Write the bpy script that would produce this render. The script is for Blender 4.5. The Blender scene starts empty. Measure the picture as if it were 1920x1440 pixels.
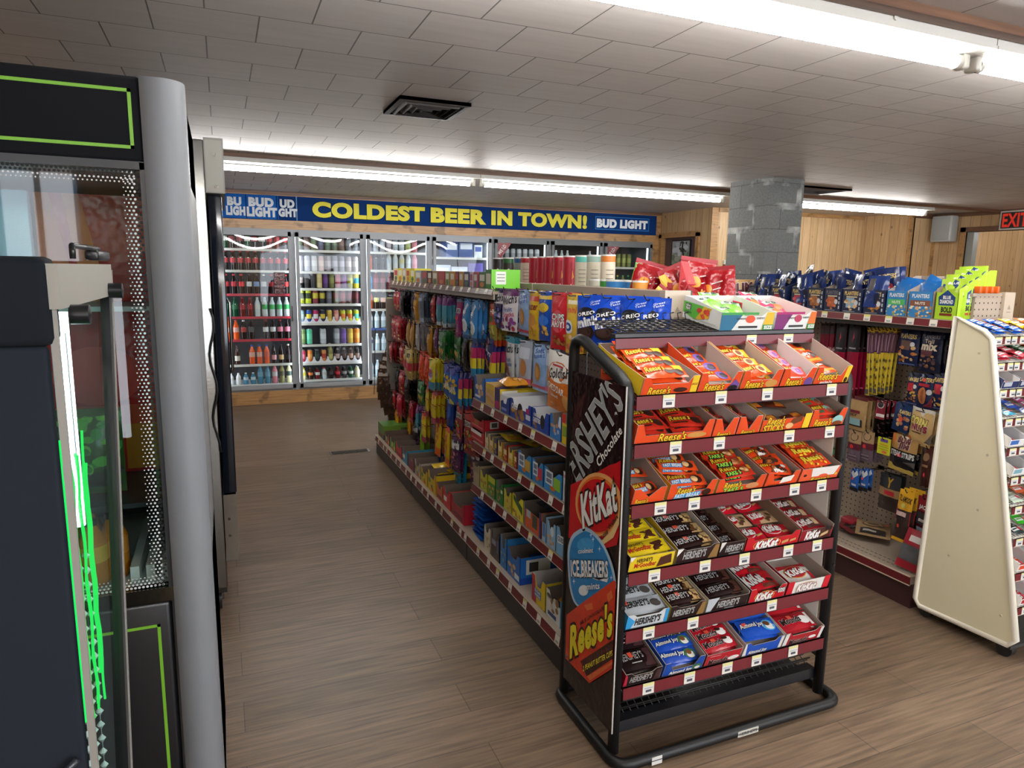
import bpy, bmesh, math, random
from mathutils import Vector, Matrix
SC = bpy.context.scene; COL = SC.collection
PI = math.pi
R = math.radians
# ---------------------------------------------------------------- camera
F_PX = 1285.3
CAM_H = 1.6
_yaw, _pit, _rol = .39939, .16375, .01573
_f = Vector((math.sin(_yaw)*math.cos(_pit), math.cos(_yaw)*math.cos(_pit), -math.sin(_pit)))
_r = Vector((math.cos(_yaw), -math.sin(_yaw), 0)); _u = _r.cross(_f)
_r2 = _r*math.cos(_rol) + _u*math.sin(_rol); _u2 = -_r*math.sin(_rol) + _u*math.cos(_rol)
cam = bpy.data.objects.new('camera', bpy.data.cameras.new('camera')); COL.objects.link(cam)
cam.matrix_world = Matrix(((_r2.x, _u2.x, -_f.x, 0), (_r2.y, _u2.y, -_f.y, 0), (_r2.z, _u2.z, -_f.z, CAM_H), (0, 0, 0, 1)))
cam.data.sensor_width = 36; cam.data.lens = F_PX/1920*36; cam.data.clip_start = .05
SC.camera = cam
def _at(ax, val, px, py):                     # measured photo point -> world point on a plane
    d = _r2*(px-960) + _u2*(720-py) + _f*F_PX
    o = Vector((0, 0, CAM_H)); return o + d*((val-o[ax])/d[ax])
def atX(v, x, y): return _at(0, v, x, y)
def atY(v, x, y): return _at(1, v, x, y)
# ---------------------------------------------------------------- exposure, world, daylight
SC.view_settings.view_transform = 'Standard'; SC.view_settings.look = 'None'
SC.view_settings.gamma = 1; SC.view_settings.use_curve_mapping = False
SC.view_settings.exposure = 0.42
TUBE_NEAR, TUBE_FAR, TUBE_FILL, COOLER_LED, DAY = 50.0, 46.0, 70.0, 9.0, 55.0
w = bpy.data.worlds.new('world'); SC.world = w; w.use_nodes = True
w.node_tree.nodes['Background'].inputs[0].default_value = (.62, .78, 1, 1)
w.node_tree.nodes['Background'].inputs[1].default_value = 1.6
def area(name, loc, rot, sx, sy, power, col=(1, 1, 1)):
    l = bpy.data.lights.new(name, 'AREA'); l.shape = 'RECTANGLE'; l.size = sx; l.size_y = sy; l.energy = power; l.color = col
    o = bpy.data.objects.new(name, l); COL.objects.link(o); o.location = loc; o.rotation_euler = rot; return o
for i, (x, wd) in enumerate(((-1.21, .55), (2.6, 3.2), (6.3, 2.4))):   # daylight through the shop windows behind the camera
    area('window_daylight', (x, -2.62, 1.5), (R(90), 0, 0), wd-.1, 1.6, DAY*wd/2.4, (.94, .97, 1))
# ---------------------------------------------------------------- materials
_mats = {}
def lin(h):
    h = h.lstrip('#'); h = h if len(h) == 6 else ''.join(x*2 for x in h); c = [int(h[i:i+2], 16)/255 for i in (0, 2, 4)]
    return [x/12.92 if x <= .04045 else ((x+.055)/1.055)**2.4 for x in c]
KIND = {  # roughness, metallic, noise scale, variation, bump strength, bump scale
 'card': (.42, 0, 9, .05, 0, 0), 'flat': (.85, 0, 6, .05, 0, 0), 'satin': (.5, 0, 6, .05, 0, 0), 'film': (.24, 0, 14, .10, .35, 34), 'paint': (.38, 0, 5, .05, 0, 0), 'plastic': (.3, 0, 8, .04, 0, 0),
 'steel': (.24, 1, 3, .06, .03, 60), 'chrome': (.1, 1, 3, .03, .02, 40), 'matte': (.8, 0, 7, .07, 0, 0), 'ink': (.4, 0, 20, .03, 0, 0),
 'gloss': (.12, 0, 6, .04, 0, 0), 'liquid': (.08, 0, 6, .05, 0, 0), 'alu': (.35, 1, 4, .05, .02, 50)}
def nt(m):
    m.use_nodes = True; t = m.node_tree; t.nodes.clear(); return t, t.nodes, t.links
def M(key):
    if key in _mats: return _mats[key]
    c, _, k = key.partition(':'); k = k or 'card'
    m = bpy.data.materials.new(key); t, N, L = nt(m); out = N.new('ShaderNodeOutputMaterial')
    m.diffuse_color = (*lin(c), 1)
    if k.startswith('emit'):
        e = N.new('ShaderNodeEmission'); e.inputs[0].default_value = (*lin(c), 1); e.inputs[1].default_value = float(k[4:] or 1)
        L.new(e.outputs[0], out.inputs[0]); _mats[key] = m; return m
    if k in ('glass', 'clear', 'acrylic'):
        tr = N.new('ShaderNodeBsdfTransparent'); tr.inputs[0].default_value = (*lin(c), 1)
        gl = N.new('ShaderNodeBsdfGlossy'); gl.inputs['Roughness'].default_value = .12 if k == 'clear' else .02
        fr = N.new('ShaderNodeFresnel'); fr.inputs[0].default_value = {'glass': 1.5, 'clear': 1.35, 'acrylic': 1.12}[k]
        mx = N.new('ShaderNodeMixShader'); ge = N.new('ShaderNodeNewGeometry'); sb = N.new('ShaderNodeMath'); sb.operation = 'SUBTRACT'; sb.use_clamp = True
        L.new(fr.outputs[0], sb.inputs[0]); L.new(ge.outputs['Backfacing'], sb.inputs[1]); L.new(sb.outputs[0], mx.inputs[0]); L.new(tr.outputs[0], mx.inputs[1]); L.new(gl.outputs[0], mx.inputs[2])
        if k == 'clear':
            nz = N.new('ShaderNodeTexNoise'); nz.inputs['Scale'].default_value = 30; bp = N.new('ShaderNodeBump'); bp.inputs[0].default_value = .5
            L.new(nz.outputs[0], bp.inputs['Height']); L.new(bp.outputs[0], gl.inputs['Normal'])
        L.new(mx.outputs[0], out.inputs[0]); _mats[key] = m; return m
    ro, me, ns, va, bs, bsc = KIND[k]
    p = N.new('ShaderNodeBsdfPrincipled'); p.inputs['Roughness'].default_value = ro; p.inputs['Metallic'].default_value = me
    tc = N.new('ShaderNodeTexCoord'); nz = N.new('ShaderNodeTexNoise'); nz.inputs['Scale'].default_value = ns; nz.inputs['Detail'].default_value = 2
    mr = N.new('ShaderNodeMapRange'); mr.inputs[3].default_value = 1-va; mr.inputs[4].default_value = 1+va
    mx = N.new('ShaderNodeMixRGB'); mx.blend_type = 'MULTIPLY'; mx.inputs[0].default_value = 1; mx.inputs[1].default_value = (*lin(c), 1)
    L.new(tc.outputs['Object'], nz.inputs[0]); L.new(nz.outputs[0], mr.inputs[0]); L.new(mr.outputs[0], mx.inputs[2]); L.new(mx.outputs[0], p.inputs['Base Color'])
    if bs:
        n2 = N.new('ShaderNodeTexNoise'); n2.inputs['Scale'].default_value = bsc; n2.inputs['Detail'].default_value = 1
        bp = N.new('ShaderNodeBump'); bp.inputs[0].default_value = bs; bp.inputs[1].default_value = .01
        L.new(tc.outputs['Object'], n2.inputs[0]); L.new(n2.outputs[0], bp.inputs['Height']); L.new(bp.outputs[0], p.inputs['Normal'])
    if k == 'flat': p.inputs['Specular IOR Level'].default_value = .15
    L.new(p.outputs[0], out.inputs[0]); _mats[key] = m; return m
class G:                                       # terse node-graph helper for the larger surfaces
    def __init__(s, name, rough=.5):
        s.m = bpy.data.materials.new(name); s.t, s.N, s.L = nt(s.m); _mats[name] = s.m
        s.out = s.N.new('ShaderNodeOutputMaterial'); s.p = s.N.new('ShaderNodeBsdfPrincipled'); s.p.inputs['Roughness'].default_value = rough
        s.L.new(s.p.outputs[0], s.out.inputs[0]); s.tc = s.N.new('ShaderNodeTexCoord')
    def map(s, scale=(1, 1, 1), loc=(0, 0, 0), rot=(0, 0, 0)):
        n = s.N.new('ShaderNodeMapping'); n.inputs['Scale'].default_value = scale; n.inputs['Location'].default_value = loc; n.inputs['Rotation'].default_value = rot
        s.L.new(s.tc.outputs['Object'], n.inputs[0]); return n.outputs[0]
    def noise(s, vec, scale, detail=3):
        n = s.N.new('ShaderNodeTexNoise'); n.inputs['Scale'].default_value = scale; n.inputs['Detail'].default_value = detail; s.L.new(vec, n.inputs[0]); return n.outputs[0]
    def ramp(s, fac, stops):
        n = s.N.new('ShaderNodeValToRGB'); e = n.color_ramp.elements
        while len(e) < len(stops): e.new(.5)
        for i, (p, c) in enumerate(stops): e[i].position = p; e[i].color = (*(lin(c) if isinstance(c, str) else (c, c, c)), 1)
        s.L.new(fac, n.inputs[0]); return n.outputs[0]
    def mix(s, a, b, fac=1, mode='MULTIPLY'):
        n = s.N.new('ShaderNodeMixRGB'); n.blend_type = mode
        for i, v in ((0, fac), (1, a), (2, b)):
            if hasattr(v, 'node'): s.L.new(v, n.inputs[i])
            else: n.inputs[i].default_value = v if i == 0 else (*lin(v), 1)
        return n.outputs[0]
    def brick(s, vec, c1, c2, mortar, bw, rh, ms, off=.5, freq=2):
        n = s.N.new('ShaderNodeTexBrick'); n.offset = off; n.offset_frequency = freq
        for k, v in (('Color1', c1), ('Color2', c2), ('Mortar', mortar)): n.inputs[k].default_value = (*lin(v), 1)
        n.inputs['Scale'].default_value = 1; n.inputs['Brick Width'].default_value = bw; n.inputs['Row Height'].default_value = rh
        n.inputs['Mortar Size'].default_value = ms; n.inputs['Mortar Smooth'].default_value = .1; s.L.new(vec, n.inputs[0]); return n
    def bump(s, h, st, dist=.01):
        n = s.N.new('ShaderNodeBump'); n.inputs[0].default_value = st; n.inputs[1].default_value = dist; s.L.new(h, n.inputs['Height']); s.L.new(n.outputs[0], s.p.inputs['Normal'])
    def col(s, c): s.L.new(c, s.p.inputs['Base Color']); return s.m
def build_surfaces():
    g = G('floor_planks', .42); v = g.map()
    b = g.brick(v, '#7a6552', '#6c5946', '#4c3f33', 1.22, .18, .0015, .37, 2)
    gr = g.noise(g.map((.9, 17, 1)), 4, 8); big = g.noise(g.map((.5, 1.6, 1)), 1.3, 2)
    c = g.mix(b.outputs[0], g.ramp(gr, ((.28, .55), (.72, 1.32)))); c = g.mix(c, g.ramp(big, ((.3, .88), (.7, 1.08))))
    g.bump(gr, .12, .004); g.col(c)
    g = G('ceiling_tiles', .55); v = g.map(loc=(-.509, -2.345, 0))
    b = g.brick(v, '#beb9b6', '#b7b2af', '#605c5a', .345, .3005, .0028, .5, 2)
    n = g.noise(g.map((1, 9, 1)), 2.5, 4); big = g.noise(g.map(), .5, 2)
    c = g.mix(b.outputs[0], g.ramp(n, ((.3, .94), (.7, 1.04)))); c = g.mix(c, g.ramp(big, ((.3, .93), (.7, 1.05))))
    bv = g.N.new('ShaderNodeInvert'); g.L.new(b.outputs['Fac'], bv.inputs[1]); g.bump(bv.outputs[0], .5, .004); g.col(c)
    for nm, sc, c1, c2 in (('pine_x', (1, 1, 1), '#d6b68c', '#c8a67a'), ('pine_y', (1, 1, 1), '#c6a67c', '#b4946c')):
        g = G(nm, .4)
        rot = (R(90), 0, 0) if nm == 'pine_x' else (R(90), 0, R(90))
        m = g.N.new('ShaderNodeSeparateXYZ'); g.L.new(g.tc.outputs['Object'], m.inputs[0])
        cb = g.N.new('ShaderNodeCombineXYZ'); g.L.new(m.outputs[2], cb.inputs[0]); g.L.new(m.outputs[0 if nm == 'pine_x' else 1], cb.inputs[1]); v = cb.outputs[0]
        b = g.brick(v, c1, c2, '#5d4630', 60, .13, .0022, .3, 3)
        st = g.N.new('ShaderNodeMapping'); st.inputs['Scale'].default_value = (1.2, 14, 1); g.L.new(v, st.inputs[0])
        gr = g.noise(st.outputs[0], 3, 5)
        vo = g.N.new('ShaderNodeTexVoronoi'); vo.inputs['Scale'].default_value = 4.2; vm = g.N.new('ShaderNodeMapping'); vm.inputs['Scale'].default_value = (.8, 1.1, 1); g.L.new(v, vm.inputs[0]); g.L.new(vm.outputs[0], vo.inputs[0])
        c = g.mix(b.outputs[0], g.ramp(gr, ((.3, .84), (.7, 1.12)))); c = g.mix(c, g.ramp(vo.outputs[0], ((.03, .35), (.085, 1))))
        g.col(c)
    g = G('pine_trim', .4); gr = g.noise(g.map((2, 30, 30)), 2, 4); vo = g.noise(g.map((3, 3, 3)), 2, 2)
    g.col(g.mix(g.ramp(gr, ((.3, '#9a7247'), (.7, '#bd925f'))), g.ramp(vo, ((.34, .55), (.44, 1)))))
    g = G('dark_trim', .45); gr = g.noise(g.map((2, 30, 30)), 2, 4); g.col(g.ramp(gr, ((.3, '#5e4130'), (.7, '#7a5640'))))
    g = G('concrete_block', .9); m = g.N.new('ShaderNodeSeparateXYZ'); g.L.new(g.tc.outputs['Object'], m.inputs[0])
    ad = g.N.new('ShaderNodeMath'); ad.operation = 'ADD'; g.L.new(m.outputs[0], ad.inputs[0]); g.L.new(m.outputs[1], ad.inputs[1])
    cb = g.N.new('ShaderNodeCombineXYZ'); g.L.new(ad.outputs[0], cb.inputs[0]); g.L.new(m.outputs[2], cb.inputs[1])
    b = g.brick(cb.outputs[0], '#6f716f', '#676967', '#565856', .40, .2, .004, .5, 2)
    b2 = g.brick(cb.outputs[0], '#000000', '#000000', '#ffffff', .40, .2, .03, .5, 2)
    n = g.noise(g.map(), 3.2, 4); n2 = g.noise(g.map(), 60, 3)
    ef = g.mix(b2.outputs['Fac'], g.ramp(n, ((.52, 0.0), (.64, 1.0))))
    c = g.mix(b.outputs[0], g.ramp(n2, ((.3, .85), (.7, 1.15)))); c = g.mix(c, '#aeb0ac', ef, 'MIX')
    g.bump(n2, .5, .004); g.col(c)
    g = G('pegboard', .5); v = g.N.new('ShaderNodeVectorMath'); v.operation = 'SCALE'; v.inputs[3].default_value = 1/.03
    g.L.new(g.tc.outputs['Object'], v.inputs[0]); fr = g.N.new('ShaderNodeVectorMath'); fr.operation = 'FRACTION'; g.L.new(v.outputs[0], fr.inputs[0])
    sx = g.N.new('ShaderNodeSeparateXYZ'); g.L.new(fr.outputs[0], sx.inputs[0])
    def sub(o):
        a = g.N.new('ShaderNodeMath'); a.operation = 'SUBTRACT'; a.inputs[1].default_value = .5; g.L.new(o, a.inputs[0])
        q = g.N.new('ShaderNodeMath'); q.operation = 'POWER'; q.inputs[1].default_value = 2; ab = g.N.new('ShaderNodeMath'); ab.operation = 'ABSOLUTE'
        g.L.new(a.outputs[0], ab.inputs[0]); g.L.new(ab.outputs[0], q.inputs[0]); return q.outputs[0]
    geo = g.N.new('ShaderNodeNewGeometry'); sn = g.N.new('ShaderNodeSeparateXYZ'); g.L.new(geo.outputs['Normal'], sn.inputs[0])
    an = g.N.new('ShaderNodeMath'); an.operation = 'ABSOLUTE'; g.L.new(sn.outputs[0], an.inputs[0])
    mxh = g.mix(sub(sx.outputs[0]), sub(sx.outputs[1]), an.outputs[0], 'MIX')
    s2 = g.N.new('ShaderNodeMath'); s2.operation = 'ADD'; g.L.new(mxh, s2.inputs[0]); g.L.new(sub(sx.outputs[2]), s2.inputs[1])
    g.col(g.ramp(s2.outputs[0], ((.016, '#2a2522'), (.024, '#a39484'))))
build_surfaces()
# ---------------------------------------------------------------- mesh builder
_txt = {}
def glyphs(s, bold=0., shear=0.):
    k = (s, bold, shear)
    if k not in _txt:
        cu = bpy.data.curves.new('t', 'FONT'); cu.body = s; cu.size = 1; cu.offset = bold; cu.shear = shear; cu.resolution_u = 5 if bold > .055 and len(s) < 10 else 2; cu.dimensions = '2D'; cu.fill_mode = 'FRONT'
        if bold > 0: cu.space_character = 1 + bold*1.6
        ob = bpy.data.objects.new('t', cu); me = bpy.data.meshes.new_from_object(ob)
        vs = [(v.co.x, v.co.y) for v in me.vertices]; fs = [tuple(p.vertices) for p in me.polygons if p.normal.z > -.5 or True]
        bpy.data.objects.remove(ob); bpy.data.meshes.remove(me); bpy.data.curves.remove(cu)
        if not vs: vs = [(0, 0), (1, 1)]; fs = []
        # bounding box of the unbold text so outlines stay centred
        x0 = min(v[0] for v in vs)+bold; x1 = max(v[0] for v in vs)-bold; y0 = min(v[1] for v in vs)+bold; y1 = max(v[1] for v in vs)-bold
        fx = []
        for f in fs:
            a = sum(vs[f[i]][0]*vs[f[(i+1) % len(f)]][1]-vs[f[(i+1) % len(f)]][0]*vs[f[i]][1] for i in range(len(f)))
            fx.append(f if a > 0 else f[::-1])
        _txt[k] = ([((x-x0)/max(x1-x0, 1e-6), (y-y0)/max(y1-y0, 1e-6)) for x, y in vs], fx)
    return _txt[k]
class B:
    def __init__(s): s.v = []; s.f = []; s.mi = []; s.sm = []; s.keys = []; s.T = None
    def k(s, key):
        if key not in s.keys: s.keys.append(key)
        return s.keys.index(key)
    def add(s, vs, fs, key, smooth=False):
        o = len(s.v); i = s.k(key)
        s.v += [tuple(s.T @ Vector(v)) for v in vs] if s.T else [tuple(v) for v in vs]
        for f in fs: s.f.append(tuple(o+a for a in f)); s.mi.append(i); s.sm.append(smooth)
    def box(s, x0, y0, z0, x1, y1, z1, key):
        x0, x1 = sorted((x0, x1)); y0, y1 = sorted((y0, y1)); z0, z1 = sorted((z0, z1))
        s.add([(x0, y0, z0), (x1, y0, z0), (x1, y1, z0), (x0, y1, z0), (x0, y0, z1), (x1, y0, z1), (x1, y1, z1), (x0, y1, z1)],
              [(0, 3, 2, 1), (4, 5, 6, 7), (0, 1, 5, 4), (1, 2, 6, 5), (2, 3, 7, 6), (3, 0, 4, 7)], key)
    def rbox(s, x0, y0, z0, x1, y1, z1, key, r=.01, seg=2):
        bm = bmesh.new(); bmesh.ops.create_cube(bm, size=1)
        for v in bm.verts: v.co = Vector(((x0+x1)/2+v.co.x*(x1-x0), (y0+y1)/2+v.co.y*(y1-y0), (z0+z1)/2+v.co.z*(z1-z0)))
        bmesh.ops.bevel(bm, geom=list(bm.edges), offset=r, segments=seg, affect='EDGES', profile=.5)
        s.bm(bm, key, True)
    def bm(s, bm, key, smooth=False):
        bm.verts.index_update(); s.add([v.co.copy() for v in bm.verts], [tuple(v.index for v in f.verts) for f in bm.faces], key, smooth); bm.free()
    def tube(s, pts, r, key, n=8, closed=False, caps=True):
        pts = [Vector(p) for p in pts]; m = len(pts); vs = []; fs = []; up = None
        for i, p in enumerate(pts):
            a = pts[i-1] if (i or closed) else p; b = pts[(i+1) % m] if (i < m-1 or closed) else p
            d = (b-a).normalized()
            if up is None: up = Vector((0, 0, 1)) if abs(d.z) < .9 else Vector((1, 0, 0))
            sd = d.cross(up).normalized(); up = sd.cross(d).normalized()
            d0 = (p-a).normalized() if p != a else d; kf = 1/max(.5, d.dot(d0))
            for j in range(n):
                an = 2*PI*j/n; vs.append(p+(sd*math.cos(an)+up*math.sin(an))*r)
        for i in range(m if closed else m-1):
            for j in range(n):
                a = i*n+j; b = i*n+(j+1) % n; c = ((i+1) % m)*n+(j+1) % n; d = ((i+1) % m)*n+j; fs.append((a, d, c, b))
        if not closed and caps: fs.append(tuple(range(n))); fs.append(tuple(range((m-1)*n, m*n))[::-1])
        s.add(vs, fs, key, True)
    def lathe(s, prof, n=14, c=(0, 0, 0), ax='z'):         # prof: [(r, z, key)], key colours the segment that starts there
        def P(r, z, a):
            x, y = r*math.cos(a), r*math.sin(a)
            return (c[0]+x, c[1]+y, c[2]+z) if ax == 'z' else ((c[0]+x, c[1]+z, c[2]+y) if ax == 'y' else (c[0]+z, c[1]+x, c[2]+y))
        for (r0, z0, k0), (r1, z1, _) in zip(prof, prof[1:]):
            vs = []; fs = []
            for j in range(n): a = 2*PI*j/n; vs.append(P(r0, z0, a)); vs.append(P(r1, z1, a))
            for j in range(n): a = 2*j; b = 2*((j+1) % n); fs.append((a, b, b+1, a+1))
            s.add(vs, fs, k0, True)
    def prism(s, poly, a0, a1, axis, key, key2=None):       # poly in the two other axes, extruded along axis
        def P(u, v, t): return {'x': (t, u, v), 'y': (u, t, v), 'z': (u, v, t)}[axis]
        n = len(poly); vs = [P(u, v, a0) for u, v in poly]+[P(u, v, a1) for u, v in poly]
        s.add(vs, [tuple(range(n))[::-1]], key); s.add(vs, [tuple(range(n, 2*n))], key2 or key)
        s.add(vs, [(i, (i+1) % n, n+(i+1) % n, n+i) for i in range(n)], key)
    def decals(s, S, decs, asp=1., eps=.0006, gu=8, gv=10, seed=1):   # flat printed shapes laid on a surface S(u, v, height)
        rnd = random.Random(seed)
        for li, d in enumerate(decs):
            h = eps*(1+.55*li); t = d[0]
            if t == 'r':
                _, u0, v0, u1, v1, key = d[:6]
                us = sorted({u0, u1} | {i/gu for i in range(gu+1) if u0 < i/gu < u1}); vv = sorted({v0, v1} | {i/gv for i in range(gv+1) if v0 < i/gv < v1})
                vs = [S(u, v, h) for v in vv for u in us]; n = len(us)
                s.add(vs, [(j*n+i, j*n+i+1, (j+1)*n+i+1, (j+1)*n+i) for j in range(len(vv)-1) for i in range(n-1)], key, True)
            elif t == 'e':
                _, cu, cv, ru, rv, key = d[:6]; n = 14
                vs = [S(cu, cv, h)]
                for q in (.55, 1): vs += [S(cu+ru*q*math.cos(2*PI*j/n), cv+rv*q*math.sin(2*PI*j/n), h) for j in range(n)]
                s.add(vs, [(0, 1+j, 1+(j+1) % n) for j in range(n)]+[(1+j, 1+n+j, 1+n+(j+1) % n, 1+(j+1) % n) for j in range(n)], key, True)
            elif t == 'p':
                _, pts, key = d[:3]; cu = sum(p[0] for p in pts)/len(pts); cv = sum(p[1] for p in pts)/len(pts); n = len(pts)
                vs = [S(cu, cv, h)]+[S(u, v, h) for u, v in pts]; s.add(vs, [(0, 1+i, 1+(i+1) % n) for i in range(n)], key)
            elif t == 't':
                _, txt, u0, v0, u1, v1, key = d[:7]; o = d[7] if len(d) > 7 else {}
                rot = R(o.get('rot', 0)); cu, cv = (u0+u1)/2, (v0+v1)/2
                lay = ([(o['out'], o.get('ow', .05)+o.get('b', .012), h)] if 'out' in o else [])+[(key, o.get('b', .012), h+eps*.5)]
                for kk, bo, hh in lay:
                    vs2, fs = glyphs(txt, bo, o.get('sh', 0)); vs = []
                    for x, y in vs2:
                        du = (x-.5)*(u1-u0)*asp; dv = (y-.5)*(v1-v0)
                        if 'arc' in o: dv += o['arc']*(1-(2*x-1)**2)
                        if 'grow' in o: dv *= 1+o['grow']*(x-.5)
                        vs.append(S(cu+(du*math.cos(rot)-dv*math.sin(rot))/asp, cv+du*math.sin(rot)+dv*math.cos(rot), hh))
                    s.add(vs, fs, kk)
            elif t == 'f':
                _, u0, v0, u1, v1, cols, n, rr = d[:8]
                for q in range(n):
                    cu, cv = rnd.uniform(u0, u1), rnd.uniform(v0, v1); ru = rr*rnd.uniform(.6, 1.2); rv = rr*asp*rnd.uniform(.45, 1); a0 = rnd.uniform(0, PI); m = 8
                    pts = []
                    for j in range(m):
                        a = 2*PI*j/m; x, y = ru*math.cos(a), rv*math.sin(a); pts.append((min(max(cu+x, .01), .99), min(max(cv+y, .01), .99)))
                    hh = h+eps*.06*q; vs = [S(cu, cv, hh)]+[S(u, v, hh) for u, v in pts]
                    s.add(vs, [(0, 1+i, 1+(i+1) % m) for i in range(m)], rnd.choice(cols))
    def mesh(s, name):
        me = bpy.data.meshes.new(name); me.from_pydata(s.v, [], s.f)
        for k in s.keys: me.materials.append(M(k))
        me.polygons.foreach_set('material_index', s.mi); me.polygons.foreach_set('use_smooth', s.sm); me.update(); return me
    def build(s, name, parent=None, loc=None, rot=None):
        return put(s.mesh(name), name, parent, loc, rot)
def put(me, name, parent=None, loc=None, rot=None, mat=None):
    o = bpy.data.objects.new(name, me); COL.objects.link(o)
    if parent: o.parent = parent
    if loc is not None: o.location = loc
    if rot is not None: o.rotation_euler = rot
    if mat is not None: o.matrix_basis = mat
    return o
def tag(o, label, cat, group=None, kind=None):
    o['label'] = label; o['category'] = cat
    if group: o['group'] = group
    if kind: o['kind'] = kind
    return o
def thing(name, label, cat, loc=(0, 0, 0), rotz=0, group=None):
    o = bpy.data.objects.new(name, None); COL.objects.link(o); o.location = loc; o.rotation_euler = (0, 0, rotz); o.empty_display_size = .05
    return tag(o, label, cat, group)
def struct(o, label=None, cat='wall'):
    o['kind'] = 'structure'
    if label: o['label'] = label; o['category'] = cat
    return o
def cp(o, M4=None, **kw):
    c = o.copy(); COL.objects.link(c)
    for ch in list(o.children):
        d = ch.copy(); COL.objects.link(d); d.parent = c
        for g in list(ch.children): e = g.copy(); COL.objects.link(e); e.parent = d
    if M4 is not None: c.matrix_basis = M4
    for k, v in kw.items(): c[k] = v
    return c
ORD = ['first', 'second', 'third', 'fourth', 'fifth', 'sixth', 'seventh', 'eighth', 'ninth', 'tenth', 'eleventh', 'twelfth', 'thirteenth', 'fourteenth', 'fifteenth', 'sixteenth', 'seventeenth', 'eighteenth']
def TR(x, y, z, rz=0, rx=0, ry=0):
    return Matrix.Translation((x, y, z)) @ Matrix.Rotation(rz, 4, 'Z') @ Matrix.Rotation(rx, 4, 'X') @ Matrix.Rotation(ry, 4, 'Y')
# ---------------------------------------------------------------- packaging shapes
def surf(w, h, t, mode, crimp, seed, wr=.0025):
    rnd = random.Random(seed); p1, p2, p3 = rnd.uniform(0, 6), rnd.uniform(0, 6), rnd.uniform(0, 6)
    def bul(u, v):
        if crimp == 'tb': v = (v-.07)/.86
        elif crimp == 'lr': u = (u-.07)/.86
        u = min(max(u, 0), 1); v = min(max(v, 0), 1)
        return (math.sin(PI*u)*math.sin(PI*v)+1e-9)**.55
    def S(u, v, hh, side=1):
        b = bul(u, v); n = side*(t/2*b)+wr*b*(math.sin(7*u+5*v+p1)*math.sin(9*v-4*u+p2)+.5*math.sin(15*u+p3))+side*hh
        nar = 1-.05*b if crimp == 'tb' else 1; a = (u-.5)*w*nar; c = (v-.5)*h*(1-.05*b if crimp == 'lr' else 1)
        return (a, -n, c-h/2) if mode == 'hang' else (a, c, n+t/2)
    return S
def pack(name, w, h, t, base, decs, mode='hang', crimp='tb', seed=1, gu=8, gv=10, wr=.0025):
    b = B(); S = surf(w, h, t, mode, crimp, seed, wr)
    for side in (1, -1):
        vs = [S(i/gu, j/gv, 0, side) for j in range(gv+1) for i in range(gu+1)]
        fs = [(j*(gu+1)+i, j*(gu+1)+i+1, (j+1)*(gu+1)+i+1, (j+1)*(gu+1)+i) for j in range(gv) for i in range(gu)]
        b.add(vs, fs if side > 0 else [f[::-1] for f in fs], base, True)
    b.decals(S, decs, w/h, .0009, gu, gv, seed)
    return b.mesh(name)
def plane(o, U, V, N):
    o, U, V, N = Vector(o), Vector(U), Vector(V), Vector(N)
    return lambda u, v, h: tuple(o+U*u+V*v+N*h)
def carton(name, w, d, h, base, front=(), left=(), right=(), top=(), lie=False):     # closed box, front faces -y
    b = B(); b.box(-w/2, 0, 0, w/2, d, h, base)
    b.decals(plane((-w/2, 0, 0), (w, 0, 0), (0, 0, h), (0, -1, 0)), front, w/h, .0005, 1, 1)
    b.decals(plane((-w/2, d, 0), (0, -d, 0), (0, 0, h), (-1, 0, 0)), left, d/h, .0005, 1, 1)
    b.decals(plane((w/2, 0, 0), (0, d, 0), (0, 0, h), (1, 0, 0)), right, d/h, .0005, 1, 1)
    b.decals(plane((-w/2, 0, h), (w, 0, 0), (0, d, 0), (0, 0, 1)), top, w/d, .0005, 1, 1)
    return b.mesh(name)
def tray(name, w, d, hf, hs, hb, out, inn='#b5aaa0', front=(), left=(), right=(), wing=None, cut='u', ws=.03):
    b = B(); t = .002
    def panel(pts, n, ko):                       # thin board: printed outside, plain inside
        n = Vector(n); P = [Vector(p) for p in pts]; Q = [p-n*t for p in P]; m = len(P)
        b.add(P, [tuple(range(m))], ko); b.add(Q, [tuple(range(m))[::-1]], inn)
        b.add(P+Q, [(i, m+i, m+(i+1) % m, (i+1) % m) for i in range(m)], inn)
    x = w/2
    if cut == 'u': fp = [(-x, 0), (x, 0), (x, hs), (x-ws, hs), (x-ws*1.7, hf), (-x+ws*1.7, hf), (-x+ws, hs), (-x, hs)]
    elif cut == 'v': fp = [(-x, 0), (x, 0), (x, hs), (x-ws, hs), (0, hf), (-x+ws, hs), (-x, hs)]
    else: fp = [(-x, 0), (x, 0), (x, hf), (-x, hf)]
    panel([(a, 0, c) for a, c in fp], (0, -1, 0), out)
    sp = [(0, 0), (d, 0), (d, hb), (d*.8, hb), (.0, hs if cut != 'n' else max(hf, hs))]
    panel([(x, a, c) for a, c in sp], (1, 0, 0), wing or out); panel([(-x, a, c) for a, c in sp][::-1], (-1, 0, 0), wing or out)
    panel([(x, d, 0), (-x, d, 0), (-x, d, hb), (x, d, hb)], (0, 1, 0), out)
    b.box(-x+t, t, 0, x-t, d-t, t, inn)
    b.decals(plane((-x, 0, 0), (w, 0, 0), (0, 0, hs), (0, -1, 0)), front, w/hs, .0005, 1, 1)
    b.decals(plane((-x, d, 0), (0, -d, 0), (0, 0, hs), (-1, 0, 0)), left, d/hs, .0005, 1, 1)
    b.decals(plane((x, 0, 0), (0, d, 0), (0, 0, hs), (1, 0, 0)), right, d/hs, .0005, 1, 1)
    return b.mesh(name)
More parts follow.
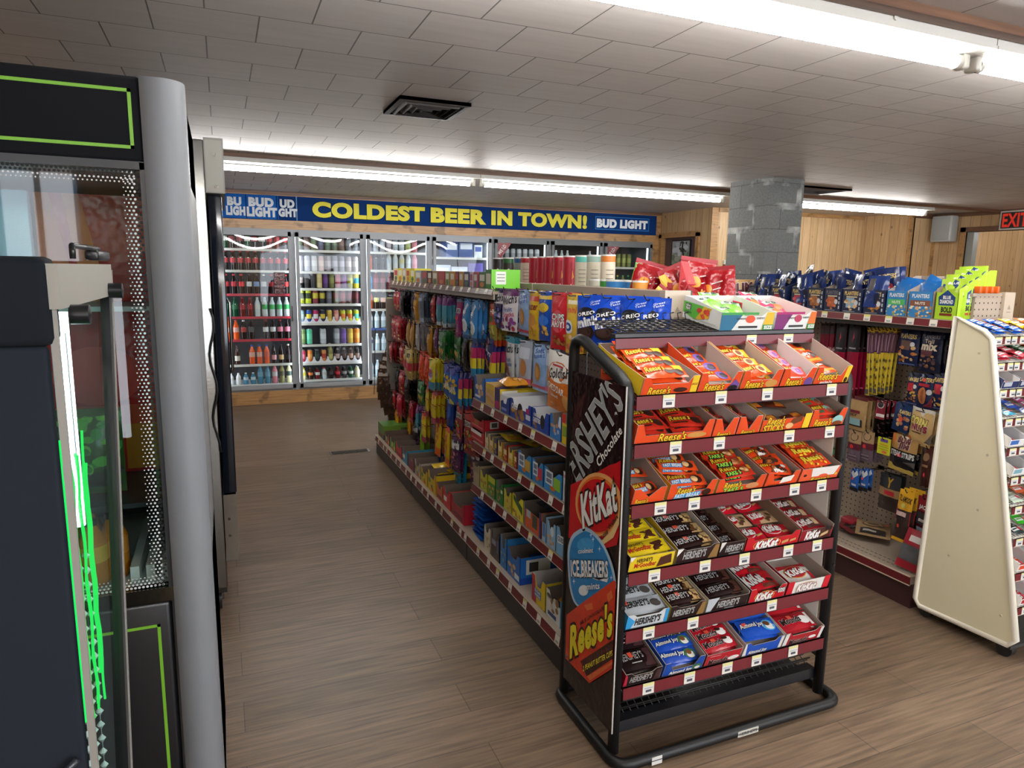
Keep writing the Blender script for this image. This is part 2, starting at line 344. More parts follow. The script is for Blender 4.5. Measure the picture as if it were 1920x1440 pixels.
def bottle(name, liquid, label, cap, h=.23, r=.033, lab=(.38, .62), n=12):
    b = B(); b.lathe([(r*.85, 0, liquid), (r, .012, liquid), (r, h*lab[0], label), (r, h*lab[1], liquid), (r*.97, h*.66, liquid), (r*.62, h*.8, liquid), (r*.4, h*.9, liquid), (r*.4, h*.91, cap), (r*.46, h*.91, cap), (r*.46, h*.985, cap), (.001, h, cap)], n)
    return b.mesh(name)
def can(name, body, band, top='#c9ccd0:alu', h=.157, r=.029, n=12):
    b = B(); b.lathe([(r*.75, 0, top), (r*.98, .01, body), (r, .016, body), (r, h*.35, band), (r, h*.7, body), (r, h-.016, body), (r*.8, h-.004, top), (r*.82, h, top), (r*.74, h-.003, top), (.001, h-.003, top)], n)
    return b.mesh(name)
# ================================================================ THE ROOM
H = 2.44; XL, XR, YF, YB = -1.5, 9.0, -2.6, 8.47
def sbox(name, x0, y0, z0, x1, y1, z1, key):
    b = B(); b.box(x0, y0, z0, x1, y1, z1, key); return struct(b.build(name))
sbox('floor', XL-.2, YF-.2, -.1, 11.5, YB+1.2, 0, 'floor_planks')
sbox('ceiling', XL-.2, YF-.2, H, 11.5, YB+1.2, H+.1, 'ceiling_tiles')
sbox('wall_left', XL-.1, YF, 0, XL, YB+1, H, 'pine_y')
# front wall behind the camera with three shop windows
b = B()
b.box(XL, YF-.1, 0, 11.3, YF, .7, 'pine_x'); b.box(XL, YF-.1, 2.3, 11.3, YF, H, 'pine_x')
for a, c in ((-.92, 1.0), (4.2, 5.1), (7.5, 11.3)): b.box(a, YF-.1, .7, c, YF, 2.3, 'pine_x')
struct(b.build('wall_front'))
for i, (a, c) in enumerate(((XL, -.92), (1.0, 4.2), (5.1, 7.5))):
    b = B(); fr = '#d8d6d0:paint'
    for x in (a, (a+c)/2-.02, c-.04): b.box(x, YF-.08, .7, x+.04, YF-.02, 2.3, fr)
    b.box(a, YF-.08, .7, c, YF-.02, .74, fr); b.box(a, YF-.08, 2.26, c, YF-.02, 2.3, fr)
    fo = struct(b.build('window_%d' % (i+1)))
    b = B(); b.box(a+.04, YF-.055, .74, c-.04, YF-.05, 2.26, '#f4faff:glass'); b.build('pane', fo)
# back wall: header boards above the coolers, base board below, and the space the coolers are let into
CX0, CX1, CX2 = -.86, 3.26, 5.72
b = B(); b.box(XL, YB+1, 0, 6.2, YB+1.1, H, '#55504c:matte'); struct(b.build('wall_back'))
b = B(); b.box(XL, YB-.005, 2.03, 5.85, YB+.06, H, 'pine_trim'); b.box(XL, YB, .0, CX0, YB+.06, 2.03, 'pine_trim'); b.box(CX2, YB-.01, 0, 5.85, YB+.06, 2.03, 'pine_trim'); struct(b.build('trim_1'))
sbox('baseboard_back', XL, YB-.015, 0, 5.85, YB+.05, .155, 'pine_trim')
b = B(); b.box(XL, YB-.03, 2.405, 5.85, YB-.005, 2.44, 'dark_trim'); b.box(XL, YB-.035, 2.4, 5.85, YB-.005, 2.407, 'pine_trim'); struct(b.build('trim_2'))
# side wall of the alcove with a cased doorway
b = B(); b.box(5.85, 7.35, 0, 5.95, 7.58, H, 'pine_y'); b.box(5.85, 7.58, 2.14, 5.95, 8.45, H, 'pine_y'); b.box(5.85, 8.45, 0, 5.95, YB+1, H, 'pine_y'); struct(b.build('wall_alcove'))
b = B()
for y in (7.56, 8.40): b.box(5.825, y, 0, 5.965, y+.07, 2.14, 'pine_trim')
b.box(5.825, 7.56, 2.09, 5.965, 8.47, 2.16, 'pine_trim'); struct(b.build('trim_3'))
b = B(); b.rbox(5.90, 7.63, 0.005, 5.94, 8.40, 2.09, '#584547:paint', .004); d1 = struct(b.build('door_1'))
b = B(); b.lathe([(.001, 0, '#b8a070:chrome'), (.026, -.012, '#b8a070:chrome'), (.026, -.04, '#b8a070:chrome'), (.001, -.055, '#b8a070:chrome')], 12, (5.9, 8.32, 1.0), 'x'); b.build('door_knob', d1)
b = B(); b.box(5.885, 7.80, 1.70, 5.899, 8.23, 2.06, '#1b1b1e:paint')
S = plane((5.885, 8.21, 1.72), (0, -.39, 0), (0, 0, .32), (-1, 0, 0))
b.decals(S, [('r', 0, 0, 1, 1, '#9da4a8'), ('r', 0, 0, 1, .35, '#7f8b70'), ('f', 0, .0, 1, .45, ['#6f7c66', '#8f9a86', '#a7ab9a'], 14, .13), ('f', .1, .5, .9, 1, ['#b4bcc4', '#8b949c', '#c6ccd2'], 12, .14),
  ('p', [(.58, 0), (.74, 0), (.68, .2), (.72, .45), (.62, .7), (.66, .98), (.58, .98), (.55, .7), (.63, .45), (.58, .2)], '#2b2620'), ('f', .45, .55, .85, .98, ['#2a2a22', '#3b3a30'], 14, .05), ('f', .5, 0, .85, .35, ['#3a3a2c', '#2d2c24'], 8, .07),
  ('t', 'DON', .12, .42, .36, .5, '#5c6670'), ('r', .12, .36, .36, .375, '#5c6670')], 1.2, .0008, 4, 4)
tag(b.build('poster'), 'framed poster of a twisted tree hung on the dark door', 'poster')
# light pine walls right of the pillar, with a jog, then the right-hand wall with the doorway
JX = atY(7.35, 1614, 470).x
sbox('wall_far', 5.951, 7.35, 0, JX, 7.45, H, 'pine_x')
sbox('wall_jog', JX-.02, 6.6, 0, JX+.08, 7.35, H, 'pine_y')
sbox('wall_far_right', JX, 6.6, 0, XR+.1, 6.7, H, 'pine_x')
b = B(); b.box(5.846, 7.335, 0, 5.955, 7.3495, H, 'pine_trim'); b.box(JX-.03, 6.58, 0, JX+.03, 6.61, H, 'pine_trim'); b.box(5.95, 7.32, 2.39, JX, 7.36, H, 'pine_trim'); struct(b.build('trim_4'))
DY0, DY1, DZ = 4.9, 6.15, 2.19
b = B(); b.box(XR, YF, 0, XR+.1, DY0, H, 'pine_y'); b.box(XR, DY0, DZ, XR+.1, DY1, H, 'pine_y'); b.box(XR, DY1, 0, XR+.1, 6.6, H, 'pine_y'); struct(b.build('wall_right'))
b = B(); b.box(XR-.02, DY1, 0, XR+.12, DY1+.07, DZ+.06, 'pine_trim'); b.box(XR-.02, DY0-.07, DZ, XR+.12, DY1+.07, DZ+.06, 'dark_trim'); b.box(XR-.02, DY0-.07, 0, XR+.12, DY0, DZ, 'pine_trim')
b.box(XR-.015, YF, 2.39, XR, 6.6, H, 'dark_trim'); b.box(JX, 6.575, 2.38, XR, 6.6, H, 'dark_trim'); b.box(XR-.03, 6.57, 0, XR, 6.6, 2.39, 'pine_trim'); struct(b.build('trim_5'))
sbox('trim_6', XR+.02, DY1-.09, 0, XR+.11, DY1-.001, DZ-.002, '#8f938f:paint')
b = B(); b.box(11.2, 3, 0, 11.3, 8.4, H, 'pine_y'); struct(b.build('wall_passage'))
b = B(); b.box(XR+.1, 6.6, 0, 11.3, 6.7, H, 'pine_x'); b.box(XR+.1, 3.0, 0, 11.3, 3.1, H, 'pine_x'); struct(b.build('wall_passage_end'))
b = B(); b.box(11.15, 6.12, 0, 11.195, 6.55, 2.0, '#4a3526:paint'); d2 = struct(b.build('door_2'))
b = B(); b.box(11.14, 6.05, 0, 11.198, 6.12, 2.06, 'pine_trim'); b.build('door_frame', d2)
# wooden battens on the ceiling
for i, y in enumerate((1.63, 5.73)):
    b = B(); b.box(XL, y, H-.028, XR if i == 0 else XR, y+.05, H, 'dark_trim'); struct(b.build('trim_%d' % (7+i)))
# block pillar
b = B(); b.box(4.43, 4.82, 0, 4.83, 5.32, H, 'concrete_block'); struct(b.build('wall_pillar'))
# ceiling registers
def register(x0, y0, x1, y1, label):
    b = B(); k = '#6e6a68:paint'; cx, cy = (x0+x1)/2, (y0+y1)/2
    def ring(f0, f1, za, zb):
        P = []; 
        for f, z in ((f0, za), (f1, zb)): P += [(cx+(x-cx)*f, cy+(y-cy)*f, z) for x, y in ((x0, y0), (x1, y0), (x1, y1), (x0, y1))]
        b.add(P, [(i, (i+1) % 4, 4+(i+1) % 4, 4+i) for i in range(4)]+[(i, 4+i, 4+(i+1) % 4, (i+1) % 4) for i in range(4)], k)
    ring(1, 1, H, H-.018); ring(1, .86, H-.018, H-.02)
    for i in range(4): f = .84-.2*i; ring(f, f-.11, H-.004, H-.026)
    t = tag(b.build('ceiling_vent'), label, 'vent')
    b = B(); b.box(x0+.02, y0+.02, H-.003, x1-.02, y1-.02, H-.001, '#2a2928:matte'); b.build('duct_opening', t)
register(.85, 3.48, 1.22, 3.86, 'grey square ceiling register with nested louvres above the left aisle')
register(5.05, 5.12, 5.75, 5.5, 'silver ceiling register just right of the concrete block pillar')
b = B(); b.box(.80, 5.9, 0, 1.145, 6.01, .004, '#a8a39c:steel'); b.box(.82, 5.915, .004, 1.125, 5.995, .005, '#161514:matte')
fv = tag(b.build('floor_vent'), 'dark slotted floor register in the aisle before the drink coolers', 'vent')
b = B()
for i in range(24): b.box(.83+i*.0123, 5.915, .005, .834+i*.0123, 5.995, .007, '#3f3b38:paint')
b.build('louvre', fv)
# ---------------------------------------------------------------- fluorescent fittings
def fitting(x0, x1, y, S, label, group=None, dz=0):
    t = thing('fluorescent_light', label, 'light', (x0, y, H), 0, group)
    L = x1-x0; wh = '#cfcdc6:paint'
    b = B(); b.box(0, .025, -.058, L, .155, 0, wh); b.box(0, .02, -.061, L, .026, -.05, wh)
    for i in range(3): b.lathe([(.001, -.002, wh), (.010, -.002, wh), (.010, .004, wh)], 10, (L*(.2+.3*i), .021, -.03), 'y')
    b.build('housing', t)
    for s, x in ((1, .015), (-1, L-.045)):
        b = B(); b.rbox(x, .10, -.12+dz, x+.03, .152, -.056, '#b9b6ad:plastic', .008); b.lathe([(.025, 0, '#b9b6ad:plastic'), (.025, .02, '#8b8b8b:steel'), (.001, .021, '#8b8b8b:steel')], 12, (x+(.03 if s > 0 else -.02), .126, -.095+dz), 'x'); b.build('lamp_holder', t)
    b = B(); k = '#fffdf9:emit%g' % S; b.lathe([(.002, .066, k), (.022, .068, k), (.022, L-.068, k), (.002, L-.066, k)], 12, (0, .126, -.095+dz), 'x'); b.build('tube', t)
fitting(.02, 2.505, 1.66, TUBE_NEAR, 'fluorescent strip light at upper right, nearest the camera', 'ceiling strip lights', .013)
fitting(2.51, 4.95, 1.66, TUBE_NEAR, 'fluorescent strip light at the top right edge of the photo', 'ceiling strip lights', .013)
fitting(-.42, 2.10, 5.72, TUBE_FAR, 'fluorescent strip light over the left half of the cooler sign', 'ceiling strip lights')
fitting(2.105, 4.80, 5.72, TUBE_FAR, 'fluorescent strip light between the first far light and the pillar', 'ceiling strip lights')
fitting(5.25, 7.80, 5.72, TUBE_FAR, 'fluorescent strip light right of the pillar over the pine wall', 'ceiling strip lights')
fitting(9.6, 11.0, 5.0, 45, 'fluorescent strip light in the passage beyond the doorway')  # unseen light added to brighten the passage wall
fitting(-.2, 2.25, -1.6, TUBE_FILL, 'fluorescent strip light behind the camera'); fitting(3.2, 5.65, -1.6, TUBE_FILL, 'fluorescent strip light behind the camera to the right')  # unseen strip lights added behind the camera as front fill
# wall speaker and exit sign
sp = atX(XR, 1780, 430)
b = B(); b.rbox(XR-.17, sp.y-.14, sp.z-.17, XR-.03, sp.y+.14, sp.z+.17, '#b3b5b3:plastic', .02, 3); t = tag(b.build('wall_speaker'), 'small grey speaker box mounted high on the pine wall', 'speaker')
b = B(); b.rbox(XR-.178, sp.y-.115, sp.z-.145, XR-.168, sp.y+.115, sp.z+.145, '#a2a5a4:matte', .004); b.build('grille', t)
b = B(); b.box(XR-.04, sp.y-.03, sp.z-.03, XR, sp.y+.03, sp.z+.03, '#8a8a88:paint'); b.build('bracket', t)
e0 = atX(XR-.02, 1875, 414); b = B(); b.box(XR-.025, e0.y-.36, e0.z-.115, XR-.012, e0.y, e0.z+.115, '#c8c4bd:plastic')
b.decals(plane((XR-.025, e0.y, e0.z-.115), (0, -.36, 0), (0, 0, .23), (-1, 0, 0)), [('r', .05, .08, .95, .92, '#141010:ink'), ('t', 'EXIT', .1, .17, .9, .83, '#d8392c:emit.55', {'b': .03})], 1.56, .001, 4, 4)
tag(b.build('exit_sign'), 'black exit sign with red letters above the doorway at right', 'sign')
# ---------------------------------------------------------------- beer banner
t = thing('cooler_banner', 'long blue sign with yellow letters above the drink coolers', 'sign', (CX0, YB-.02, 2.13))
bw = 5.76-CX0; b = B(); b.box(0, -.006, 0, bw, .012, .272, '#0b3068:flat'); bp = b.build('panel', t)
S = plane((0, -.006, 0), (1, 0, 0), (0, 0, 1), (0, -1, 0)); yl = '#dfd64e:flat'
def ux(px): return atY(YB, px, 400).x-CX0
b = B(); wds = [('COLDEST', 588, 793), ('BEER', 809, 908), ('IN', 922, 957), ('TOWN!', 972, 1097)]
b.decals(S, [('t', s, ux(a), .055, ux(c), .215, '#0a2247:flat', {'out': '#0a2247:flat', 'b': .06, 'ow': .03}) for s, a, c in wds]+[('t', s, ux(a), .06, ux(c), .215, yl, {'b': .06}) for s, a, c in wds], 1, .001, 1, 1)
b.build('lettering', t)
b = B(); b.decals(S, [('r', ux(1115), .05, ux(1216), .225, '#3d7fc4:flat'), ('r', ux(1115)+.008, .058, ux(1216)-.008, .217, '#0d3a78:flat'), ('t', 'BUD LIGHT', ux(1119), .085, ux(1212), .185, '#e9edf2:flat', {'b': .07})], 1, .001, 1, 1); b.build('brand_plate', t); b = B()
x0 = ux(426)
b.decals(S, [('r', x0-.3, .005, ux(523), .267, '#1a57a3:flat'), ('r', ux(523)-.004, .005, ux(523), .267, '#0c2d5e:flat'), ('r', ux(461), .0, ux(463), .272, '#0c2d5e:flat'), ('r', ux(518), 0, ux(520), .272, '#0c2d5e:flat'), ('r', ux(555), 0, ux(557), .272, '#6f93bf:flat')]+
 [('t', s, a, v0, c, v1, '#cfd6dc:flat', {'b': .07}) for s, a, c, v0, v1 in (('BU', ux(428), ux(452), .145, .225), ('LIGH', ux(425), ux(459), .04, .125), ('BUD', ux(468), ux(512), .145, .23), ('LIGHT', ux(464), ux(518), .035, .125), ('UD', ux(526), ux(551), .145, .225), ('GHT', ux(523), ux(556), .045, .125))], 1, .0012, 1, 1)
b.build('brand_print', t)
# ---------------------------------------------------------------- glass door coolers
def cooler(x0, n, pitch, name, label, dark=False, boxed=()):
    t = thing(name, label, 'cooler', (x0, YB, .155)); W = n*pitch; Hc = 1.875; D = .82
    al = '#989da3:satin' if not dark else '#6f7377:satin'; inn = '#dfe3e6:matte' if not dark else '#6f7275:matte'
    b = B(); b.box(0, -.012, 0, W, .05, .03, al); b.box(0, -.012, Hc-.028, W, .05, Hc, al)
    for i in range(n+1): b.box(max(0, i*pitch-.022), -.012, .03, min(W, i*pitch+.022), .05, Hc-.028, al)
    b.build('frame', t)
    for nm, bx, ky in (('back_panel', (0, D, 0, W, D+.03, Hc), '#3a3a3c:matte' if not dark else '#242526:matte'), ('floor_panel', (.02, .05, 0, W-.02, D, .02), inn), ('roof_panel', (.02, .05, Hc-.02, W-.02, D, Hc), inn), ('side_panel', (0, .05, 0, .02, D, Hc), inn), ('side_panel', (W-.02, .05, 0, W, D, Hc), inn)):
        b = B(); b.box(*bx, ky); b.build(nm, t)
    for i in range(n):
        g = .024; xa, xb = i*pitch+g, (i+1)*pitch-g; fw = .036
        d = B()
        for a, c in ((xa, xa+fw), (xb-fw, xb)): d.box(a, -.05, .03, c, -.014, Hc-.03, al)
        d.box(xa, -.05, .03, xb, -.014, .075, al); d.box(xa, -.05, Hc-.08, xb, -.014, Hc-.03, al)
        do = d.build('door', t)
        p = B(); m = 10; vs = []; fs = []        # the panes bow out a little, which bends what they mirror
        for a in range(m+1):
            for c in range(m+1):
                u, v = a/m, c/m; vs.append((xa+fw+(xb-xa-2*fw)*u, -.034-.009*math.sin(PI*u)*math.sin(PI*v), .075+(Hc-.155)*v))
        for a in range(m):
            for c in range(m): fs.append((a*(m+1)+c, (a+1)*(m+1)+c, (a+1)*(m+1)+c+1, a*(m+1)+c+1))
        p.add(vs, fs, '#f2f8fb:glass', True); p.build('glass_pane', do)
        p = B(); p.rbox(xb-.024, -.07, .82, xb-.010, -.05, 1.0, '#55585c:plastic', .005); p.build('handle', do)
    for i in range(n+1):
        for s in ((1,) if i == 0 else (-1,) if i == n else (1, -1)):
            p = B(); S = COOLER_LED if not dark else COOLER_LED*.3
            p.box(i*pitch+s*.03-.008, .06, .08, i*pitch+s*.03+.008, .075, Hc-.08, '#eaf3ff:emit%g' % S); p.build('light_strip', t)
    return t
PA = (CX1-CX0)/5; CA = cooler(CX0, 5, PA, 'walk_in_cooler', 'silver walk-in cooler with lit glass doors full of drinks')
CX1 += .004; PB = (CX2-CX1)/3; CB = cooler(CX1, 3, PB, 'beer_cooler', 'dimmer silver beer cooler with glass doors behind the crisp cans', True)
CHZ = {1: [.0, .235, .50, .765, 1.03, 1.30, 1.56], 2: [0, .20, .47, .73, .98, 1.19, 1.45], 3: [0, .27, .56, .83, 1.06, 1.31, 1.55], 4: [0, .4, .8, 1.22, 1.5], 5: [0, .45, .95, 1.36]}
def shelf(x0, x1, z, red=None, mat='#c9ccce:steel', par=None):
    b = B(); y0 = YB+.10; b.T = Matrix.Translation(-par.location)
    for i in range(int((x1-x0)/.04)+1): b.box(x0+i*.04, y0, z-.006, x0+i*.04+.005, y0+.6, z, mat)
    b.box(x0, y0-.01, z-.022, x1, y0, z+.006, red or '#d9d6cb:paint')
    return b.build('shelf', par)
# ================================================================ DRINKS IN THE COOLERS
CLR = {'cola': '#1d0b08:liquid', 'clear': '#c9d3d2:liquid', 'grn': '#0e4a2b:liquid', 'orange': '#e2571a:liquid', 'brown': '#3a1a0c:liquid', 'teal': '#3c7f97:liquid', 'pink': '#d77f8a:liquid', 'olive': '#8f8b55:liquid', 'cream': '#e6e0a8:liquid', 'white': '#e4e2dc:plastic', 'dkred': '#6b0f14:liquid', 'blue': '#1d86c9:liquid', 'water': '#b9cdd3:liquid'}
_bt = {}
def drink(spec):
    if spec in _bt: return _bt[spec]
    k, a, c_, d = (spec.split('|')+['', '', ''])[:4]
    if k == 'b': me = bottle('soda_bottle', CLR[a], c_, d)
    elif k == 'w': me = bottle('water_bottle', CLR[a], c_, d, .22, .031, (.45, .65))
    elif k == 's': me = bottle('small_bottle', CLR[a], c_, d, .14, .028)
    elif k == 'l': me = bottle('beer_bottle', CLR[a], c_, d, .23, .029, (.2, .45))
    elif k == 'c': me = can('drink_can', a, c_)
    elif k == 't': me = can('tall_can', a, c_, h=.19, r=.034)
    _bt[spec] = me; return me
NM = {'b': 'soda_bottle', 'w': 'water_bottle', 's': 'small_bottle', 'l': 'beer_bottle', 'c': 'drink_can', 't': 'tall_can'}
RD, BK, WH, SL = '#c4182a', '#15130f', '#e9e6e0', '#b9bcc0'
COLA = 'b|cola|#b3202c|#c51f2c'
ROWS = {
 1: [(1.80, 'glass bottles', ['b|grn|#d8d6c8|#1c5b33', 'b|cola|#8c1c24|#222222', 'b|cola|#8c1c24|#222222', 'b|grn|#d8d6c8|#1c5b33', 'b|cola|#a33|#222222', 'b|cola|#d9d6d0|#222222', 'b|dkred|#c4182a|#c4182a', 'b|dkred|#c4182a|#c4182a', 'b|cola|#c4182a|#c4182a']),
     (1.555, 'cola bottles', [COLA]*9),
     (1.285, 'cola bottles', [COLA, COLA, 'b|cola|#d2232f|#d2232f', 'b|cola|#c9c9c4|#30302f', 'b|cola|#7f97bd|#30302f', 'b|cola|#c2c0ba|#cfcfc8', COLA, COLA, 'b|cola|#e03a3a|#d2232f']),
     (1.02, 'soda bottles', ['b|grn|#20603a|#1c4a30', 'b|grn|#2b6a44|#1c4a30', 'b|dkred|#a01c28|#8c1c24', 'b|dkred|#a01c28|#8c1c24', 'b|clear|#d6d6cd|#d9dcd8']+['b|clear|#3cae5b|#dfe6df']*4),
     (.755, 'soda bottles', ['b|orange|#d8a090|#c74a1c', 'b|orange|#d8a090|#c74a1c', 'b|cola|#a83430|#dcdcd6', 'b|cola|#4f4f4c|#1e1e1e', '', 'b|cola|#d2d2cc|#8c1c24', 'b|cola|#d2d2cc|#1e1e1e', 'b|cola|#d77b8d|#b3202c', 'b|cola|#d77b8d|#1e1e1e']),
     (.46, 'assorted bottles', ['', 'l|brown|#cfc7b4|#3a1a0c', '', 'b|orange|#d7a48c|#2b45a3', 'b|orange|#d7a48c|#2b45a3', 'b|orange|#d05526|#2b45a3', 'l|cola|#d28f97|#1c1c1c', 'l|cola|#caa36c|#1c1c1c', 'l|cola|#2a2622|#d9c9b0']),
     (.22, 'juice bottles', ['s|white|#dcdad2|#e6e4de', 's|white|#dcdad2|#e6e4de', 's|teal|#b7c9cf|#e6e4de', 's|teal|#b7c9cf|#e6e4de', 'b|teal|#5f97ad|#37454a', 'b|teal|#5f97ad|#37454a', 'b|pink|#c9c4c0|#55585a', 'b|olive|#55553c|#55585a', 'b|cream|#4a5a55|#3a3a3a'])],
 2: [(1.80, 'cans', ['t|#5d6a55|#7d8a70', 't|#6a4f44|#83685a', 't|#51633f|#70855a', 't|#4b4f6a|#656a86', 't|#3f5a3a|#587650', 't|#4e5d3f|#6d7f58', 't|#6a4a40|#8a6556', 't|#5b5f63|#7b7f84', 't|#565a5e|#74787d']),
     (1.55, 'tall cans', ['t|#b9b6c4|#cfccd6', 't|#c2bfcb|#d8d5de', 't|#c9c6c4|#e2dfdc', 't|#c9a69a|#ddc2b4', 't|#9c8f92|#c2b6b6', 't|#8c8890|#bbb6bb', 't|#99949c|#c6c0c4', 't|#b3a09c|#d6c6c0', 't|#a49a94|#cfc4b4']),
     (1.35, 'tall cans', ['t|#1d1b1b|#c9b9b4', 't|#1a1919|#3a3736', 't|#191818|#2a2828', 't|#d9c98e|#cfb97a', 't|#4e2c66|#6a3c84', 't|#6d7038|#8c8f4a', 't|#9c3b4a|#b84e5c', 't|#5b2a63|#7a3a84', 't|#8a8a2c|#b5b33a', 't|#e2cc2c|#4aa6c4']),
     (1.165, 'tall cans', ['t|#c8d62c|#2e3a1c', 't|#c3d02a|#2a3518', 't|#7a2530|#c9b92e', 't|#1f1e1c|#b5a62c', 't|#59595f|#75757c', 't|#5c6038|#8a4a3a', 't|#7a2a30|#a04048', 't|#4b1a1e|#7c2a30', 't|#471a1c|#6c2428']),
     (.935, 'slim cans', ['c|#9fc6d6|#c3dde6', 'c|#1f4f9e|#e8d23c', 'c|#b31c5c|#e3e0e2', 'c|#23213a|#d8b93a', 'c|#d8b84a|#c9a23c', 'c|#d98a7a|#e2a898', 'c|#c9ce2a|#e07a2c', 'c|#c9ce2a|#e07a2c', 'c|#c9d22e|#58bfa0']),
     (.675, 'tall cans', ['t|#7f9c5a|#a4bd7c', 't|#57bd93|#6fcfa6', '', 't|#b9bbbe|#d2d4d6', '', 't|#8f9498|#b7bcc0', 't|#5d3a8c|#7d4fae', 't|#c9a41e|#e2bf38', 't|#d97c24|#e89a48']),
     (.45, 'glass bottles and cans', ['c|#c93a5c|#e2758c', 'c|#e2812a|#eda35c', 'c|#22302e|#36504a', 'c|#d98c4a|#b33a28', 'l|olive|#b9b46a|#c9c9b9', 'l|cola|#c9a9a0|#d9d6d0', 'l|cola|#4a3a36|#2a2622', 'l|brown|#b98c74|#2a2622', 'l|cola|#8a6a5c|#c9c4b8']),
     (.245, 'jars and bottles', ['s|cream|#e6d62c|#e6d62c', 's|brown|#d9742c|#3a2a1c', 's|dkred|#c9c4bc|#3a1a1c', 's|clear|#b9b4ae|#b3202c', 's|cola|#3a3a38|#2a2a28', 's|dkred|#d2232f|#d2232f', 's|cola|#9c9a94|#55534e', 's|grn|#c9cfc4|#3c7a5c', 's|cream|#e2dcc0|#d9d6cc'])],
 3: [(1.80, 'cans', ['t|#6a7076|#8a9096', 't|#9aa0a6|#b9bec3', 't|#a0a6aa|#c2c7ca', 't|#9a8f94|#bdb2b6', 't|#a9b4b9|#c9d3d7', 't|#b3bcc0|#d2dadd', 't|#8c9a4c|#a9b569', 't|#b4565e|#cf7a80']),
     (1.58, 'bottles', ['b|orange|#e2571a|#e2571a', 'b|cola|#2a2a2e|#1a1a1c', 'b|cola|#35353a|#1a1a1c', 'b|clear|#b9c9cf|#cfd9dd', 'b|clear|#b9c9cf|#cfd9dd', 'b|clear|#cfd09a|#cfd9dd', 'b|clear|#d2dde0|#e6eef0', 'b|pink|#d98c96|#e2c9cc']),
     (1.34, 'bottles', ['b|blue|#2a9be0|#1a6fae', 'b|dkred|#8c2a3a|#d9d4d4', 'b|dkred|#8c2a3a|#c9343f', 'b|dkred|#7a2230|#d9d4d4', 'b|dkred|#8c2a3a|#c9343f', 'b|dkred|#8c2a3a|#d9d4d4', 'b|dkred|#7a2230|#c9343f']),
     (1.10, 'tea bottles', ['b|orange|#e2571a|#e2571a', 'b|cola|#e2dc6a|#d9cf2c', 'b|cola|#d9a48c|#d9cf2c', 'b|cola|#e2dc6a|#d9cf2c', 'b|cola|#d9a48c|#d9cf2c']),
     (.86, 'water bottles', ['w|water|#dfeaf0|#e9f2f6']*6), (.575, 'water bottles', ['w|water|#3a4a8c|#e9f2f6', 'w|water|#e4eef2|#e9f2f6', 'w|water|#e4eef2|#e9f2f6', 'w|water|#e4eef2|#e9f2f6']), (.24, 'water bottles', ['w|water|#c9cfd4|#e9f2f6']*4)]}
DN = {1: 'leftmost cooler door', 2: 'second cooler door', 3: 'third cooler door'}
HUE = lambda s: 'dark' if s.startswith(('b|cola', 'l|cola', 'b|dkred')) else ''
def cname(h):
    r, g, b_ = [int(h[1:3], 16), int(h[3:5], 16), int(h[5:7], 16)] if len(h) >= 7 else [180, 50, 50]
    mx, mn = max(r, g, b_), min(r, g, b_)
    if mx < 75: return 'black' if mx-mn < 30 else ('dark red' if r == mx else 'dark green' if g == mx else 'dark blue')
    if mx-mn < 28: return 'white' if mx > 200 else 'silver' if mx > 135 else 'grey'
    if r == mx: return ('yellow' if g > .75*r and b_ < .75*g else 'orange' if g > .42*r and b_ < .6*g else 'pink' if b_ > .45*r and r > 150 else 'red' if r > 110 and g < .5*r else 'brown') if g < .97*r or b_ > .7*r else 'yellow'
    if g == mx: return 'yellow-green' if r > .8*g else 'green'
    return 'purple' if r > .62*b_ and g < .8*r else 'light blue' if mx > 150 and g > .75*b_ else 'blue'
LQ = {'cola': 'dark', 'clear': 'clear', 'grn': 'green', 'orange': 'orange', 'brown': 'brown', 'teal': 'teal', 'pink': 'pink', 'olive': 'olive', 'cream': 'cream', 'white': 'white', 'dkred': 'dark red', 'blue': 'blue', 'water': 'clear water'}
WD = {'b': 'soda bottle', 'w': 'bottle', 's': 'small bottle', 'l': 'glass bottle', 'c': 'slim can', 't': 'tall can'}
def drow(door, z, what, lst, ri, red=None, dn=None, rows=1, x0=None, pitch=None, nrow=None):
    xa = CX0+door*PA+.045 if x0 is None else x0; L = PA-.09 if pitch is None else pitch*len(lst); st = L/max(len(lst), 9) if pitch is None else pitch
    shelf(xa-.02, xa+PA-.07, z, red, par=CA if x0 is None else CB)
    for j, s in enumerate(lst):
        if not s: continue
        for k in range(rows):
            me = drink(s); a = s.split('|'); o = put(me, NM[a[0]], None, (xa+st*(j+.5), YB+.15+.075*k, z+.0005), (0, 0, random.uniform(-.3, .3)))
            col = (LQ[a[1]]+' '+WD[a[0]]+' with '+cname(a[2])+' label, '+cname(a[3])+' cap').replace('dark red glass bottle with brown label, dark red', 'dark red bottle with brown label, red') if a[0] in 'bwsl' else cname(a[1])+' '+WD[a[0]]+' with '+cname(a[2])+' band'
            tag(o, '%s on %s shelf, %s' % (col, ORD[ri], dn or DN[door]), 'can' if a[0] in 'ct' else 'bottle', '%s in the %s' % (what, (dn or DN[door]).split(',')[0]))
for door, rows in ROWS.items():
    for ri, (z, what, lst) in enumerate(rows):
        drow(door, z, what, lst, ri, '#c02a3c:plastic' if door == 1 and 2 <= ri <= 4 else ('#2d5aa8:plastic' if door == 3 and ri == 4 else None), rows=2 if door == 2 else 1)
def scallop(x0, x1, z, lab):                    # white shelf tray with round cut-outs in front of the cans
    n = 9; p = (x1-x0)/n; b = B(); pts = [(x0, z), (x1, z)]
    for i in range(n)[::-1]:
        c = x0+p*(i+.5)
        for q in range(7): a = PI*q/6; pts.append((c+p*.4*math.cos(a), z+.085-.06*math.sin(a)))
    b.prism(pts, YB+.095, YB+.098, 'y', '#e6e2e4:plastic'); tag(b.build('can_tray'), lab, 'tray')
xa = CX0+2*PA+.045
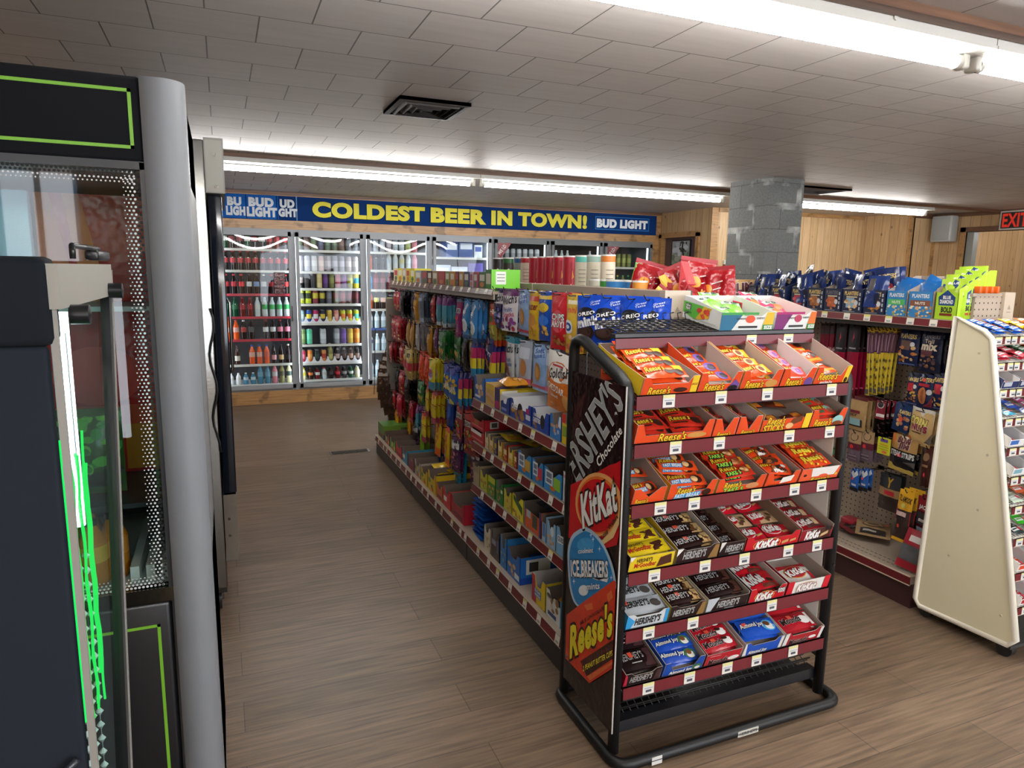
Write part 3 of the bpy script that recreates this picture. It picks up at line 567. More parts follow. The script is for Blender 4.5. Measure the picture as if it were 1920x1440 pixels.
scallop(xa, xa+PA-.09, .93, 'white scalloped tray holding slim cans on the fifth shelf, second door'); scallop(xa, xa+PA-.09, .445, 'white scalloped tray holding bottles on the seventh shelf, second door')
# cartons behind the fourth door
dn = 'fourth cooler door'
for ri, (z, items) in enumerate(((1.755, [('#3d5f9e', .16, .2), ('#2f5596', .2, .22), ('#dfe4ea', .11, .17)]), (1.42, [('#c9cfe0', .26, .24), ('#d6dbe6', .22, .22), ('#5a4a9a', .2, .27)]), (1.08, [('#aeb9cf', .3, .24), ('#c9d0dd', .3, .24)]))):
    x = CX0+4*PA+.05; shelf(x-.02, x+PA-.07, z, par=CA)
    if ri == 0: x += .2
    for c, w_, h_ in items:
        fr = [('r', .06, .1, .94, .4, '#e4e0ea')] if c == '#5a4a9a' else [('r', .1, .5, .9, .85, '#e6ebf2' if c != '#dfe4ea' else '#4a5fa6')]
        o = put(carton('drink_case', w_, .3, h_, c, fr), 'drink_case', None, (x+w_/2, YB+.14, z)); x += w_+.012
        tag(o, '%s cardboard drink case on the %s shelf behind the %s' % (cname(c), ORD[ri], dn), 'case', 'drink cases behind the fourth door')
# beer cooler: only its upper shelves show above the crisp cans
BD = {0: 'left beer cooler door', 1: 'middle beer cooler door', 2: 'right beer cooler door'}
for d, rows in ((0, [(1.70, 'silver cans', ['t|#b9bcbf|#8f9296']*4+['t|#cfd1d3|#a5a8ab']*4), (1.38, 'beer bottles', ['l|brown|#c9c4b8|#b3202c']*8)]),
                (1, [(1.66, 'beer bottles', ['l|clear|#b9bcbf|#d9dadb']*4+['', '', '', 'l|clear|#d9a48c|#e2c9b8']), (1.36, 'beer bottles', ['l|brown|#c9b48c|#d9c23c']*8)]),
                (2, [(1.67, 'yellow cans', ['t|#e2c92c|#c9a41e']+['t|#7d8436|#a3a84e']*5), (1.33, 'mixed bottles', ['l|dkred|#5c1420|#4a101a', 'l|cola|#2a2622|#d9cf4a', 'l|teal|#2f5f8c|#d9cf4a', 'l|grn|#c9cf4a|#d9cf4a', 'l|olive|#d9cf6a|#3cae5b', 'b|grn|#3cc45b|#3cae5b'])])):
    for ri, (z, what, lst) in enumerate(rows): drow(0, z, what, lst, ri, dn=BD[d], x0=CX1+d*PB+.05, pitch=.088)
o = put(carton('drink_case', .2, .2, .1, '#e6e0dc', [('r', .05, .1, .95, .9, '#d9694a'), ('e', .5, .5, .25, .3, '#efe6dc')]), 'drink_case', None, (CX1+PB+.52, YB+.14, 1.66)); tag(o, 'small orange and white case beside the bottles in the middle beer door', 'case')
for d, dd in ((0, 'left'), (2, 'right')):
    x = CX1+d*PB+.062; b = B(); b.prism([(x, 1.955), (x+.19, 1.955), (x, 1.70)], YB-.052, YB-.0505, 'y', '#7d2b33:film')
    b.decals(plane((x, YB-.052, 1.70), (.19, 0, 0), (0, 0, .255), (0, -1, 0)), [('t', 'WE I.D.', -.1, .58, .72, .76, '#e2d6d4', {'rot': 52, 'b': .02})], .75, .0008, 1, 1)
    tag(b.build('door_sticker'), 'maroon triangular age check sticker on the %s beer cooler door' % dd, 'sticker')
b = B(); b.box(.56, YB-.054, 1.30, .68, YB-.051, 1.54, '#4a1520:film'); b.decals(plane((.56, YB-.054, 1.30), (.12, 0, 0), (0, 0, .24), (0, -1, 0)), [('t', 'GALAXY', .1, .82, .9, .9, '#c9a0a6'), ('f', .1, .1, .9, .7, ['#8c2a38', '#a8404c', '#6b1a26'], 12, .1)], .5, .0006, 1, 1)
tag(b.build('poster'), 'small dark red poster on the leftmost visible cooler door', 'poster')
# ================================================================ LEFT SIDE: THREE COOLERS
def frontpanel(b, x0, x1, z0, z1, y, key): b.box(x0, y, z0, x1, y+.03, z1, key)
t = thing('display_fridge', 'tall black and silver glass door display fridge with lime outlines', 'fridge', (-.055, 1.75, 0)); FW = 1.1
bb = B()                                        # hollow cabinet: sides, back, roof and machine bay
for bx in ((-FW, .03, .03, -FW+.05, .70, 1.985), (-.055, .03, .03, -.006, .70, 1.985), (-FW, .66, .03, -.006, .70, 1.985), (-FW, .03, 1.80, -.006, .70, 1.985), (-FW, .03, .03, -.006, .70, .80)): bb.box(*bx, '#7d8084:paint')
bb.build('cabinet', t)
b = B(); b.rbox(-FW, -.0, 1.82, -.085, .03, 2.0, '#121317:flat', .01); g = '#74b030:paint'; y = -.0012
for x0, z0, x1, z1 in ((-FW+.03, 1.965, -.105, 1.972), (-FW+.03, 1.848, -.105, 1.855), (-.112, 1.848, -.105, 1.972)): b.box(x0, y, z0, x1, 0, z1, g)
b.build('header_panel', t)
b = B(); b.rbox(-FW, 0, .05, -.095, .03, .80, '#0b0d11:plastic', .012)
for x0, z0, x1, z1 in ((-FW+.03, .735, -.122, .742), (-.129, .1, -.122, .742), (-FW+.03, .1, -.122, .107)): b.box(x0, y, z0, x1, 0, z1, g)
b.build('lower_panel', t)
b = B(); b.box(-FW, -.004, .80, -.085, .03, .835, '#77756c:steel'); b.build('door_sill', t)
b = B(); pts = [(-.088, .03), (-.088, -.006)]+[(-.05+.05*math.sin(a), .042-.05*math.cos(a)) for a in [R(9*q) for q in range(11)]]+[(0, .07), (-.088, .07)]; n = len(pts)
b.prism(pts, .02, 2.0, 'z', '#777a7f:satin'); b.sm = [len(f) == 4 for f in b.f]
b.build('corner_post', t)
b = B(); b.box(-.098, -.002, .835, -.088, .03, 1.82, '#2b2d30:plastic'); b.box(-FW, -.002, 1.805, -.088, .03, 1.822, '#2b2d30:plastic'); b.build('door_gasket', t)
b = B(); b.box(-FW, .006, .835, -.098, .012, 1.806, '#eef6f4:glass'); gp = b.build('glass_door', t)
b = B(); k = '#c9cccc:matte'; kd = '#1b1c1e:matte'
def dot(x, z, r, key):
    n = 6; b.add([(x+r*math.cos(2*PI*i/n), .0045, z+r*math.sin(2*PI*i/n)) for i in range(n)], [tuple(range(n))], key)
for i in range(118):
    z = .84+i*.0082
    for q in range(4): dot(-.1025-q*.0085-(i % 2)*.0042, z, .0034-.0006*q, kd if q < 1 else k)
for i in range(115):
    for q in range(4):
        dot(-.11-i*.0085-(q % 2)*.0042, 1.801-q*.0075, .0034-.0005*q, kd if q < 2 else k); dot(-.11-i*.0085-(q % 2)*.0042, .84+q*.0075, .0032-.0005*q, k)
b.build('dot_border', gp)
b = B(); b.box(-FW+.05, .04, .80, -.055, .66, .815, '#cfd4d4:paint'); b.box(-FW+.05, .645, .815, -.055, .66, 1.80, '#55595c:paint'); b.build('liner', t)
for i, z in enumerate((1.02, 1.5)):
    b = B(); b.box(-FW+.05, .15 if i else .1, z-.012, -.055, .64, z, '#2e3134:paint' if i == 0 else '#aab2b4:paint'); b.build('shelf', t)
b = B(); b.lathe([(.002, 0, '#dff0ff:emit2'), (.011, .001, '#dff0ff:emit2'), (.011, .75, '#dff0ff:emit2'), (.002, .751, '#dff0ff:emit2')], 10, (-.9, .06, .92)); b.build('light_strip', t)
b = B(); b.lathe([(.002, 0, '#eef6ff:emit5'), (.008, .001, '#eef6ff:emit5'), (.008, .8, '#eef6ff:emit5'), (.002, .801, '#eef6ff:emit5')], 8, (-.075, .06, .86)); b.build('light_strip', t)  # strip hidden behind the post, added to brighten the liner
for x in (-.08, -FW+.08):
    for yy in (.1, .62):
        b = B(); b.lathe([(.001, -.012, '#222222:plastic'), (.015, -.012, '#222222:plastic'), (.015, .012, '#222222:plastic'), (.001, .012, '#222222:plastic')], 10, (x, yy, .0155), 'x'); b.build('caster', t)
# its contents and added reflection stand-ins
fx, fy = -.055, 1.75
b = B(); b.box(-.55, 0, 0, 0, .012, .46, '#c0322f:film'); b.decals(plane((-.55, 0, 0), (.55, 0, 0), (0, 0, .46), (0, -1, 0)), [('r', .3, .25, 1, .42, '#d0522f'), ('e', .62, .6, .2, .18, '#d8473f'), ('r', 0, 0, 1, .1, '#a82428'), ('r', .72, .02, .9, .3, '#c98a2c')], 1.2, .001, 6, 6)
tag(b.build('reflection_panel', None, (fx-.06, fy+.40, 1.021)), 'large red product panel standing on the shelf inside the display fridge', 'panel')  # red panel added to imitate a reflection on the door glass
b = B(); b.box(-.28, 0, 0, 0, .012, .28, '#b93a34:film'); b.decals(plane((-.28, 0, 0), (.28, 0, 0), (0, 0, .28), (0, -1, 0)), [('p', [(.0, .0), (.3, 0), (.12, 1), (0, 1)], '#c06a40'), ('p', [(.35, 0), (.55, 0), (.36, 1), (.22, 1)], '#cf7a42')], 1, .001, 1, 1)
tag(b.build('reflection_panel', None, (fx-.1, fy+.40, 1.501)), 'upper red and orange panel inside the display fridge', 'panel')  # second panel, also a made-up reflection on the glass
b = B(); b.rbox(-.19, 0, 0, 0, .03, .28, '#a9cbe0:plastic', .004); tag(b.build('window_reflection', None, (fx-.385, fy+.36, 1.501)), 'pale blue flat box upright on the upper fridge shelf', 'box')  # flat box added in place of a window mirrored in the glass
b = B(); b.box(-.13, 0, 0, 0, .2, .11, '#aab0b3:paint'); tag(b.build('pricing_riser', None, (fx-.62, fy+.2, 1.501)), 'grey riser block under the butter pouches in the fridge', 'riser')
pm = pack('butter_pouch', .085, .12, .02, '#e6d9b0:film', [('r', 0, .8, 1, .95, '#d8b93c'), ('e', .5, .62, .42, .14, '#f0e8d0'), ('t', 'LAND OLAKES', .1, .57, .9, .68, '#b0301f'), ('r', .05, .1, .95, .38, '#7fa63a'), ('r', .05, .38, .95, .45, '#8fc0d0')], wr=.004)
for i, (x, z, rr) in enumerate(((-.475, 1.76, .15), (-.52, 1.75, -.1))):
    tag(put(pm, 'butter_pouch', None, (fx+x-.05, fy+.06+.03*i, z-.01), (0, rr, 0)), 'cream and green dairy pouch hanging at the top left of the display fridge, %s one' % ('right' if i == 0 else 'left'), 'pouch', 'dairy pouches in the display fridge')
for i, (x, yy, l, c) in enumerate(((-.27, .12, '#d9a52c', '#222222:plastic'), (-.23, .16, '#d9872c', '#222222:plastic'), (-.29, .22, '#3c6a34', '#222222:plastic'))):
    tag(put(bottle('juice_bottle', '#c9781c:liquid', l, c, .17, .034), 'juice_bottle', None, (fx+x, fy+yy, .8155)), '%s juice bottle with black cap at the bottom of the display fridge, %s' % (cname(l), ('front', 'right', 'rear')[i]), 'bottle', 'juice bottles in the display fridge')
lp = pack('salad_bag', .15, .22, .06, '#3c5a2c:film', [('f', .05, .3, .95, .95, ['#2f8a34', '#4fae3c', '#276b2c', '#79c24e'], 26, .12), ('f', .1, .05, .9, .4, ['#232b26', '#39453c', '#1b211d'], 14, .13)], wr=.006)
tag(put(lp, 'salad_bag', None, (fx-.27, fy+.2, 1.245)), 'leafy green salad bag standing on the middle shelf of the display fridge', 'bag')
for i in range(3):
    b = B(); b.box(0, 0, 0, .02, .42, .04, '#e6e8e6:plastic'); tag(b.build('shelf_divider', None, (fx-.19+.035*i, fy+.1, .8155)), 'white divider rail on the floor of the display fridge', 'divider', 'divider rails in the display fridge')
# reach-in fridge behind it
t = thing('reach_in_fridge', 'stainless reach-in fridge with a black door behind the display fridge', 'fridge', (0, 3.25, 0))
st = '#8f8e8a:steel'
b = B(); b.rbox(-.75, 0, .13, -.042, 1.0, 2.12, st, .006); b.build('cabinet', t)
b = B(); b.box(-.042, .005, 1.905, .034, .995, 2.13, '#7d7b75:satin'); b.box(-.038, .003, 1.91, .028, .006, 2.12, '#8d8a82:satin')
for z in (1.93, 2.06): b.lathe([(.001, -.003, '#55534e:steel'), (.007, -.003, '#55534e:steel'), (.007, 0, '#55534e:steel')], 8, (0, .004, z), 'y')
b.build('header', t)
b = B(); b.rbox(-.036, .005, .58, .018, .97, 1.895, '#10141d:gloss', .006); d = b.build('door', t)
b = B(); b.tube([(.017, .93, 1.0), (.035, .93, 1.02), (.035, .93, 1.4), (.017, .93, 1.42)], .008, st); b.build('handle', d)
b = B(); b.box(-.04, .003, .26, .014, .99, .575, '#a5a39d:steel')
for z in (.38, .46): b.lathe([(.001, -.003, '#66635c:steel'), (.006, -.003, '#66635c:steel'), (.006, 0, '#66635c:steel')], 8, (-.02, .003, z), 'y')
b.build('kick_plate', t)
b = B(); b.box(-.75, .02, .1, -.045, .98, .13, '#5a5854:steel'); b.build('base_rail', t)
for x in (-.09, -.68):
    for yy in (.08, .92):
        b = B(); b.lathe([(.001, -.02, '#1d1d1d:plastic'), (.05, -.02, '#1d1d1d:plastic'), (.05, .02, '#1d1d1d:plastic'), (.001, .02, '#1d1d1d:plastic')], 14, (x, yy, .05), 'x'); b.box(x-.03, yy-.02, .05, x+.03, yy+.02, .1, '#77746e:steel'); b.build('caster', t)
b = B(); b.tube([(-.05+.012*math.sin(i*.9), -.012, 1.42-.04*i) for i in range(17)], .004, '#1a1a1c:plastic'); b.build('power_cord', t)
# nearest: dark case with a clear end panel
t = thing('display_case', 'dark grey display case with a clear steel framed end panel, nearest left', 'case', (-.2, .985, 0))
b = B(); b.rbox(-.75, -.001, .03, 0, .02, 1.50, '#1f242c:flat', .006); 
b.build('side_panel', t)
b = B(); b.rbox(-.75, -.006, 1.50, .008, .05, 1.608, '#161a20:flat', .01); b.build('top_cap', t)
b = B(); b.rbox(-.13, -.006, .02, -.012, .0, .92, '#14171c:plastic', .003)
b.tube([(-.008, -.012, .95), (-.03, -.014, .93), (-.11, -.014, .93), (-.115, -.014, .2)], .005, '#2d3138:plastic'); b.build('recessed_grip', t)
b = B(); b.box(.006, .0, 1.545, .018, .45, 1.60, '#8d8b83:satin'); b.build('top_rail', t)
b = B(); b.box(.004, .004, .03, .012, .012, 1.55, '#8b8983:satin'); b.build('front_stile', t)
b = B(); P = [(.425, 1.59), (.455, 1.59), (.235, .75), (.05, .03), (.02, .03), (.205, .75)]
b.prism(P, .002, .016, 'x', '#101216:plastic'); b.prism([(.455, 1.59), (.463, 1.59), (.243, .75), (.058, .03), (.05, .03), (.235, .75)], .002, .018, 'x', '#85837c:satin'); b.build('rear_stile', t)
b = B(); b.prism([(.016, 1.545), (.43, 1.545), (.21, .75), (.03, .06), (.016, .06)], .007, .010, 'x', '#eef8f4:acrylic'); b.build('glass_panel', t)
b = B(); b.tube([(.012, .14, 1.607), (.012, .14, 1.625), (.012, .36, 1.625), (.012, .36, 1.607)], .004, '#1a1c1f:plastic'); b.rbox(.004, .28, 1.606, .024, .40, 1.622, '#1a1c1f:plastic', .004); b.build('top_wire', t)
for yy, z in ((.06, 1.535), (.40, 1.555)):
    b = B(); b.lathe([(.001, .0, '#15171a:plastic'), (.013, 0, '#15171a:plastic'), (.013, .022, '#15171a:plastic'), (.001, .024, '#15171a:plastic')], 12, (.017, yy, z), 'x'); b.build('knob', t)
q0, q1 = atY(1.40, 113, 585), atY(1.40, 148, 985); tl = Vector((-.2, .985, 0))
b = B(); b.tube([q0-tl, q1-tl], .011, '#eaf5ff:emit8', 10); b.build('reflection_tube', t)  # glowing tube added to imitate a white reflection on the panel
b = B(); b.box(-.75, -.0, .0, 0, .2, .03, '#22262d:plastic'); b.build('base', t)
rnd = random.Random(5)
for i in range(10):  # glowing streaks added to imitate green reflections on the clear panel
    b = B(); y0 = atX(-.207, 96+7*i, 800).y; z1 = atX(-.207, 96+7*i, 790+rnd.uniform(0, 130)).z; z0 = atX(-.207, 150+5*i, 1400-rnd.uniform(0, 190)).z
    b.tube([(0, .006*math.sin(q*1.1+i)+.003*rnd.uniform(-1, 1), z1+(z0-z1)*q/20) for q in range(21)], .0019 if i % 4 else .0038, '#10d850:emit1.3', 5); o = b.build('reflection_streak', None, (-.2075-.004*(i % 2), y0, 0))
    tag(o, 'glowing green light strand behind the clear panel of the nearest case', 'light strand', 'green light strands in the nearest case')  # strands are stand-ins for green reflections on the clear panel
for i in range(5):  # bead shapes added to imitate sparkles on the clear panel
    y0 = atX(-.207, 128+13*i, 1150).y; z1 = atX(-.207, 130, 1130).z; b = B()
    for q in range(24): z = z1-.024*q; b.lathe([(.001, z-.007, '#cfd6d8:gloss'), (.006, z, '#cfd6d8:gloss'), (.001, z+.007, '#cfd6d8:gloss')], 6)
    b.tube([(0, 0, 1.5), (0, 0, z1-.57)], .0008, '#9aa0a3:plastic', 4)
    tag(b.build('sparkle_string', None, (-.214, y0, 0)), 'hanging string of clear beads behind the clear panel of the nearest case', 'beads', 'clear bead strings in the nearest case')  # bead strings are stand-ins for sparkles on the clear panel
# ================================================================ LEFT GONDOLA
BE, MR, DK = '#a39484:paint', '#6a1c24:plastic', '#241d1c:paint'
GY0, GY1, GX = 2.2, 5.86, 1.555
t = GL = thing('gondola_shelving', 'long beige double sided gondola shelf along the left aisle, full of snacks', 'shelving', (0, 0, 0))
b = B(); b.box(1.19, GY0, 0, 2.01, GY1, .125, DK)
for y in (2.2, 3.42, 4.64): b.box(1.186, y+.005, .002, 1.19, y+1.215, .123, '#2b2321:paint')
b.build('kick_base', t)
b = B(); b.box(1.175, GY0, .125, 2.025, GY1, .165, BE); b.build('base_deck', t)
for i in range(3):
    b = B(); y = GY0+1.22*i; b.box(GX, y+.012, .165, GX+.02, y+1.208, 1.50, 'pegboard'); b.box(GX+.07, y+.012, .165, GX+.09, y+1.208, 1.50, 'pegboard'); b.build('back_panel', t)
    b = B(); b.box(GX-.006, y+.006, 1.495, GX+.1, y+1.214, 1.532, BE); b.build('top_rail', t)
for i, y in enumerate((GY0, 3.42, 4.64, GY1)):
    b = B(); b.box(GX-.012, y-.018, .0, GX+.105, y+.018, 1.535, '#b5a795:paint' if i == 0 else BE)
    if i == 0:
        for q in range(18): b.box(GX-.014, y-.003, .3+.06*q, GX-.0118, y+.003, .33+.06*q, '#2a2522')
        b.decals(plane((GX-.012, y-.018, 1.40), (.117, 0, 0), (0, 0, .1), (0, -1, 0)), [('p', [(.4, .55), (.5, .75), (.6, .55)], '#8b7f70'), ('r', .36, .5, .64, .53, '#8b7f70'), ('r', .38, .3, .62, .34, '#8b7f70')], 1.2, .0006, 1, 1)
    b.build('upright', t)
TAGC = ['#e4e0d2', '#e0dc9c']
def strip(par, x, y0, y1, z, h, tags, tilt=0., key=MR, ends='#a8998a:plastic', nm='price_strip'):
    """price rail along y facing -x, with its tags"""
    b = B(); b.prism([(x, z), (x+.004, z), (x+.004+tilt, z+h), (x+tilt, z+h)], y0, y1, 'y', key)
    b.box(x-.002, y0, z-.002, x+.005, y1, z+.0005, ends); b.box(x-.002+tilt, y0, z+h-.0005, x+.005+tilt, y1, z+h+.002, ends); s = b.build(nm, par)
    for yy in tags:
        b = B(); n = Vector((-h, 0, tilt)).normalized(); yl = random.random() < .45
        P = lambda a, v, q: tuple(Vector((x+tilt*v, yy-.02+.04*a, z+h*v))+n*q)
        b.add([P(0, .04, .0015), P(1, .04, .0015), P(1, .96, .0015), P(0, .96, .0015)], [(0, 3, 2, 1)], TAGC[0])
        if yl: b.add([P(0, .7, .002), P(1, .7, .002), P(1, .97, .002), P(0, .97, .002)], [(0, 3, 2, 1)], '#dcd77c')
        b.add([P(.2, .15, .002), P(.8, .15, .002), P(.8, .38, .002), P(.2, .38, .002)], [(0, 3, 2, 1)], '#9a9aa0')
        b.build('price_tag', s)
    return s
rs = random.Random(3)
for i in range(3):
    y = GY0+1.22*i; strip(t, 1.168, y+.004, y+1.216, .125, .042, [y+.08+q*(1.1/7)+rs.uniform(-.03, .03) for q in range(8)], .006)
SHZ = [.925, .69, .455]
for z in SHZ:
    b = B(); b.box(1.215, GY0+.01, z-.022, GX, 3.41, z, BE); b.prism([(1.23, z-.02), (GX, z-.02), (GX, z-.10)], GY0+.012, GY0+.016, 'y', BE); b.prism([(1.23, z-.02), (GX, z-.02), (GX, z-.10)], 3.404, 3.408, 'y', BE)
    s = b.build('shelf', t); strip(s, 1.205, GY0+.01, 3.41, z-.04, .038, [2.28+q*.16+rs.uniform(-.03, .03) for q in range(7)], .008)
for i in (1, 2):                                   # shallow top shelf over the two far bays
    y = GY0+1.22*i; b = B(); b.box(1.325, y+.006, 1.475, GX, y+1.214, 1.49, BE); b.box(1.33, y+.006, 1.445, 1.34, y+1.214, 1.475, '#8f8578:paint'); s = b.build('shelf', t)
    strip(s, 1.318, y+.006, y+1.214, 1.472, .028, [y+.1+q*.14 for q in range(8)], .012, '#5e3430:plastic')
b = B(); b.box(GX+.1, GY0+.01, 1.405, 2.0, 5.85, 1.425, BE); b.box(2.0, GY0+.01, 1.39, 2.008, 5.85, 1.43, MR); b.build('shelf', t)
b = B(); b.box(GX+.105, GY0-.005, 1.20, 2.0, GY0+.01, 1.40, BE); b.build('end_panel', t)
b = B(); b.box(1.3, GY1+.03, .17, GX, GY1+.05, 1.35, '#8f8b84:paint'); b.box(1.25, GY1+.02, .13, GX, GY1+.06, .25, '#a9a39a:paint'); b.box(1.25, GY1+.012, .02, GX, GY1+.02, .13, MR); b.build('end_panel', t)
def hook(par, y, z, l=.2, s=-1, x=GX):
    b = B(); b.tube([(x, y, z), (x+s*l, y, z), (x+s*(l+.012), y, z+.018)], .0028, '#3a3836:steel', 5); b.box(x, y-.02, z-.012, x-s*.003, y+.02, z+.012, '#3a3836:steel'); return b.build('peg_hook', par)
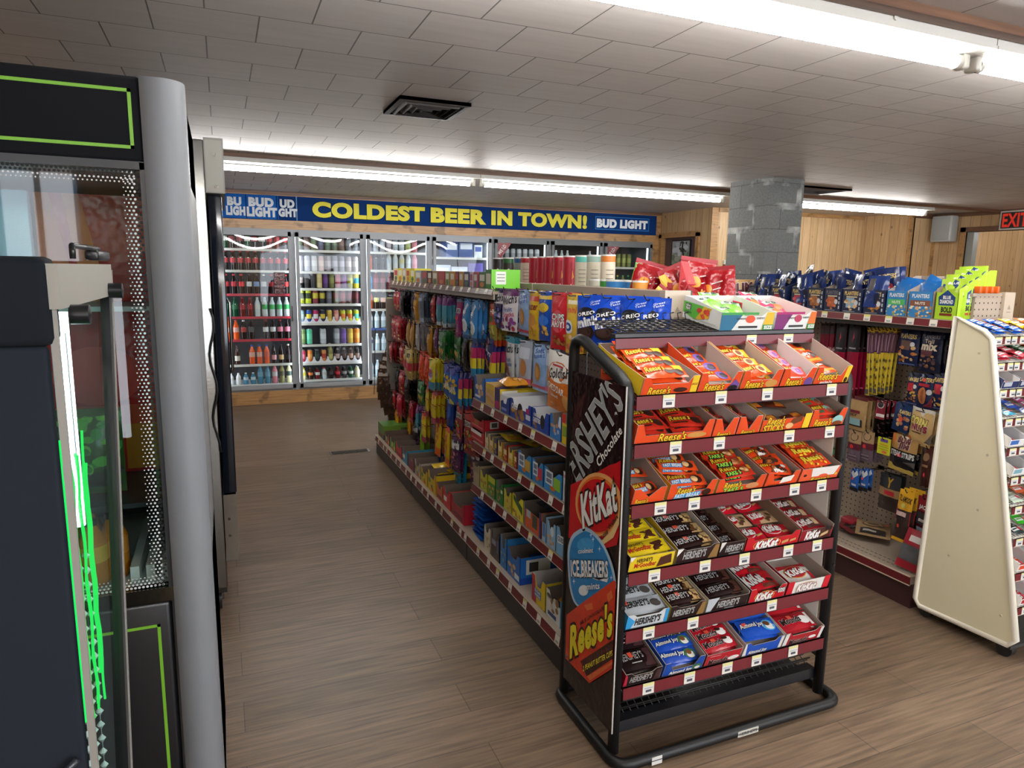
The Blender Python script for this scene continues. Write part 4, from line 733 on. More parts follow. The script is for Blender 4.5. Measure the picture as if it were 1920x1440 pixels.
# ---------------------------------------------------------------- bag designs: name -> (w, h, t, base, decals, wording)
W_, K_ = '#eceae4', '#17141a'
def txt(s, u0, v0, u1, v1, c=W_, **o): return ('t', s, u0, v0, u1, v1, c, o)
BAGS = {
 'welchp': (.15, .215, .03, '#2c1f5c:film', [('r', .0, .62, 1, .88, '#e8e6ec'), txt("Welch's", .06, .66, .94, .84, '#1b1420', b=.03, rot=6), ('f', .05, .08, .95, .55, ['#3d2f7c', '#8f7fc4', '#d9d3e6', '#241a4a', '#5a6fae'], 22, .1)], 'purple fruit snack bag with a white name band'),
 'welchw': (.15, .215, .03, '#e3e0e6:film', [('r', 0, .85, 1, 1, '#6a2a6c'), txt("Welch's", .06, .66, .94, .86, '#1b1420', b=.03, rot=8), txt('Fruit', .2, .47, .75, .57, '#5b6fb0', b=.02, rot=6), txt('Snacks', .2, .35, .85, .46, '#c2477a', b=.02, rot=6), ('f', .05, .05, .95, .3, ['#6a2a6c', '#b53a4c', '#8a3f8c'], 12, .1)], 'white and purple fruit snack bag'),
 'welchr': (.15, .215, .03, '#dfe4e8:film', [('r', 0, .86, 1, 1, '#2a8fa8'), ('r', 0, .1, .3, .86, '#c9283a'), txt("Welch's", .1, .62, .95, .82, '#1b1420', b=.03, rot=4), txt('Fruit', .3, .4, .8, .5, '#4a6aa0', b=.02, rot=5), txt('Snacks', .3, .29, .9, .39, '#4a6aa0', b=.02, rot=5), ('f', .0, .06, .5, .3, ['#b3202c', '#d9343f', '#8c1c2c'], 9, .1)], 'white fruit snack bag with red edge'),
 'ltblue': (.14, .22, .03, '#8fb0dc:film', [('e', .5, .83, .42, .13, '#a9c4e6'), txt('Soft', .22, .82, .8, .92, '#2d5aa8', b=.03, rot=8), txt('baked', .2, .72, .85, .81, '#2d5aa8', b=.02, rot=8), ('e', .5, .42, .2, .2, '#b07a3c'), ('e', .5, .42, .13, .13, '#c9964e'), ('r', .0, .06, 1, .13, '#c9506c')], 'light blue cookie bag'),
 'nutter': (.11, .23, .035, '#d9b02c:film', [('r', 0, .8, 1, .9, '#c9452c'), txt('nutter', .1, .62, .9, .74, '#7a2a14', b=.03), ('e', .5, .4, .33, .15, '#c98a3c'), ('f', .2, .1, .8, .3, ['#b5772c', '#d9a24a'], 7, .1)], 'yellow cookie bag'),
 'bluey': (.12, .225, .035, '#224fae:film', [('r', 0, .85, 1, .95, '#d9b82c'), ('e', .5, .68, .36, .1, '#d9b82c'), ('e', .5, .42, .34, .12, '#2f6fd0'), ('f', .15, .12, .85, .3, ['#c9943c', '#e2b55a'], 8, .1)], 'blue and gold cookie bag'),
 'chips': (.155, .25, .04, '#c22330:film', [('e', .5, .5, .33, .2, '#d9485a'), txt('CHIPS', .2, .52, .8, .63, W_, b=.05, out=K_), txt('AHOY!', .2, .4, .8, .51, W_, b=.05, out=K_), ('f', .15, .08, .9, .3, ['#8c1c24', '#c98a4a', '#a8641f'], 12, .09)], 'red cookie bag with white lettering'),
 'oyel': (.13, .25, .04, '#d9b440:film', [('r', .12, .84, .9, .93, '#e2d9b0'), txt('mini', .2, .7, .7, .8, '#c9452c', b=.02), ('e', .3, .46, .26, .12, '#e8f0f6'), ('e', .3, .46, .17, .075, '#2d5a9c'), ('e', .3, .46, .08, .035, '#e8f0f6'), ('f', .2, .08, .9, .34, ['#e28a5a', '#c97a3c', '#e2c29a'], 8, .1)], 'golden yellow cookie bag with a blue ringed O'),
 'oreo': (.15, .205, .05, '#1746b8:film', [('e', .42, .68, .3, .1, '#12121c'), ('e', .42, .3, .33, .16, '#2a1c1a'), ('e', .4, .3, .25, .11, '#46302a'), txt('minis', .12, .42, .92, .58, '#f2f2f2', b=.06, rot=12, out='#123a94'), txt('OREO', .15, .62, .75, .69, '#f2f2f2', b=.03, rot=10), txt('Great', .55, .88, .85, .92, '#cfdcf2', rot=14), txt('Taste', .55, .83, .85, .87, '#cfdcf2', rot=14), ('p', [(.55, .02), (.95, .02), (.95, .25)], '#2f74d6')], 'blue sandwich cookie bag with white lettering'),
 'goldf': (.2, .25, .05, '#d8792a:film', [('r', 0, .55, 1, 1, '#e4e2dd'), ('e', .52, .66, .44, .2, '#c9682a'), ('e', .52, .68, .4, .16, '#ece9e2'), txt('Goldfish', .16, .6, .9, .76, '#1c1c20', b=.02, sh=.2, rot=10), ('r', .3, .78, .7, .81, '#b3303a'), txt('CHEDDAR', .15, .36, .8, .47, '#f2ece2', b=.03, rot=-6), txt('baked', .25, .25, .55, .31, '#f2ece2'), ('e', .82, .22, .1, .14, '#e2a55a'), ('e', .3, .1, .12, .05, '#e8a24a')], 'white and orange cheese cracker bag'),
 'clearw': (.12, .22, .03, '#a9b3c4:film', [('r', .1, .6, .9, .85, '#c6cedb'), ('e', .5, .4, .25, .2, '#b5804a'), ('r', 0, .04, 1, .16, '#c9588c')], 'pale blue snack cake bag with a pink foot'),
 'haribo': (.13, .235, .035, '#c4b12e:film', [('r', 0, .82, 1, 1, '#8f9a52'), ('r', .2, .68, .85, .78, '#e9e4d0'), txt('HARIBO', .22, .695, .83, .77, '#1c1c20', b=.05), ('e', .5, .5, .3, .12, '#b9c49a'), ('f', .1, .06, .9, .4, ['#c9402c', '#d9742c', '#8fae2c', '#e2c84a', '#b3282c'], 18, .1)], 'yellow gummy candy bag with a white name plate'),
 'lifes': (.15, .21, .03, '#1d2c6c:film', [txt('LIFE', .14, .62, .6, .8, '#d9506a', b=.05, rot=-18, out=W_), txt('Savers', .2, .44, .85, .58, '#cfd4e6', b=.03, rot=-18), ('f', .05, .05, .95, .36, ['#c9402c', '#d9a42c', '#7a9a2c', '#b32c5c', '#e27a2c'], 20, .09)], 'navy gummy ring bag with red and white lettering'),
 'orangeb': (.105, .24, .03, '#d4501f:film', [('r', 0, .88, 1, 1, '#b33a14'), txt('HI', .25, .74, .75, .84, '#f2e2d2', b=.05), ('e', .5, .62, .22, .08, '#4a5a2c'), ('r', 0, .14, 1, .5, '#8f8a3c'), ('f', .08, .14, .92, .48, ['#7d8c2c', '#b5a43c', '#c9b96a', '#5c6a24'], 18, .1), ('r', 0, 0, 1, .13, '#d4501f')], 'orange snack bag with a green window'),
 'mentosb': (.1, .24, .035, '#3f84c0:film', [txt('Mentos', .1, .68, .9, .82, '#e6eef6', b=.03, rot=55), ('e', .5, .34, .38, .17, '#dce4ea'), ('e', .5, .34, .2, .09, '#a9bccb'), ('r', 0, 0, 1, .1, '#1f4f8c')], 'blue mint candy bag with a big white mint'),
 'magenta': (.09, .25, .03, '#8c2a6c:film', [('r', 0, .88, 1, 1, '#3c5a8c'), ('r', .15, .6, .85, .72, '#d9d0d8'), txt('RIPS', .2, .62, .8, .7, '#2a1c2c', b=.05), ('e', .5, .48, .25, .06, '#c9304a'), txt('berry', .2, .2, .8, .28, '#c99ac0', rot=80)], 'magenta candy bag with a white name plate'),
 'tealp': (.075, .2, .03, '#4f93a8:film', [('r', 0, .7, 1, 1, '#7a3a7c'), ('r', 0, 0, 1, .12, '#a9bcc9')], 'teal and purple candy bag'),
 'redp': (.11, .18, .035, '#a81e2a:film', [('p', [(.1, .3), (.9, .62), (.9, .52), (.1, .2)], '#d9b07a'), ('f', .1, .05, .9, .3, ['#b58a4a', '#8c5a2c', '#c9a36a'], 9, .11), txt('Cookies', .1, .68, .9, .82, '#e6c9c0', b=.02)], 'red bag with a tan stripe'),
 'dark': (.1, .22, .03, '#17141c:film', [('r', .1, .7, .9, .8, '#3a2a3a'), ('f', .1, .1, .9, .5, ['#2a2228', '#45303a', '#55555e'], 10, .1)], 'black candy bag'),
 'gold': (.1, .23, .04, '#b5801f:film', [('e', .5, .8, .36, .08, '#8a5a14'), txt('GOLD', .2, .76, .8, .84, '#2a1c0c', b=.03), ('f', .1, .08, .9, .6, ['#c9942c', '#a8741c', '#d9ab4a'], 14, .12)], 'gold candy bag'),
 'greyb': (.13, .22, .03, '#54606e:film', [('e', .5, .6, .22, .12, '#2c3846'), ('r', 0, .06, 1, .2, '#9fb0c4'), ('r', .15, .75, .85, .85, '#7a8796')], 'grey blue candy bag'),
 'green': (.16, .19, .03, '#1f6a30:film', [('r', 0, .5, 1, .62, '#174f24'), txt('TROLLI', .1, .52, .75, .62, '#e2ece0', b=.03), ('f', .1, .06, .9, .42, ['#5c8a2c', '#8f9a3c', '#b58a3c', '#3c7a34'], 14, .1)], 'green gummy candy bag'),
 'tan': (.085, .22, .04, '#a87f42:film', [('e', .5, .5, .3, .36, '#b5904e'), ('r', .2, .82, .8, .9, '#8c2a24')], 'tan nut bag'),
 'purp': (.08, .17, .03, '#6a3a62:film', [('f', .1, .08, .9, .7, ['#a98aa4', '#8c5a86', '#c9b3c4'], 12, .12)], 'purple candy bag'),
 'silver': (.09, .2, .03, '#9a979a:film', [('r', .1, .45, .9, .6, '#b9b6b9'), ('r', 0, .85, 1, 1, '#7a767c')], 'silver candy bag'),
 'redw': (.12, .2, .035, '#8c1a22:film', [('f', .08, .06, .92, .55, ['#b5343c', '#d9c9b0', '#a82a30', '#c98a5a'], 16, .09), ('r', .0, .62, 1, .86, '#a81e28'), txt('Candy', .15, .66, .85, .82, '#e2cfc4', b=.03)], 'red bag of assorted candy'),
 'nut88': (.12, .24, .04, '#b39a56:film', [('r', .2, .7, .85, .88, '#c9ba86'), txt('88', .3, .72, .75, .86, '#2a2416', b=.06), ('r', 0, .3, 1, .55, '#a82a3c'), ('f', .1, .05, .9, .3, ['#c9b06a', '#e2cf9a', '#a8853c'], 12, .1)], 'tan and red bag of sunflower seeds'),
 'hotor': (.12, .22, .04, '#cc3a1c:film', [('f', .1, .1, .9, .9, ['#d9502c', '#b52a14', '#e2692c'], 16, .12)], 'red orange candy bag'),
 'spk': (.13, .22, .03, '#d6c72e:film', [('e', .25, .85, .15, .1, '#7a9a2c'), ('e', .5, .5, .36, .2, '#c9d0c4'), ('e', .5, .52, .3, .15, '#d98ca0'), txt('SOUR', .26, .54, .74, .64, '#c9283a', b=.05), txt('PATCH', .26, .43, .74, .53, '#3a4a9c', b=.05), ('r', 0, 0, 1, .26, '#2f8cb8')], 'yellow sour candy bag with a blue foot'),
 'yelblu': (.13, .25, .04, '#1f5fb8:film', [('p', [(0, .3), (1, .72), (1, 1), (0, 1)], '#3a4a9c'), ('f', .0, .3, .95, .66, ['#d9c42c', '#e2d96a', '#c9a42c'], 14, .12), txt('GUMMI', .15, .34, .85, .46, '#e6e2d0', b=.04, rot=14), ('p', [(0, 0), (.6, 0), (0, .3)], '#d9cf3c')], 'blue and yellow gummy bag'),
 'multi': (.07, .24, .03, '#3a3a7c:film', [('r', 0, .55, 1, .8, '#b32c5c'), ('r', 0, .3, 1, .55, '#d9c42c'), ('r', 0, .1, 1, .3, '#2f8cb8')], 'rainbow striped candy pouch'),
 'yelred': (.1, .23, .03, '#d2be2a:film', [('r', 0, .88, 1, 1, '#b3282c'), txt('TWIST', .2, .3, .8, .8, '#8c2414', b=.03, rot=80), ('r', 0, 0, 1, .2, '#a8305c'), ('e', .5, .82, .3, .06, '#d9742c')], 'yellow candy pouch with a dark pink foot'),
 'trolred': (.15, .26, .03, '#8c3038:film', [('r', 0, .82, 1, 1, '#a82a30'), ('r', .05, .66, .95, .78, '#d9d4cc'), txt('LIFESAVERS', .07, .68, .93, .76, '#22222c', b=.03), ('f', .05, .06, .95, .6, ['#c9a83c', '#c9402c', '#7a9a3c', '#d9742c', '#b3688c'], 22, .09)], 'dark red gummy bag with a white name band'),
 'nerdsv': (.15, .24, .03, '#5a2a5c:film', [('r', 0, .62, 1, .86, '#1c1c3c'), txt('Nerds', .12, .64, .9, .84, '#e8e6ea', b=.06, rot=6, out='#1a1428'), ('f', .05, .06, .95, .56, ['#a84a5c', '#7a3a6c', '#c97a86', '#4a2450'], 22, .1)], 'plum coloured candy bag with white lettering'),
 'nerdst': (.14, .26, .04, '#1f93b8:film', [txt('Nerds', .12, .5, .9, .7, '#eef2f4', b=.06, out='#134a6c'), ('f', .1, .08, .9, .4, ['#8fd0e0', '#3c5a7c', '#5ab4cc', '#2a3a4c'], 12, .1)], 'turquoise candy bag with white lettering'),
 'life2': (.1, .27, .035, '#8fa03a:film', [('r', 0, .85, 1, 1, '#6a4a34'), ('r', .08, .6, .92, .74, '#dcd9c4'), txt('LIFE', .14, .62, .86, .72, '#22222c', b=.05), ('f', .1, .08, .9, .5, ['#c9b42c', '#7ab03c', '#d98a3c', '#b5c46a'], 14, .1), ('r', 0, 0, 1, .05, '#a9c42c')], 'yellow green gummy bag'),
 'navytan': (.1, .28, .03, '#1d2166:film', [('r', 0, .56, 1, 1, '#a58c5a'), txt('Candy', .1, .2, .9, .4, '#8f94c4', rot=70, b=.02)], 'navy candy bag with a tan top'),
 'black': (.13, .22, .03, '#1c1a24:film', [txt('Trolli', .1, .5, .9, .66, '#d9d6d9', b=.04), ('p', [(.2, .0), (1, .1), (1, .4)], '#5a2a5c'), ('p', [(0, .02), (.5, .02), (.2, .2)], '#1f5f9c')], 'black gummy bag with white lettering'),
 'fire': (.1, .22, .03, '#d99a1f:film', [('r', 0, .85, 1, 1, '#b3343c'), ('f', .1, .1, .9, .8, ['#e2742c', '#d9c42c', '#c94a1c'], 16, .1)], 'orange and yellow candy bag'),
 'duo': (.12, .27, .03, '#d9b41f:film', [txt('FUN', .2, .62, .8, .76, '#c9402c', b=.05, rot=70), ('f', .1, .3, .9, .6, ['#c98a1c', '#b3641c'], 8, .1), ('r', 0, 0, 1, .22, '#dd6a1c'), ('r', 0, .88, 1, 1, '#d9502c')], 'golden candy bag with an orange foot'),
 'lime': (.08, .24, .03, '#7fae2c:film', [('r', 0, .7, 1, .9, '#3c7a34'), ('f', .1, .1, .9, .6, ['#a9d04a', '#5c8a2c'], 8, .12)], 'lime green candy bag'),
 'dblue': (.1, .22, .03, '#153c86:film', [('e', .5, .55, .3, .2, '#1d55b3'), ('r', 0, .8, 1, .9, '#3a6cc4')], 'dark blue candy bag'),
 'fruitred': (.12, .2, .03, '#a81c34:film', [('f', .1, .1, .9, .9, ['#c9304a', '#8c1428', '#d9506a'], 14, .12)], 'crimson candy bag')}
_bag = {}
def bagmesh(k, var=0):
    if (k, var) not in _bag:
        w_, h_, t_, c, d, _ = BAGS[k]; _bag[k, var] = pack('snack_bag', w_, h_, t_, c, d, 'hang', 'tb', hash(k) % 97+var*7 if False else len(k)*13+var*7, wr=.004)
    return _bag[k, var]
def peg(par, y, z, k, n, where, x0=.2, rnd=random.Random(7), gap=.03, cat='bag', x=GX, s=-1, grp=None, turn=0):
    l = x0+.02; hook(par, y, z, l, s, x)
    for i in range(n):
        yy = y+rnd.uniform(-.008, .008); rz = (-PI/2 if s < 0 else PI/2)+rnd.uniform(-.14, .14)+turn
        o = put(bagmesh(k, i % 2), 'snack_bag', None, (x+s*(x0-.012-gap*i), yy, z+.008+rnd.uniform(-.004, .002)), (rnd.uniform(-.05, .02), 0, rz)); h_ = BAGS[k][1]
        tag(o, '%s, %s' % (BAGS[k][5], where), cat, grp or 'bags on the %s' % where)
# near bay, two pegged rows above the shelves (far to near)
BX = 1.37
row1 = [('welchp', 937, 3), ('welchw', 958, 3), ('ltblue', 983, 3), ('nutter', 1004, 2), ('bluey', 1023, 3), ('chips', 1052, 3), ('oyel', 1080, 3), ('oreo', 1108, 3), ('oreo', 1146, 2), ('oreo', 1192, 3), ('oreo', 1226, 2)]
for i, (k, px, n) in enumerate(row1):
    xx = {7: 1.38, 8: 1.42, 9: 1.46, 10: 1.50}.get(i, BX); p = atX(xx, px, 556); peg(GL, p.y, 1.50, k, n if i < 10 else 1, 'upper near bay row, %s peg' % ORD[i], GX-xx+.012, turn=.45 if k == 'oreo' else .08)
row2 = [('haribo', 890, 3), ('lifes', 921, 3), ('welchr', 957, 3), ('clearw', 987, 2), ('ltblue', 1017, 3), ('clearw', 1040, 2)]
for i, (k, px, n) in enumerate(row2):
    p = atX(BX, px, 640); peg(GL, p.y, 1.255, k, n, 'lower near bay row, %s peg' % ORD[i])
p = atX(1.27, 1055, 655); tag(put(pack('cracker_bag', *BAGS['goldf'][:5], 'hang', 'tb', 4, wr=.006), 'cracker_bag', None, (1.27, p.y, 1.27), (.05, .10, -PI/2+.12)), 'white and orange cheese cracker bag hanging beside the black candy rack', 'bag'); hook(GL, p.y, 1.262, .3)
# two far bays: five pegged rows, listed from far to near
FAR = [(1.425, ['redp', 'redp', 'dark', 'dark', 'gold', 'greyb', 'redw', 'tealp', 'tealp', 'magenta', 'mentosb', 'mentosb', 'orangeb']),
       (1.20, ['redw', 'redw', 'tan', 'tan', 'silver', 'gold', 'purp', 'green', 'green', 'dark', 'multi', 'multi']),
       (.985, ['redw', 'redp', 'nut88', 'nut88', 'hotor', 'hotor', 'spk', 'yelblu', 'yelblu', 'multi', 'dblue', 'multi']),
       (.765, ['dark', 'redw', 'dark', 'green', 'yelred', 'yelred', 'dblue', 'trolred', 'trolred', 'trolred']),
       (.565, ['redp', 'fruitred', 'fruitred', 'tealp', 'yelred', 'duo', 'duo', 'nerdsv', 'nerdsv', 'life2']),
       (.43, ['fire', 'fire', 'black', 'lime', 'dblue', 'nerdst', 'nerdst', 'navytan', 'navytan'])]
RW = ['top', 'second', 'third', 'fourth', 'fifth', 'lowest']
for ri, (z, ks) in enumerate(FAR):
    y0 = 5.80-.04*(ri % 2); y1 = 3.50; n = len(ks)
    for j, k in enumerate(ks):
        y = y0+(y1-y0)*j/(n-1); x0 = .205+.02*((j+ri) % 3)-.03*(ri == 5)
        zz = min(z, .18+BAGS[k][1]+.02) if ri == 5 else z
        peg(GL, y, max(z, BAGS[k][1]+.20), k, 3 if ri < 4 else 2, '%s far bay row, %s peg' % (RW[ri], ORD[j]), x0)
# strips of jerky-brown bags clipped to the far end of the gondola
ec = pack('snack_bag', .12, .2, .03, '#33221c:film', [('r', .1, .7, .9, .86, '#8a8078'), ('f', .1, .1, .9, .6, ['#4a3428', '#241812', '#6a5040'], 10, .1)], wr=.005)
ec2 = pack('snack_bag', .12, .2, .03, '#7a5a34:film', [('r', .1, .7, .9, .86, '#c9b48c'), ('f', .1, .1, .9, .6, ['#8a6a3c', '#5a4024'], 10, .1)], wr=.005)
b = B(); b.tube([(1.33, GY1+.05, 1.10), (1.33, GY1+.12, 1.10), (1.22, GY1+.12, 1.08), (1.20, GY1+.12, .5)], .003, '#3a3836:steel', 5); b.build('clip_strip', GL)
CL = [[(746, 648), (736, 664), (728, 678), (722, 692), (718, 706), (717, 720), (719, 734), (723, 748), (729, 760), (736, 772)], [(764, 668), (758, 682), (754, 696), (752, 710), (752, 724), (754, 738), (757, 752), (762, 764)]]
for q in range(2):
    for i, (px, py) in enumerate(CL[q]):
        p = atY(GY1+.1-.03*q, px, py-14); o = put(ec if q == 0 else ec2, 'snack_bag', None, (p.x, p.y+.006*(i % 2)-.006*i, p.z), (-.22, .25-.08*i, -.75+.5*q)); tag(o, '%s bag clipped to the %s strip on the far end of the left shelf' % (('dark brown', 'left') if q == 0 else ('tan', 'right')), 'bag', '%s bags clipped at the far end' % ('dark brown' if q == 0 else 'tan'))
# ================================================================ BLACK CANDY RACK AT THE END OF THE LEFT GONDOLA
BKM, WHI = '#0b0b0d:satin', '#f2f3f0:paint'
RX0, RX1, RYF = 1.135, 2.015, 1.735
t = RK = thing('candy_rack', 'black wire candy rack with red shelf strips and a candy sign on its side', 'rack', (0, 0, 0))
for x in (RX0-.012, RX1+.012):
    b = B(); pts = [(x, 1.75, .03), (x, 1.75, 1.225)]+[(x, 1.75+.045*(1-math.cos(a)), 1.225+.05*math.sin(a)) for a in (R(25), R(50))]+[(x, 1.80, 1.283), (x, 2.03, 1.368)]+[(x, 2.07+.035*math.sin(a), 1.372-.035*(1-math.cos(a))) for a in (0, R(45), R(90))]+[(x, 2.107, 1.30), (x, 2.107, .03)]
    b.tube(pts, .019, BKM, 10); b.tube([(x, 1.75, .17), (x, 2.107, .22)], .007, BKM, 6)
    for z in (.55, .95): b.lathe([(.001, -.02, '#4a4a4c:steel'), (.006, -.02, '#4a4a4c:steel'), (.006, 0, '#4a4a4c:steel')], 8, (x, 1.75, z), 'y')
    b.build('side_frame', t)
b = B(); r0 = .05; pts = []
for cx, cy, a0 in ((RX0+r0-.03, 1.69+r0, 180), (RX1-r0+.06, 1.69+r0, 270), (RX1-r0+.06, 2.14-r0, 0), (RX0+r0-.03, 2.14-r0, 90)):
    for q in range(5): a = R(a0+q*22.5); pts.append((cx+r0*math.cos(a), cy+r0*math.sin(a), .019))
b.tube(pts, .0185, BKM, 10, True); b.build('base_frame', t)
b = B(); b.box(RX0, 1.76, .085, RX1, 1.80, .125, '#1d1d20:plastic'); b.box(RX0, 1.80, .085, RX1, 2.09, .088, '#1d1d20:plastic'); b.build('base_ledge', t)
b = B(); b.box(1.40+.18, 1.672, .008, 1.40+.27, 1.6735, .03, '#c9c7bd'); b.decals(plane((1.58, 1.672, .008), (.09, 0, 0), (0, 0, .022), (0, -1, 0)), [('t', 'HERSHEYS', .08, .25, .92, .75, '#2a2a2c', {'b': .03})], 4, .0004, 1, 1); b.build('name_plate', t)
b = B(); b.box(1.225, 1.672, .004, 1.265, 1.6735, .032, '#d6d6d2'); b.build('floor_tag', t)
b = B(); b.box(RX1-.006, 1.77, .25, RX1-.002, 2.10, 1.25, WHI); b.build('side_board', t)
b = B()
for i in range(12): z = .14+.0185*i; b.tube([(RX0, 1.80+.02*i, .135+.012*i), (RX1, 1.80+.02*i, .135+.012*i)], .0022, BKM, 4)
for i in range(30): x = RX0+.02+i*.029; b.tube([(x, 1.79, .13), (x, 2.05, .275)], .0022, BKM, 4)
b.tube([(RX0, 1.79, .15), (RX1, 1.79, .15)], .003, BKM, 5); b.build('bottom_basket', t)
b = B()
for i in range(7): z = .35+.14*i; b.tube([(RX0, 2.09, z), (RX1, 2.09, z)], .003, BKM, 5)
for i in range(12): x = RX0+.03+.075*i; b.tube([(x, 2.09, .15), (x, 2.09, 1.33)], .003, BKM, 5)
b.build('wire_back', t)
TIER = {1: (1.187, 20), 2: (1.036, 17), 3: (.842, 20), 4: (.618, 14), 5: (.422, 15), 6: (.222, 19)}
TAGX = {1: [1.255, 1.455, 1.645, 1.93], 2: [1.29, 1.46, 1.755, 1.94], 3: [1.245, 1.375, 1.63, 1.80, 1.925], 4: [1.235, 1.435, 1.60, 1.795, 1.93], 5: [1.225, 1.40, 1.74], 6: [1.235, 1.40, 1.56, 1.69, 1.86], 0: [1.72, 1.89]}
def lip(par, x0, x1, y, z, hh, tags, key=MR, rim='#3a2a2a:plastic'):
    b = B(); b.box(x0, y, z, x1, y+.004, z+hh, key); b.box(x0, y, z+hh-.003, x1, y+.008, z+hh, rim); b.box(x0, y-.001, z, x1, y+.006, z+.002, rim); o = b.build('price_strip', par)
    for x in tags:
        c = B(); c.box(x-.022, y-.0025, z+.004, x+.022, y-.001, z+hh-.002, '#dad8d0')
        c.decals(plane((x-.022, y-.0025, z+.004), (.044, 0, 0), (0, 0, hh-.006), (0, -1, 0)), [('r', 0, .76, 1, 1, '#d9d491'), ('r', .12, .52, .9, .58, '#8a92a8'), ('r', .25, .2, .75, .42, '#4a4c58')], 1, .0004, 1, 1); c.build('price_tag', o)
for k, (z, tl) in TIER.items():
    T = TR(0, RYF, z+.036, 0, R(tl)); b = B(); b.T = T
    for i in range(11): b.tube([(RX0, .01+.028*i, -.004), (RX1, .01+.028*i, -.004)], .0022, BKM, 4)
    for i in range(12): b.tube([(RX0+.035+i*.074, .005, -.007), (RX0+.035+i*.074, .31, -.007)], .0025, BKM, 4)
    for x in (RX0+.002, RX1-.002): b.tube([(x, 0, -.004), (x, .31, -.004)], .004, BKM, 5)
    s = b.build('shelf', t); lip(s, RX0+.005, RX1-.005, RYF-.006, z, .046, TAGX[k])
b = B(); zt = 1.402; T = TR(0, 1.915, zt, 0, R(8)); b.T = T
for i in range(7): b.tube([(RX0+.05, .02+.03*i, 0), (RX1, .02+.03*i, 0)], .0024, BKM, 4)
for i in range(26): x = RX0+.06+i*.033; b.tube([(x, .02, .002), (x, .20, .002), (x+.004, .215, .022), (x, .19, .03)], .0026, BKM, 4)
b.T = None; b.box(RX0+.03, 1.908, 1.388, RX1, 1.94, 1.402, '#2b2729:plastic'); s = b.build('shelf', t); lip(s, RX0+.03, RX1, 1.904, 1.355, .036, TAGX[0])
# the big printed side sign
SXP = RX0-.031
def SP(px, py, h):
    p = atX(SXP-h, px, py); return (p.x, min(max(p.y, 1.737), 2.078), min(max(p.z, .11), 1.262))
def aff(o, U, V): return lambda u, v, h: SP(o[0]+U[0]*u+V[0]*v, o[1]+U[1]*u+V[1]*v, h)
b = B(); b.box(SXP, 1.735, .11, SXP+.003, 2.08, 1.262, '#1c0b0f:film'); b.box(SXP-.0004, 1.732, .11, SXP+.004, 1.735, 1.262, '#b9b5ae')
def chaikin(p):
    for _ in range(2): p = [q for i in range(len(p)) for q in ((.75*p[i][0]+.25*p[(i+1) % len(p)][0], .75*p[i][1]+.25*p[(i+1) % len(p)][1]), (.25*p[i][0]+.75*p[(i+1) % len(p)][0], .25*p[i][1]+.75*p[(i+1) % len(p)][1]))]
    return p
def poly(pts, key, h): 
    vs = [SP(x, y, h) for x, y in pts]; c = SP(sum(p[0] for p in pts)/len(pts), sum(p[1] for p in pts)/len(pts), h); n = len(vs)
    b.add([c]+vs, [(0, 1+(i+1) % n, 1+i) for i in range(n)], key); 
def ell(cx, cy, rx, ry, key, h, n=30, tilt=0): poly([(cx+rx*math.cos(2*PI*i/n)-tilt*ry*math.sin(2*PI*i/n), cy+ry*math.sin(2*PI*i/n)) for i in range(n)], key, h)
def stxt(s, o, U, V, key, h, out=None, bo=.02, ow=.05, sh=0):
    b.decals(lambda u, v, hh: aff(o, U, V)(u, v, h+hh), [('t', s, 0, 0, 1, 1, key, {'b': bo, 'sh': sh, **({'out': out, 'ow': ow} if out else {})})], 1, .0004, 1, 1)
poly([(1078, 760), (1100, 730), (1085, 800), (1075, 860)], '#3a1a1e:film', .0004); poly([(1130, 700), (1170, 715), (1168, 760), (1150, 800)], '#2a1216:film', .0004)
stxt("ERSHEY'S", (1083, 912), (87, -152), (-31, -58), '#8d9190:satin', .0008, '#c4c6c4', .012, .016)
stxt('Chocolate', (1123, 877), (44, -66), (-6, -15), '#e4e1dc', .0008); stxt('R', (1153, 778), (5, -1), (0, -5), '#d9d6d0', .0008)
poly([(1070, 909), (1117, 887), (1143, 872), (1154, 869), (1164, 863), (1162, 1000), (1157, 1022), (1120, 1032), (1066, 1008)], '#c0161f:film', .0016)
ell(1123, 946, 44, 60, '#e0a060:film', .002, tilt=-.05); ell(1121, 947, 39, 54, '#d9702c:film', .0023, tilt=-.05); ell(1120, 948, 36, 50, '#c9141e:film', .0026, tilt=-.05)
poly([(1126, 1014), (1146, 996), (1162, 962), (1163, 984), (1150, 1008), (1130, 1022)], '#e2c084:film', .003)
stxt('KitKat', (1093, 990), (64, -34), (-5, -60), '#e9e9e4', .0034, '#17100f', .035, .05, .05); stxt('Crisp Wafers', (1130, 1016), (31, -44), (-6, -8), '#2a1710', .0034)
tin = [(1093, 989), (1100, 988), (1112, 995), (1126, 1010), (1138, 1030), (1150, 1062), (1156, 1095), (1154, 1110), (1110, 1140), (1081, 1141), (1068, 1110), (1064, 1060), (1064, 1025), (1072, 1002), (1085, 993)]
tin = chaikin(tin); poly(tin, '#a9c6dc:film', .0038); c0 = (1105, 1070); poly([(c0[0]+(x-c0[0])*.91, c0[1]+(y-c0[1])*.93+2) for x, y in tin], '#1a80c4:film', .0042)
ell(1098, 1022, 16, 14, '#3a9ad6:film', .0044); stxt('coolmint', (1084, 1038), (28, -2), (0, -9), '#dcebf4', .0048, '#0f4f86', .02, .03)
stxt('ICE BREAKERS', (1071, 1080), (69, 2), (-1, -29), '#eef2f4', .0048, '#16161c', .035, .05); poly([(1073, 1082), (1110, 1083), (1138, 1092), (1141, 1083), (1120, 1088), (1090, 1076)], '#e6eaee:film', .0046)
stxt('mints', (1100, 1106), (24, -2), (0, -11), '#e6eef4', .0048, '#0f4f86', .02, .04); ell(1094, 1107, 9, 10, '#dfeaf0:film', .0047)
